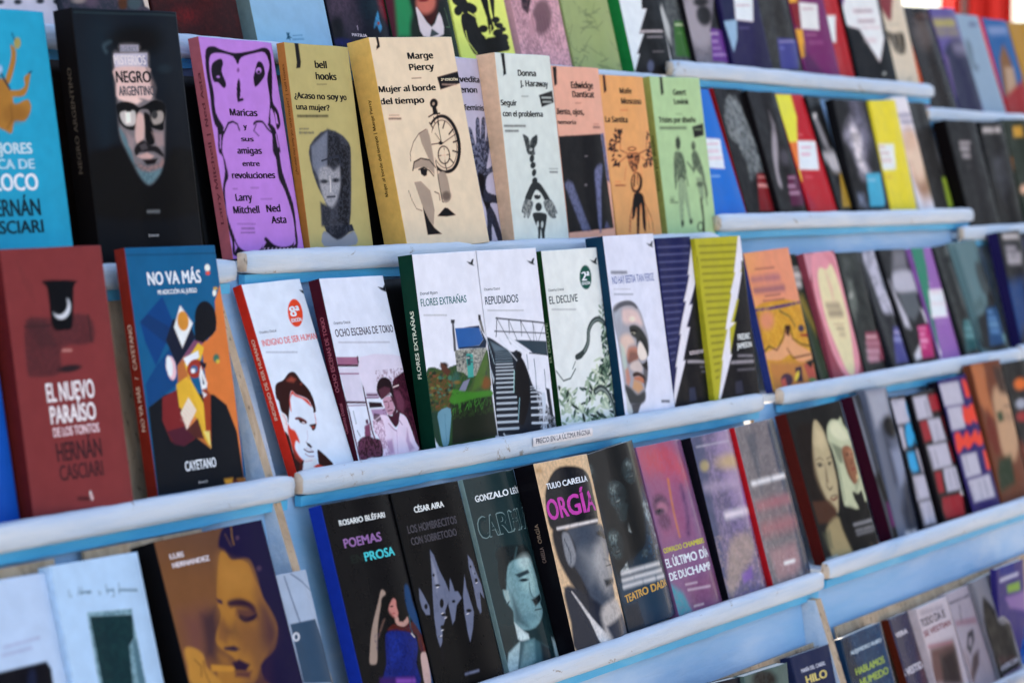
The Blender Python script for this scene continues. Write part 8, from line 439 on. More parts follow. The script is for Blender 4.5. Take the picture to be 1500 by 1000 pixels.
{"id":"d_aira","label":"black book with pointed pale hooded shapes rising from the dark","O":[2.1219,1.3804,0.9567],"r":[0.2815,-0.0127,-0.0021],"d":[0.1335,0.2239,0.0138],"n":[91,231],"base":53,"sp":53,"st":[],"curl":0,"gloss":0.3,"ops":[["P",761,1,2.0,[194,270,213,296,230,371,252,422,263,472,232,516,199,542,192,571,146,612,122,668,97,688,91,639,105,557,133,466,172,351]],["P",761,1,2.0,[289,409,296,434,299,471,323,475,337,507,293,531,255,592,231,607,233,553,237,505,265,467]],["P",761,1,2.0,[397,412,390,466,396,528,402,578,366,646,323,703,322,663,333,568,351,497]],["P",761,1,2.0,[464,329,493,363,505,414,525,472,522,534,512,526,495,499,467,588,452,595,439,559,449,462,447,388]],["P",761,1,2.0,[44,417,64,450,88,507,79,542,48,537,30,505,29,463]],["P",762,0.6,11,[190,311,201,361,199,415,172,453,173,399]],["P",763,0.5,10,[471,360,486,405,492,443,469,415]],["E",764,1,4,[176,381,8,1,-2,6]],["E",764,1,4,[188,428,19,3,-2,5]],["E",764,1,4,[187,507,15,2,-8,19]],["E",764,1,4,[181,557,17,2,-2,6]],["E",764,1,4,[277,512,11,2,-3,6]],["E",764,1,4,[149,606,14,2,-3,8]],["E",764,1,4,[367,568,19,3,-3,7]],["E",764,1,4,[466,384,8,1,-2,5]],["E",764,1,4,[487,449,13,2,-4,9]],["E",764,1,4,[489,418,5,1,-2,4]],["E",764,1,4,[116,643,12,2,-1,3]],["E",764,1,4,[63,503,12,2,-5,11]],["E",765,1,2.4,[174,549,9,-1,1,2]],["E",765,1,2.4,[192,571,9,-1,1,2]],["E",765,1,2.4,[143,619,9,-1,1,2]],["E",765,1,2.4,[123,641,9,-1,1,2]],["E",765,1,2.4,[353,580,9,-1,1,2]],["E",765,1,2.4,[484,460,10,-1,1,2]],["E",765,1,2.4,[185,436,9,-1,1,2]],["P",766,0.5,6,[122,668,103,748,83,757,97,700]],["L",767,0.8,7,10,[239,828,258,828]],["L",767,0.8,7,10,[270,828,298,829]],["L",767,0.8,7,10,[306,829,334,829]]],"tx":[["CÉSAR AIRA",145,102,368,26,755,1,0],["LOS HOMBRECITOS",61,184,439,34,768,1,0],["CON SOBRETODO",65,236,416,32,768,1,0]],"row":"MD"},
{"id":"d_leon","label":"dark teal book with a moustached man in a collar and loose bow tie gazing upward","O":[2.2774,1.3882,0.9567],"r":[0.2794,-0.0324,0.0079],"d":[0.1127,0.2218,0.006],"n":[67,217],"base":794,"sp":795,"st":[],"curl":0.012,"gloss":0.22,"ops":[["E",769,1,12,[236,380,99,23,-34,38]],["S",769,1,9,[132,398,206,354,338,350,400,402,328,414,182,448,133,527,103,501]],["S",770,1,7,[202,429,267,406,369,420,390,488,391,554,390,609,365,627,366,671,282,728,179,717,144,679,158,628,118,579,113,524,143,529]],["P",771,0.8,30,[282,419,374,431,385,521,334,579,263,546]],["P",772,1,24,[183,556,213,647,244,717,154,681]],["P",773,1,6,[239,472,326,463,335,481,257,491]],["E",774,1,6,[283,506,28,4,-3,7]],["P",775,1,7,[301,601,386,586,387,614,317,636]],["L",776,1,1.8,6,[309,651,363,654]],["P",777,1,7,[119,525,162,532,149,594,116,584]],["P",778,1,7,[144,679,229,747,230,812,140,754]],["P",779,1,9,[32,800,155,767,155,853,246,933,-44,913]],["P",780,1,9,[155,767,250,772,341,831,327,948,70,896]],["P",781,1,15,[190,783,257,778,235,867,151,905,99,880]],["P",782,1,12,[290,800,357,844,332,938,271,905]],["P",783,1,18,[403,797,501,825,528,906,393,905]],["P",784,0.6,30,[-8,687,129,709,61,783,-21,801]],["L",785,0.5,1.8,4,[-8,708,115,717]],["L",785,0.5,1.8,4,[-7,729,105,737]],["C",786,0.5,7,6,[288,354,236,434,162,488]],["E",787,0.6,15,[264,677,53,8,-7,14]],["C",788,1,6,6,[312,526,306,575,324,599]],["E",789,0.5,24,[323,424,49,7,-15,31]],["C",790,1,4,7,[113,567,123,590,142,582]],["N",177,0.35,8.7,[-116,326,783,997],0.5]],"tx":[["GONZALO LEÓN",65,112,472,29,791,1,0],["CARELA",27,279,494,101,792,1,0],["CARELA",35,276,489,93,793,0.4,2]],"row":"MD"},
{"id":"d_orgia","label":"cream book with magenta title over a man in profile, his hair filling the top","O":[2.3913,1.3671,0.9567],"r":[0.2601,-0.0169,-0.001],"d":[0.1259,0.2285,0.0271],"n":[71,218],"base":818,"sp":819,"st":[["CARELLA",0.42,0.5,820],["ORGÍA",0.3,0.4,821]],"curl":0.012,"gloss":0.22,"ops":[["S",796,1,8,[45,151,129,72,233,37,360,55,453,104,462,185,451,308,387,346,172,320,120,336,41,316,19,269]],["S",797,1,12,[120,336,392,335,497,359,519,464,471,515,496,563,448,614,431,701,324,731,207,735,151,661,126,569,101,477]],["S",798,1,15,[41,316,151,318,214,426,147,473,199,557,236,673,128,613,50,493,25,402]],["S",799,1,11,[113,352,162,342,190,378,199,457,144,505,105,467]],["L",800,1,1.9,6,[127,370,151,440,143,483]],["S",801,0.8,37,[343,442,472,413,471,515,491,574,375,671,317,596]],["E",802,1,11,[438,386,48,6,-6,13]],["P",569,1,11,[361,602,476,606,465,627,368,636]],["L",803,1,1.9,6,[412,541,495,541]],["S",804,1,12,[28,588,170,619,274,690,336,755,358,904,22,893,20,751]],["S",805,1,6,[84,613,146,671,263,810,337,900,248,891,192,766]],["S",806,1,22,[302,727,431,701,477,753,481,844,315,897,285,814]],["P",807,1,15,[306,817,489,778,527,897,337,900]],["N",570,0.3,9.1,[],0.5],["L",808,0.95,9,12,[85,316,149,317]],["L",808,0.95,9,12,[161,317,198,317]],["L",808,0.95,9,12,[213,318,264,318]],["L",808,0.95,9,12,[278,319,349,320]],["L",808,0.95,9,12,[363,320,434,321]],["L",809,0.6,15,22,[19,33,53,36]],["C",810,1,6,6,[139,394,157,452,127,492]],["P",811,0.35,62,[247,452,386,447,412,541,274,590]],["E",812,1,8,[487,406,38,8,-7,8]],["L",813,0.6,8,6,[405,506,511,531]],["P",814,0.5,31,[199,557,236,673,269,700,190,722,130,658]],["L",815,1,8,8,[127,712,229,883]]],"tx":[["TULIO CARELLA",71,128,419,27,816,1,0],["ORGÍA",27,270,446,96,817,1,0]],"row":"MD"},
{"id":"d_dada","label":"dark blue group photo book with laughing heads and gold title at its foot","O":[2.5434,1.3804,0.9567],"r":[0.2532,-0.0394,0.0632],"d":[0.13,0.2245,0.0138],"n":[62,203],"base":843,"sp":843,"st":[],"curl":0.012,"gloss":0.22,"ops":[["S",822,1,19,[-15,-17,518,-9,561,191,592,374,477,611,59,645,41,298]],["P",823,1,42,[20,637,375,513,487,672,557,943,-4,870]],["S",824,0.8,42,[448,271,530,284,518,540,456,607,355,548,411,412]],["P",825,1,28,[20,751,165,763,174,899,-24,866]],["E",826,1,19,[217,232,81,3,4,64]],["E",827,0.8,19,[214,198,41,1,1,20]],["E",828,0.8,19,[277,248,37,1,4,51]],["E",774,1,7,[251,241,26,5,-5,7]],["E",829,1,7,[185,234,23,1,0,6]],["L",830,1,6,4,[223,236,229,257]],["E",831,1,6,[218,268,33,-1,4,8]],["E",832,0.8,2.8,[220,265,24,-1,1,3]],["E",833,0.7,11,[138,219,24,1,3,45]],["E",826,1,19,[89,459,76,5,0,69]],["E",827,0.8,19,[88,424,38,3,0,22]],["E",828,0.8,19,[144,477,34,2,0,55]],["E",774,1,7,[120,469,24,6,-6,7]],["E",829,1,7,[59,462,21,2,0,7]],["L",830,1,6,4,[94,464,98,486]],["E",831,1,6,[87,498,31,0,3,9]],["E",832,0.8,2.8,[89,495,22,0,1,3]],["E",833,0.7,11,[16,446,23,2,0,48]],["E",826,1,19,[377,141,58,4,-5,57]],["E",827,0.8,19,[378,112,29,2,-2,18]],["E",828,0.8,19,[419,154,26,2,-4,46]],["E",774,1,7,[401,148,18,4,-6,6]],["E",829,1,7,[354,145,16,1,0,6]],["L",830,1,6,4,[381,145,383,163]],["E",831,1,6,[374,173,24,0,2,7]],["E",832,0.8,2.8,[376,170,17,0,1,3]],["E",833,0.7,11,[321,132,17,1,-3,40]],["E",826,1,19,[7,101,51,4,-9,55]],["E",827,0.8,19,[10,73,26,2,-3,18]],["E",828,0.8,19,[44,113,23,2,-7,44]],["E",774,1,7,[28,107,16,4,-6,6]],["E",829,1,7,[-13,105,14,1,-1,5]],["L",830,1,6,4,[11,105,12,122]],["E",831,1,6,[4,132,21,0,2,7]],["E",832,0.8,2.8,[5,129,15,0,1,3]],["E",833,0.7,11,[-42,93,15,1,-6,38]],["P",834,0.5,17,[163,271,301,295,256,374,197,364]],["P",835,1,28,[301,295,432,298,355,509,215,560,216,444]],["P",836,1,7,[78,591,161,560,161,598,122,610]],["P",836,1,6,[261,385,269,435,251,422]],["P",837,1,19,[422,315,514,311,529,403,462,441,427,385]],["P",838,0.7,22,[473,403,550,407,518,540,456,567]],["E",839,0.7,11,[330,553,20,4,-9,16]],["N",840,1,13.9,[-306,-34,635,636],0.42],["N",840,0.8,6.7,[-306,-34,635,636],0.5],["L",841,0.9,14,20,[76,604,154,609]],["L",841,0.9,14,20,[170,610,289,617]],["L",841,0.9,14,20,[311,618,409,624]],["L",841,0.9,14,20,[430,626,446,627]],["L",841,0.9,14,20,[68,637,182,645]],["L",841,0.9,14,20,[204,646,289,652]],["L",841,0.9,14,20,[307,653,369,657]],["L",841,0.9,14,20,[388,658,458,663]],["L",841,0.9,14,20,[62,668,118,671]],["L",841,0.9,14,20,[137,673,251,680]],["L",841,0.9,14,20,[276,682,354,687]],["L",841,0.9,14,20,[382,689,473,695]]],"tx":[["TEATRO DADA",45,745,485,37,842,1,0]],"row":"MD"},
{"id":"d_duch","label":"mauve book with a pink distorted face and white block title","O":[2.6746,1.3804,0.9567],"r":[0.2909,-0.0353,0.0005],"d":[0.1272,0.222,0.0138],"n":[59,193],"base":859,"sp":859,"st":[],"curl":0.012,"gloss":0.22,"ops":[["S",844,1,75,[7,2,320,4,442,199,309,225,159,184,32,158]],["P",845,0.8,75,[32,158,338,175,332,488,33,503]],["E",846,1,26,[111,307,83,-4,11,49]],["E",847,1,19,[119,328,61,-3,7,32]],["E",848,1,13,[82,343,50,-2,4,17]],["E",849,0.8,23,[108,397,66,-3,10,44]],["C",850,1,11,13,[254,193,231,359,228,488]],["C",851,0.8,23,19,[343,241,334,384,304,484]],["P",852,1,26,[-10,700,108,768,160,877,-3,885,-25,799]],["P",853,0.6,57,[163,724,567,701,513,890,187,881]],["N",854,0.4,16.7,[],0.5],["L",855,0.8,7,9,[159,731,186,733]],["L",855,0.8,7,9,[196,733,239,735]],["L",855,0.8,7,9,[248,735,273,737]],["L",855,0.8,8,11,[171,761,205,763]],["L",855,0.8,8,11,[217,764,254,766]],["L",855,0.8,8,11,[266,767,296,769]],["L",855,0.8,8,11,[308,770,333,771]],["L",855,0.8,8,11,[342,772,371,773]],["L",856,0.8,7,9,[192,849,211,849]],["L",856,0.8,7,9,[219,849,245,850]],["L",856,0.8,7,9,[258,851,279,851]]],"tx":[["OSWALDO CHAMBERS",11,551,444,26,857,1,0],["EL ÚLTIMO DÍA",-4,625,460,45,858,1,0],["DE DUCHAMP",3,692,444,40,858,1,0]],"row":"MD"},
{"id":"d_idea","label":"glossy grey violet book with a crumpled pattern and pale lettering","O":[2.8103,1.3776,0.9567],"r":[0.2622,-0.0222,0.0113],"d":[0.1163,0.2213,0.0166],"n":[39,142],"base":873,"sp":874,"st":[],"curl":0.014,"gloss":0.2,"ops":[["N",860,0.8,21.8,[],0.5],["N",861,0.8,13.1,[],0.5],["S",862,0.8,35,[-7,3,131,-4,86,330,53,681,16,872,-10,672,-40,315]],["S",863,0.55,59,[282,-9,498,1,510,278,520,433,372,525,302,356,254,189]],["P",864,0.5,29,[421,268,501,379,440,615,416,531,369,404]],["L",865,0.6,7,10,[43,55,94,56]],["L",865,0.6,7,10,[105,56,162,57]],["L",865,0.6,7,10,[171,57,229,58]],["L",865,0.6,7,10,[239,58,292,59]],["L",865,0.6,7,10,[306,59,343,60]],["L",865,0.6,7,10,[357,60,371,60]],["E",866,0.6,21,[87,161,51,6,-15,28]],["E",867,0.7,44,[346,169,119,13,-21,38]],["L",868,0.4,35,50,[37,274,207,282]],["L",868,0.4,35,50,[255,284,316,287]],["L",869,0.9,27,38,[196,443,332,444]],["L",869,0.9,27,38,[379,444,484,444]],["S",870,0.7,35,[178,580,351,563,364,666,215,764,47,857,24,775]],["N",871,0.5,10.9,[-26,537,462,913],0.5],["P",872,0.7,15,[215,764,300,737,291,795,210,813]]],"tx":[],"row":"MD"},
{"id":"d_pink","label":"grey stone textured book with two faded pink title lines and a red left edge","O":[2.9307,1.3706,0.9567],"r":[0.2641,-0.0333,0.0238],"d":[0.1288,0.2249,0.0237],"n":[39,140],"base":885,"sp":886,"st":[],"curl":0.01,"gloss":0.25,"ops":[["N",55,0.7,18.6,[],0.5],["N",875,0.9,11.6,[],0.5],["S",876,0.4,63,[19,10,440,23,387,279,394,436,396,687,349,846,32,858,6,488]],["S",877,1,25,[391,18,532,43,590,462,556,858,380,882,396,687,394,436,381,205]],["P",878,0.6,25,[118,51,242,54,202,246,144,383,143,260]],["L",879,0.95,18,25,[53,318,105,319]],["L",879,0.95,18,25,[137,319,273,321]],["L",879,0.95,18,25,[307,321,460,323]],["P",880,0.4,22,[46,422,455,423,449,475,46,463]],["L",881,0.4,44,63,[43,447,297,452]],["L",881,0.4,44,63,[381,454,456,456]],["L",882,0.45,51,72,[56,571,455,580]],["P",883,0.5,38,[60,689,366,693,373,809,284,867,84,856]],["L",375,0.95,13,19,[214,782,314,785]],["S",884,1,5,[-19,413,-17,464,-15,688,11,885,-38,882,-49,703]]],"tx":[],"row":"MD"},
{"id":"d_faces","label":"dark book with two painted pale women, one in a white headdress, and a russet spine","O":[3.1225,1.3792,0.965],"r":[0.2889,0.0777,0.0204],"d":[0.1629,0.2209,0.0187],"n":[56,130],"base":920,"sp":921,"st":[],"curl":0,"gloss":0.45,"ops":[["S",887,1,21,[77,95,217,81,289,112,274,219,186,338,180,468,187,535,39,523,18,401,35,252]],["S",888,1,11,[280,88,326,85,367,154,375,233,376,299,373,365,365,452,334,535,282,626,248,587,202,548,170,467,153,377,167,292,213,189]],["P",889,0.8,24,[289,112,350,163,356,241,299,256,233,214]],["S",890,0.7,18,[212,211,175,337,180,468,217,561,172,521,140,440,139,343]],["C",891,1,6,6,[195,301,244,294,278,313]],["L",891,1,6,6,[317,311,366,304]],["E",892,1,8,[221,335,33,5,-6,11]],["E",893,1,6,[223,336,17,2,-4,7]],["C",894,1,5,6,[194,323,234,323,257,338]],["E",893,1,6,[333,343,13,2,-3,6]],["L",894,1,5,6,[319,333,355,336]],["P",895,0.8,11,[284,330,282,374,269,438,237,455,251,413]],["C",896,1,6,8,[240,461,260,485,293,474]],["C",897,1,6,12,[245,532,270,547,316,538]],["L",898,1,5,6,[257,523,324,525]],["P",253,0.75,15,[29,521,229,541,283,604,223,671,33,651]],["P",899,1,18,[266,634,319,620,411,701,361,868,278,854]],["S",900,1,21,[102,695,261,644,283,724,328,906,130,915,81,842]],["P",901,0.6,21,[46,707,139,701,124,806,57,806]],["S",902,1,8,[420,128,489,98,563,111,606,96,614,142,672,205,664,260,693,331,727,437,743,552,697,612,625,612,618,544,563,558,504,538,502,582,526,642,394,610,375,563,404,391,404,270,386,201]],["S",903,0.8,18,[447,132,537,115,592,161,632,233,540,232,450,187]],["P",904,0.8,12,[410,226,516,274,480,358,448,353,425,273]],["C",905,1,8,8,[431,262,419,404,396,566]],["P",906,0.6,12,[647,269,642,380,626,490,547,545,551,457]],["S",907,1,9,[513,279,590,267,640,302,630,367,629,423,606,476,552,496,519,452,501,361]],["E",908,0.7,12,[602,319,36,0,0,26]],["L",909,1,5,6,[545,313,587,312]],["E",910,1,5,[563,322,13,2,-2,4]],["E",910,1,5,[618,323,11,1,-2,4]],["C",911,1,6,6,[597,327,597,368,575,373]],["L",912,1,5,9,[566,410,614,408]],["S",913,0.7,11,[521,286,524,342,535,443,555,490,508,450,495,360]],["E",914,1,6,[608,459,11,2,-9,16]],["S",915,1,12,[504,538,563,558,615,549,625,612,697,612,637,714,411,701,394,610,523,647]],["S",916,0.8,24,[394,610,531,653,728,639,708,838,371,892,295,704]],["P",917,1,11,[642,849,706,882,704,906,638,895]],["P",918,1,8,[560,846,575,882,554,890]],["L",298,0.8,12,17,[419,719,501,721]],["L",298,0.8,12,17,[516,722,593,724]],["L",298,0.8,12,17,[606,724,659,726]],["L",298,0.8,12,17,[679,727,713,728]],["L",919,0.7,13,18,[426,756,496,758]],["L",919,0.7,13,18,[521,759,605,761]],["L",919,0.7,13,18,[628,762,715,765]],["L",919,0.6,11,15,[425,778,458,779]],["L",919,0.6,11,15,[475,779,535,781]],["L",919,0.6,11,15,[551,782,617,784]],["L",919,0.6,11,15,[637,784,709,786]],["L",521,0.8,12,17,[17,858,85,859]],["L",521,0.8,12,17,[100,859,143,860]],["L",521,0.8,12,17,[11,889,52,890]],["L",521,0.8,12,17,[68,891,130,892]]],"tx":[],"row":"RD"},
{"id":"d_maroon","label":"narrow grey picture book with purple label and plum spine","O":[3.3649,1.3787,0.965],"r":[0.2908,-0.1147,0.0472],"d":[0.0332,0.2282,0.0192],"n":[8,93],"base":8,"sp":926,"st":[],"curl":0,"gloss":0.45,"ops":[["P",159,1,26,[79,-16,300,-10,193,126,81,85]],["S",922,1,31,[-14,4,35,81,51,271,41,486,30,600,-18,392]],["P",923,1,31,[-29,506,277,457,306,637,347,701,90,695]],["P",924,1,13,[73,671,415,688,339,839,54,823]],["P",925,1,21,[59,828,356,849,324,932,28,910]]],"tx":[],"row":"RD"},
{"id":"d_fig","label":"blue grey blurred figures book, left of the boxed lettering books","O":[3.3993,1.3842,0.965],"r":[0.2587,-0.0684,-0.0094],"d":[0.0998,0.2321,0.0137],"n":[16,95],"base":930,"sp":930,"st":[],"curl":0,"gloss":0.45,"ops":[["P",548,1,49,[36,16,342,9,327,222,58,234]],["E",927,1,34,[286,248,112,-3,7,71]],["P",928,1,59,[150,225,274,423,371,665,158,589]],["P",929,1,39,[210,389,483,379,410,610,222,623]],["P",807,1,59,[365,547,482,763,491,941,186,924,168,763]],["L",377,0.9,21,30,[153,909,225,910]],["L",377,0.9,21,30,[269,911,320,912]]],"tx":[],"row":"RD"},
{"id":"d_cyanbox","label":"black book with stacked white boxes and bright cyan letters","O":[3.5022,1.384,0.965],"r":[0.2812,-0.1092,-0.0014],"d":[0.0779,0.2147,0.0139],"n":[10,85],"base":934,"sp":934,"st":[],"curl":0,"gloss":0.45,"ops":[["P",931,1,5,[-15,21,288,26,264,182,-1,178]],["L",480,0.6,9,14,[29,40,63,41]],["L",480,0.6,9,14,[81,42,117,44]],["E",932,1,11,[338,100,88,-1,-11,71]],["P",931,1,5,[11,193,108,199,78,331,1,338]],["S",932,1,11,[164,195,276,187,280,240,405,190,464,213,408,316,285,323,267,284,186,327,112,311]],["P",932,1,11,[68,360,197,362,197,489,79,492,42,448]],["P",931,1,5,[230,354,441,356,434,500,240,500]],["P",931,1,5,[52,511,437,520,420,673,27,665]],["P",931,1,5,[42,677,372,684,343,832,40,823]],["L",933,1,8,11,[265,374,249,484]],["L",933,1,8,11,[347,383,331,494]],["L",933,1,8,11,[88,540,73,649]],["L",933,1,8,11,[298,542,282,652]],["L",933,1,8,11,[84,718,69,826]],["L",933,1,8,11,[194,713,179,822]],["L",933,1,8,11,[266,705,251,814]]],"tx":[],"row":"RD"},
{"id":"d_redbox","label":"black book with white boxes and crimson letters","O":[3.5889,1.384,0.965],"r":[0.2775,-0.0311,0.0346],"d":[0.1162,0.2119,0.0139],"n":[18,82],"base":937,"sp":937,"st":[],"curl":0,"gloss":0.45,"ops":[["P",931,1,5,[31,20,272,29,278,178,22,167]],["P",935,1,5,[290,36,488,41,493,151,287,143]],["P",935,1,5,[37,181,175,185,172,314,32,313]],["P",931,1,5,[185,183,391,194,410,343,190,336]],["P",935,1,5,[438,191,522,200,495,322,450,321]],["P",931,1,5,[54,341,399,357,391,511,56,497]],["P",935,1,5,[432,361,516,371,497,493,428,492]],["P",935,1,5,[61,513,179,521,142,654,45,647]],["P",931,1,5,[225,509,503,527,492,679,195,661]],["P",935,1,10,[75,682,444,703,380,841,59,816,36,760]],["L",936,1,7,10,[86,384,80,472]],["L",936,1,7,10,[172,388,166,475]],["L",936,1,7,10,[218,71,212,160]],["L",936,1,7,10,[289,238,283,326]],["L",936,1,7,10,[293,549,286,637]],["L",936,1,7,10,[379,554,373,643]],["E",205,1,10,[448,699,42,6,-13,17]]],"tx":[],"row":"RD"},
{"id":"d_orgbox","label":"indigo book with white boxes and vivid orange letters","O":[3.7063,1.38,0.965],"r":[0.2842,-0.02,0.0235],"d":[0.1337,0.2266,0.0179],"n":[21,86],"base":940,"sp":941,"st":[],"curl":0,"gloss":0.45,"ops":[["P",931,1,5,[18,24,367,35,351,189,17,175]],["P",938,1,10,[427,34,503,36,538,127,496,163,428,149]],["P",931,1,5,[39,186,300,196,281,343,24,337]],["S",938,1,10,[327,202,392,225,501,203,575,227,512,336,440,309,377,331,286,301]],["S",938,1,10,[52,370,146,364,180,407,282,364,311,414,437,372,466,423,546,381,531,470,419,482,352,450,233,484,167,453,28,487]],["P",931,1,5,[58,506,345,517,330,664,51,658]],["P",938,1,10,[471,523,546,528,549,624,503,659,453,644]],["P",931,1,5,[61,674,470,682,471,837,78,824]],["L",939,1,8,10,[257,715,247,808]],["L",939,1,8,10,[352,711,343,805]],["L",939,1,8,10,[100,710,91,803]],["L",939,1,8,10,[131,527,122,620]]],"tx":[],"row":"RD"},
{"id":"d_camo","label":"brown and cream camouflage pattern book near the right edge","O":[3.8513,1.3842,0.965],"r":[0.2524,0.0067,0.0003],"d":[0.1395,0.2422,0.0137],"n":[22,90],"base":949,"sp":949,"st":[],"curl":0,"gloss":0.45,"ops":[["S",942,1,36,[0,7,233,15,210,190,218,384,27,272,19,80]],["P",943,1,36,[132,313,244,483,250,612,106,630,17,494]],["S",944,1,42,[315,198,658,191,585,514,422,694,230,642,241,418]],["P",945,1,36,[128,664,357,655,323,845,35,877,50,752]],["P",946,1,36,[392,42,608,56,573,251,411,222]],["P",947,1,21,[280,357,374,349,377,414,283,422]],["L",948,0.6,11,16,[437,322,516,328]],["L",948,0.6,11,16,[532,329,577,333]],["L",948,0.6,11,16,[595,335,610,336]],["L",948,0.3,36,52,[414,393,586,408]]],"tx":[],"row":"RD"},
{"id":"d_last","label":"dark book with red and orange patches at the right edge, fourth rail","O":[4.0063,1.3842,0.965],"r":[0.2743,-0.0173,0.0034],"d":[0.1343,0.2345,0.0137],"n":[19,84],"base":953,"sp":953,"st":[],"curl":0,"gloss":0.45,"ops":[["E",950,1,28,[298,166,115,8,-32,41]],["E",951,1,28,[175,390,113,9,-27,34]],["E",548,1,23,[218,302,104,8,-27,35]],["E",952,1,56,[-103,687,110,11,-94,122]]],"tx":[],"row":"RD"},
{"id":"e_dark","label":"dark navy book just showing its top corner at the bottom of the photo","O":[2.5573,1.2767,0.7247],"r":[0.15,0.0031,-0.06],"d":[0.1156,0.1754,0.0145],"n":[46,126],"base":954,"sp":954,"st":[],"curl":0,"gloss":0.45,"ops":[],"tx":[],"row":"ME"},
{"id":"e_round","label":"grey green book with a dark round head shape at the very bottom","O":[2.6796,1.2766,0.7247],"r":[0.1156,-0.0066,-0.0303],"d":[0.1255,0.1681,0.0146],"n":[45,116],"base":957,"sp":957,"st":[],"curl":0,"gloss":0.45,"ops":[["E",955,1,22,[221,52,131,19,-10,50]],["N",956,0.5,18.7,[],0.5]],"tx":[],"row":"ME"},
{"id":"e_navy","label":"navy blue book with small white author line, left of the wooden upright at the bottom","O":[2.8741,1.2765,0.7247],"r":[0.2891,-0.0219,-0.0225],"d":[0.1285,0.1626,0.0147],"n":[40,105],"base":960,"sp":960,"st":[],"curl":0,"gloss":0.45,"ops":[],"tx":[["MARÍA DEL CARRIL",97,99,398,20,958,1,0],["HILO",125,163,386,42,959,1,0]],"row":"ME"},
{"id":"e_hab","label":"deep blue book with yellow green title, right of the wooden upright at the bottom","O":[3.0388,1.28,0.733],"r":[0.2704,0.0023,0.0145],"d":[0.1406,0.1516,0.0149],"n":[31,69],"base":965,"sp":965,"st":[],"curl":0,"gloss":0.25,"ops":[["N",961,0.6,20.9,[],0.5],["P",962,0.8,42,[-2,-9,103,3,157,285,-21,251]]],"tx":[["ALEJANDRO RUBIO",83,105,510,21,963,1,0],["HABLAMOS",88,221,484,39,964,1,0],["HUMEDO",113,286,503,39,964,1,0]],"row":"RE"},
{"id":"e_vest","label":"indigo book with brown spine and white title at the bottom right","O":[3.2336,1.2835,0.733],"r":[0.323,-0.077,0.011],"d":[0.0877,0.1501,0.0114],"n":[14,64],"base":968,"sp":969,"st":[],"curl":0,"gloss":0.25,"ops":[["P",966,0.7,61,[426,13,506,12,431,464,225,428]]],"tx":[["VERA",44,120,245,28,967,1,0],["LAS VESTIDAS",-126,342,428,41,967,1,0]],"row":"RE"},
{"id":"e_todo","label":"off white book with dark and red stacked lettering over a dim photo","O":[3.3226,1.28,0.733],"r":[0.2964,-0.0342,0.0111],"d":[0.1309,0.151,0.0149],"n":[22,63],"base":976,"sp":976,"st":[],"curl":0,"gloss":0.45,"ops":[["P",970,1,40,[48,242,437,258,401,530,-45,448]],["P",971,0.8,40,[171,313,433,308,369,524,112,477]],["L",972,0.6,20,28,[61,35,247,44]],["L",972,0.6,20,28,[289,46,399,51]],["L",973,0.6,11,16,[21,231,59,235]],["L",973,0.6,11,16,[78,237,131,242]],["L",973,0.6,11,16,[147,244,224,252]],["L",973,0.6,11,16,[241,254,331,263]],["L",973,0.6,11,16,[350,265,391,269]]],"tx":[["TODO DA IS",13,115,412,48,974,1,0],["SE VESTIAN",14,172,470,35,975,1,0]],"row":"RE"},
{"id":"e_ink","label":"pale pinkish grey book with an inky black scribble of a figure","O":[3.4572,1.2801,0.733],"r":[0.328,-0.0565,0.01],"d":[0.1051,0.1547,0.0148],"n":[16,62],"base":980,"sp":980,"st":[],"curl":0,"gloss":0.45,"ops":[["P",977,0.6,17,[21,173,383,203,368,240,11,204]],["L",978,1,6,11,[168,105,127,189]],["P",979,1,11,[168,274,262,263,242,325,111,394,80,350]],["E",980,1,6,[170,326,25,4,-29,29]],["P",981,1,22,[136,411,258,393,199,474,-16,565,-8,515]],["P",982,0.6,65,[-66,326,65,399,19,571,-154,540]]],"tx":[["MARCELO LUJÁN",10,71,379,18,983,1,0]],"row":"RE"},
{"id":"e_dog","label":"grey book with a black dog like silhouette and white title","O":[3.5658,1.2801,0.733],"r":[0.3135,-0.0728,0.0249],"d":[0.1266,0.1573,0.0148],"n":[17,62],"base":990,"sp":990,"st":[],"curl":0,"gloss":0.45,"ops":[["S",984,1,14,[110,125,189,148,274,230,298,322,486,344,464,479,440,633,470,738,2,649,2,456,-4,301]],["P",985,0.5,14,[292,312,543,274,598,323]],["P",986,0.5,34,[477,204,592,262,471,342,342,281]],["L",987,0.4,36,51,[88,520,209,542]],["L",987,0.4,36,51,[280,555,395,576]]],"tx":[["AMERICAN",52,586,420,32,988,1,0],["PSYCHE",76,643,429,29,989,1,0]],"row":"RE"},
{"id":"e_purple","label":"violet and blue book with a green patch, lower right corner","O":[3.6362,1.3055,0.733],"r":[0.0701,-0.0198,-0.0042],"d":[0.1324,0.1608,0.0094],"n":[21,64],"base":995,"sp":995,"st":[],"curl":0,"gloss":0.45,"ops":[["P",991,1,17,[41,-36,330,-9,348,62,84,56]],["L",992,1,8,23,[74,81,405,81]],["P",993,1,13,[189,128,427,131,433,190,210,179]],["P",994,1,20,[148,199,567,209,544,344,224,277]]],"tx":[],"row":"RE"},
{"id":"rear","label":"plain black book in the dark gap left of the green spined cottage book","O":[2.238,1.5172,1.1958],"r":[0.192,0,0],"d":[0.1,0.2,0.01],"n":[12,16],"base":996,"sp":996,"st":[],"curl":0,"gloss":0.45,"ops":[],"tx":[],"row":"MC"},
{"id":"rear","label":"book behind the thick pocket watch book, blackened to carry the shade of the gap at its left","O":[2.3,1.617,1.4199],"r":[0.1745,0,0],"d":[0.09,0.205,0.01],"n":[12,16],"base":996,"sp":996,"st":[],"curl":0,"gloss":0.45,"ops":[],"tx":[],"row":"MB"},  # black cover colour paints the shade of the deep gap
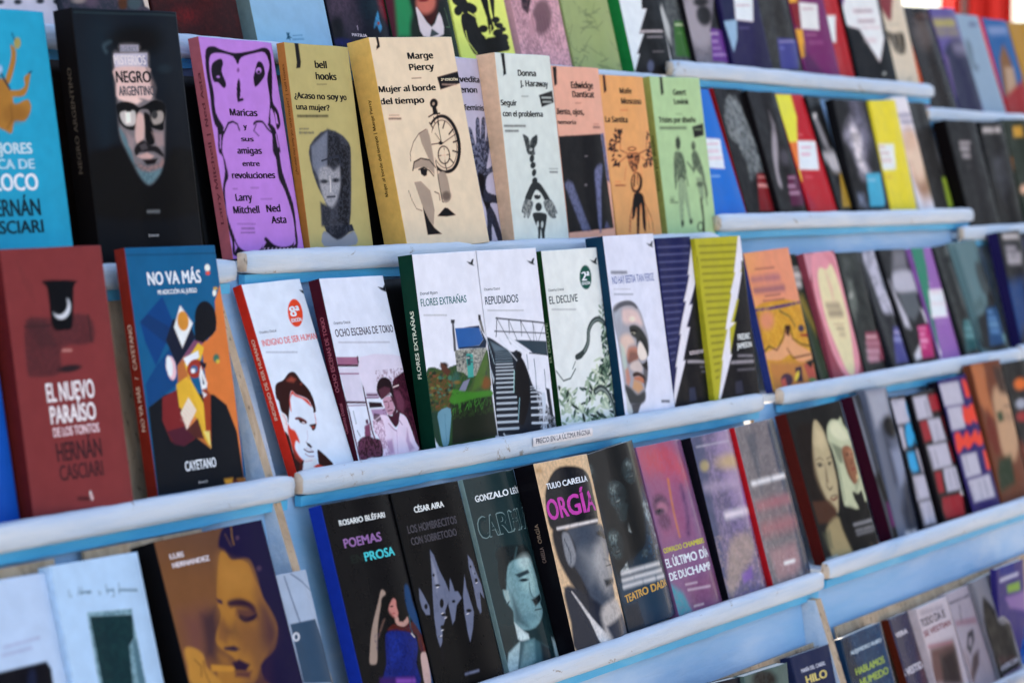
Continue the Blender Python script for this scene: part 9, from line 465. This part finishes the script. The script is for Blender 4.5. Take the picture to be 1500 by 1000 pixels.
{"id":"rear","label":"book added behind the lilac book, dark to shade the gap beside it, hardly visible","O":[2.035,1.617,1.4199],"r":[0.192,0,0],"d":[0.1,0.2,0.01],"n":[12,16],"base":996,"sp":996,"st":[],"curl":0,"gloss":0.45,"ops":[],"tx":[],"row":"MB"},  # added book, its dark colour stands for shade between the books
{"id":"rear","label":"book added right of the bright cyan book, dark brown to shade the gap","O":[1.775,1.6115,1.4121],"r":[0.1745,0,0],"d":[0.105,0.215,0.01],"n":[12,16],"base":997,"sp":997,"st":[],"curl":0,"gloss":0.45,"ops":[],"tx":[],"row":"LB"},  # added book, coloured dark brown to give the gap its shade
]

def build_book(bk):
    w, h, th = bk['d']; lean, yaw, roll = bk['r']
    Xa = Vector((1, 0, 0)); Va = Vector((0, math.sin(lean), math.cos(lean))); Na = Xa.cross(Va)
    U = math.cos(yaw) * Xa + math.sin(yaw) * Na; N = math.cos(yaw) * Na - math.sin(yaw) * Xa
    U, V = math.cos(roll) * U + math.sin(roll) * Va, math.cos(roll) * Va - math.sin(roll) * U
    root = empty('book', (0, 0, 0), bk['label'], 'book', 'books displayed face out on the racks')
    root.matrix_world = Matrix(((U[0], -N[0], V[0], bk['O'][0]), (U[1], -N[1], V[1], bk['O'][1]), (U[2], -N[2], V[2], bk['O'][2]), (0, 0, 0, 1)))
    cu = bk['curl'] or .0015 + .0035 * ((sum(map(ord, bk['id'])) * 37 % 100) / 100)
    def fy(x): s = np.clip(x / w, 0, 1); return -cu * (np.sin(np.pi * np.clip((s - .4) / .72, 0, 1)) ** 2) * .6
    nu, nv = bk['n']; tk = .0006
    u = np.linspace(0, w, nu); v = np.linspace(0, h, nv)       # v down from top
    X, Y = np.meshgrid(u, v); cell = max(w / (nu - 1), h / (nv - 1)) * 4e3
    col = paint_cover(bk, X * 4e3, Y * 4e3, cell)
    front = np.stack([X, fy(X), h - Y], -1).reshape(-1, 3)
    back = np.concatenate([np.stack([u, fy(u) + tk, np.full(nu, h)], -1), np.stack([u, fy(u) + tk, np.zeros(nu)], -1)])
    nf = nu * nv; co = np.concatenate([front, back]).astype('f')
    i = np.arange(nu - 1); j = np.arange(nv - 1); J, I = np.meshgrid(j, i, indexing='ij')
    a = (J * nu + I).ravel(); q = [np.stack([a + nu, a + nu + 1, a + 1, a], -1)]
    q.append(np.stack([nf + i, nf + i + 1, nf + nu + i + 1, nf + nu + i], -1))       # back
    q.append(np.stack([i, i + 1, nf + i + 1, nf + i], -1))                             # top edge
    lb = (nv - 1) * nu; q.append(np.stack([nf + nu + i, nf + nu + i + 1, lb + i + 1, lb + i], -1))
    quads = np.concatenate(q)
    lf = [(nf,) + (nf + nu,) + tuple(int(k) * nu for k in range(nv - 1, -1, -1)), tuple(int(k) * nu + nu - 1 for k in range(nv)) + (nf + 2 * nu - 1, nf + nu - 1)]
    me = bpy.data.meshes.new('front_cover'); nq = len(quads); tot = nq * 4 + sum(map(len, lf))
    me.vertices.add(len(co)); me.vertices.foreach_set('co', co.ravel()); me.loops.add(tot); me.polygons.add(nq + 2)
    me.loops.foreach_set('vertex_index', np.concatenate([quads.ravel(), np.array(lf[0] + lf[1])]).astype('i'))
    st = list(range(0, nq * 4, 4)) + [nq * 4, nq * 4 + len(lf[0])]; me.polygons.foreach_set('loop_start', np.array(st, 'i'))
    me.update(calc_edges=True)
    at = me.color_attributes.new('Col', 'FLOAT_COLOR', 'POINT')
    cc = np.ones((len(co), 4), 'f'); cc[:nf, :3] = col.reshape(-1, 3)
    cc[nf:nf + nu, :3] = col[0]; cc[nf + nu:, :3] = col[-1]; at.data.foreach_set('color', cc.ravel())
    pm = get_print(bk['gloss']); link('front_cover', me, pm, root)
    # spine, back cover, pages
    sm = ink_mat(bk['sp'], bk['gloss'], 'spine')
    vv, ff = boxv(-.0008, 0, 0, -.0001, th, h); sp = mesh('spine', vv, ff, sm, root)
    vv, ff = boxv(0, th - .0006, 0, w, th, h); mesh('back_cover', vv, ff, ink_mat(bk['base'], .5, 'card'), root)
    ins = .0012; n = 10; vv = []; ff = []
    for k in range(n + 1):
        x = .0002 + (w - ins - .0002) * k / n
        vv += [(x, float(fy(x)) + tk + .0002, .0008), (x, th - .0009, .0008), (x, th - .0009, h - .0008), (x, float(fy(x)) + tk + .0002, h - .0008)]
    for k in range(n):
        for e in range(4): ff.append((k * 4 + e, k * 4 + (e + 1) % 4, k * 4 + 4 + (e + 1) % 4, k * 4 + 4 + e))
    ff += [(3, 2, 1, 0), (n * 4, n * 4 + 1, n * 4 + 2, n * 4 + 3)]
    mesh('page_block', vv, ff, M['pages'], root)
    for s, x0, y0, x1, cap, hx, bold, off in bk['tx']:
        tv, tf = text_mesh(s, {1: .034, 0: .008}.get(bold, .02) if off != -1 else .014)
        if not len(tv): continue
        sx = (x1 - x0) / (tv[:, 0].max() - tv[:, 0].min()); sy = cap / CAP
        px = (x0 + (tv[:, 0] - tv[:, 0].min()) * sx) * 2.5e-4; pz = h - (y0 - tv[:, 1] * sy) * 2.5e-4
        keep = None
        lift = .00012 + (.00006 if off == 2 else 0)
        if px.max() > w or px.min() < 0:      # cut letters at the cover's edge
            keep = [f for f in tf if all(0 <= px[k] <= w for k in f)]
            tf = keep
        if tf: mesh('lettering', np.stack([px, fy(px) - lift - tv[:, 2], pz], -1).tolist(), tf, ink_mat(hx, bk['gloss']), root)
    for s, a, b_, hx in bk['st']:
        tv, tf = text_mesh(s, .02); L_ = (b_ - a) * h; s0 = L_ / (tv[:, 0].max() - tv[:, 0].min()); cap = min(th * .36, .005) / CAP
        z0 = (1 - b_) * h
        pz = z0 + (tv[:, 0] - tv[:, 0].min()) * s0; py = th / 2 - CAP * cap / 2 + tv[:, 1] * cap
        # reads upwards on the spine, seen from -X
        mesh('lettering', np.stack([-.00095 - tv[:, 2], py * 1.0, pz], -1).tolist(), tf, ink_mat(hx, .5), sp)
    return root
for bk in BOOKS: build_book(bk)

# ------------------------------------------------------------------ price notice on the middle rail
y, z = ROWS['MC']
tv, tf = text_mesh('PRECIO EN LA ÚLTIMA PÁGINA', .012)
nx0, nx1 = 2.452, 2.583
root = empty('price_notice', (nx0, y - .0055, z - .0165), 'small white paper strip reading PRECIO EN LA ÚLTIMA PÁGINA stuck on the middle rail', 'notice')
def strip_y(q): return -.0008 - .0008 * math.sin(math.pi * q)
vv = []; ff = []
for k in range(7):
    q = k / 6
    for x in (0, nx1 - nx0 + .012):
        vv.append((x - .006, strip_y(q), q * .0105))
for k in range(6): ff.append((2 * k, 2 * k + 1, 2 * k + 3, 2 * k + 2))
n0 = len(vv); vv += [(a, b_ + .0004, c) for a, b_, c in vv]; ff += [tuple(reversed([i + n0 for i in f])) for f in ff]
ff += [(0, n0, n0 + 1, 1), (12, 13, n0 + 13, n0 + 12)]
mesh('paper_strip', vv, ff, ink_mat((204, 210, 224)), root)
sx = (nx1 - nx0) / (tv[:, 0].max() - tv[:, 0].min()); sy = .0060 / CAP
mesh('lettering', [((p[0] - tv[:, 0].min()) * sx, strip_y((.003 + p[1] * sy) / .0105) - .0002 - p[2], .003 + p[1] * sy) for p in tv], tf, ink_mat((40, 48, 80)), root)

# ------------------------------------------------------------------ beyond the racks: red cloth, pole, pale wall
cm, t, b = mat('red_cloth', (.62, .03, .02), .8, .2)
b.inputs['Subsurface Weight'].default_value = 0
root = empty('red_cloth', (9, 6, 0), 'bright red cloth hanging beyond the far right rack', 'cloth')
nx = 60; vv = []; ff = []
for i in range(nx + 1):
    s = i / nx; px = -.30 + .06 * s; 
    for k in range(13):
        q = k / 12; fold = .028 * math.sin(s * 21 + q * 1.5) + .012 * math.sin(s * 47 + 2)
        # runs across the view, from the rack outwards
        vv.append((-.30 + .06 * s + fold * .85, -2.60 - .262 * s + fold * .3, 1.35 + q * 1.7))
for i in range(nx):
    for k in range(12):
        a = i * 13 + k; ff.append((a, a + 13, a + 14, a + 1))
o = mesh('cloth_sheet', vv, ff, cm, root, smooth=True)
so = o.modifiers.new('thick', 'SOLIDIFY'); so.thickness = .003
v, f = boxv(-.46, -3.30, 3.05, .30, -2.45, 3.09); mesh('top_bar', v, f, mat('dark_metal', (.05, .05, .055), .5)[0], root)
root2 = empty('tent_pole', (8.62, 3.27, 0), 'dark upright pole in front of the red cloth', 'pole')
bm = bmesh.new(); bmesh.ops.create_cone(bm, cap_ends=True, segments=20, radius1=.011, radius2=.011, depth=3.1, matrix=Matrix.Translation((0, 0, 1.55)))
me = bpy.data.meshes.new('pole_tube'); bm.to_mesh(me); bm.free(); link('pole_tube', me, mat('dark_pole', (.04, .035, .03), .5)[0], root2)
v, f = boxv(-.05, -.05, 0, .05, .05, .02); mesh('foot_plate', v, f, mat('dark_foot', (.04, .035, .03), .5)[0], root2)
wm, t, b = mat('pale_render', (.8, .78, .73), .9, .1)
n = noise_node(t, 2, 6, .2, coords(t)); r = ramp(t, n.outputs['Fac'], [(.3, (.74, .71, .66)), (.7, (.84, .82, .78))]); t.links.new(r.outputs['Color'], b.inputs['Base Color'])

# ------------------------------------------------------------------ crumpled blue bag between the books, lower right
def bag(loc):
    random.seed(4)
    bm = bmesh.new(); bmesh.ops.create_icosphere(bm, subdivisions=5, radius=1)
    for v_ in bm.verts:
        p = v_.co.copy(); n = p.normalized()
        d = 0
        for s_, a_ in ((1.6, .30), (3.5, .22), (8, .10), (17, .04)):
            d += a_ * (1 - 2 * abs(noise.noise(n * s_ + Vector((3.3, s_, 1)))))
        r = .8 + d; v_.co = Vector((n.x * .062 * r, n.y * .026 * r, n.z * .085 * r + (.02 * max(0, n.z) ** 3)))
    me = bpy.data.meshes.new('blue_plastic_bag'); bm.to_mesh(me); bm.free()
    m, t, b = mat('blue_plastic_film', (.01, .09, .42), .3, .5)
    n = noise_node(t, 30, 4, 1, coords(t)); r = ramp(t, n.outputs['Fac'], [(.3, (.008, .07, .36)), (.7, (.03, .16, .55))]); t.links.new(r.outputs['Color'], b.inputs['Base Color'])
    o = link('blue_plastic_bag', me, m); o.location = loc
    tag(o, 'crumpled bright blue plastic bag at the right edge among the lowest books', 'bag')
bag((3.515, 1.185, .81))
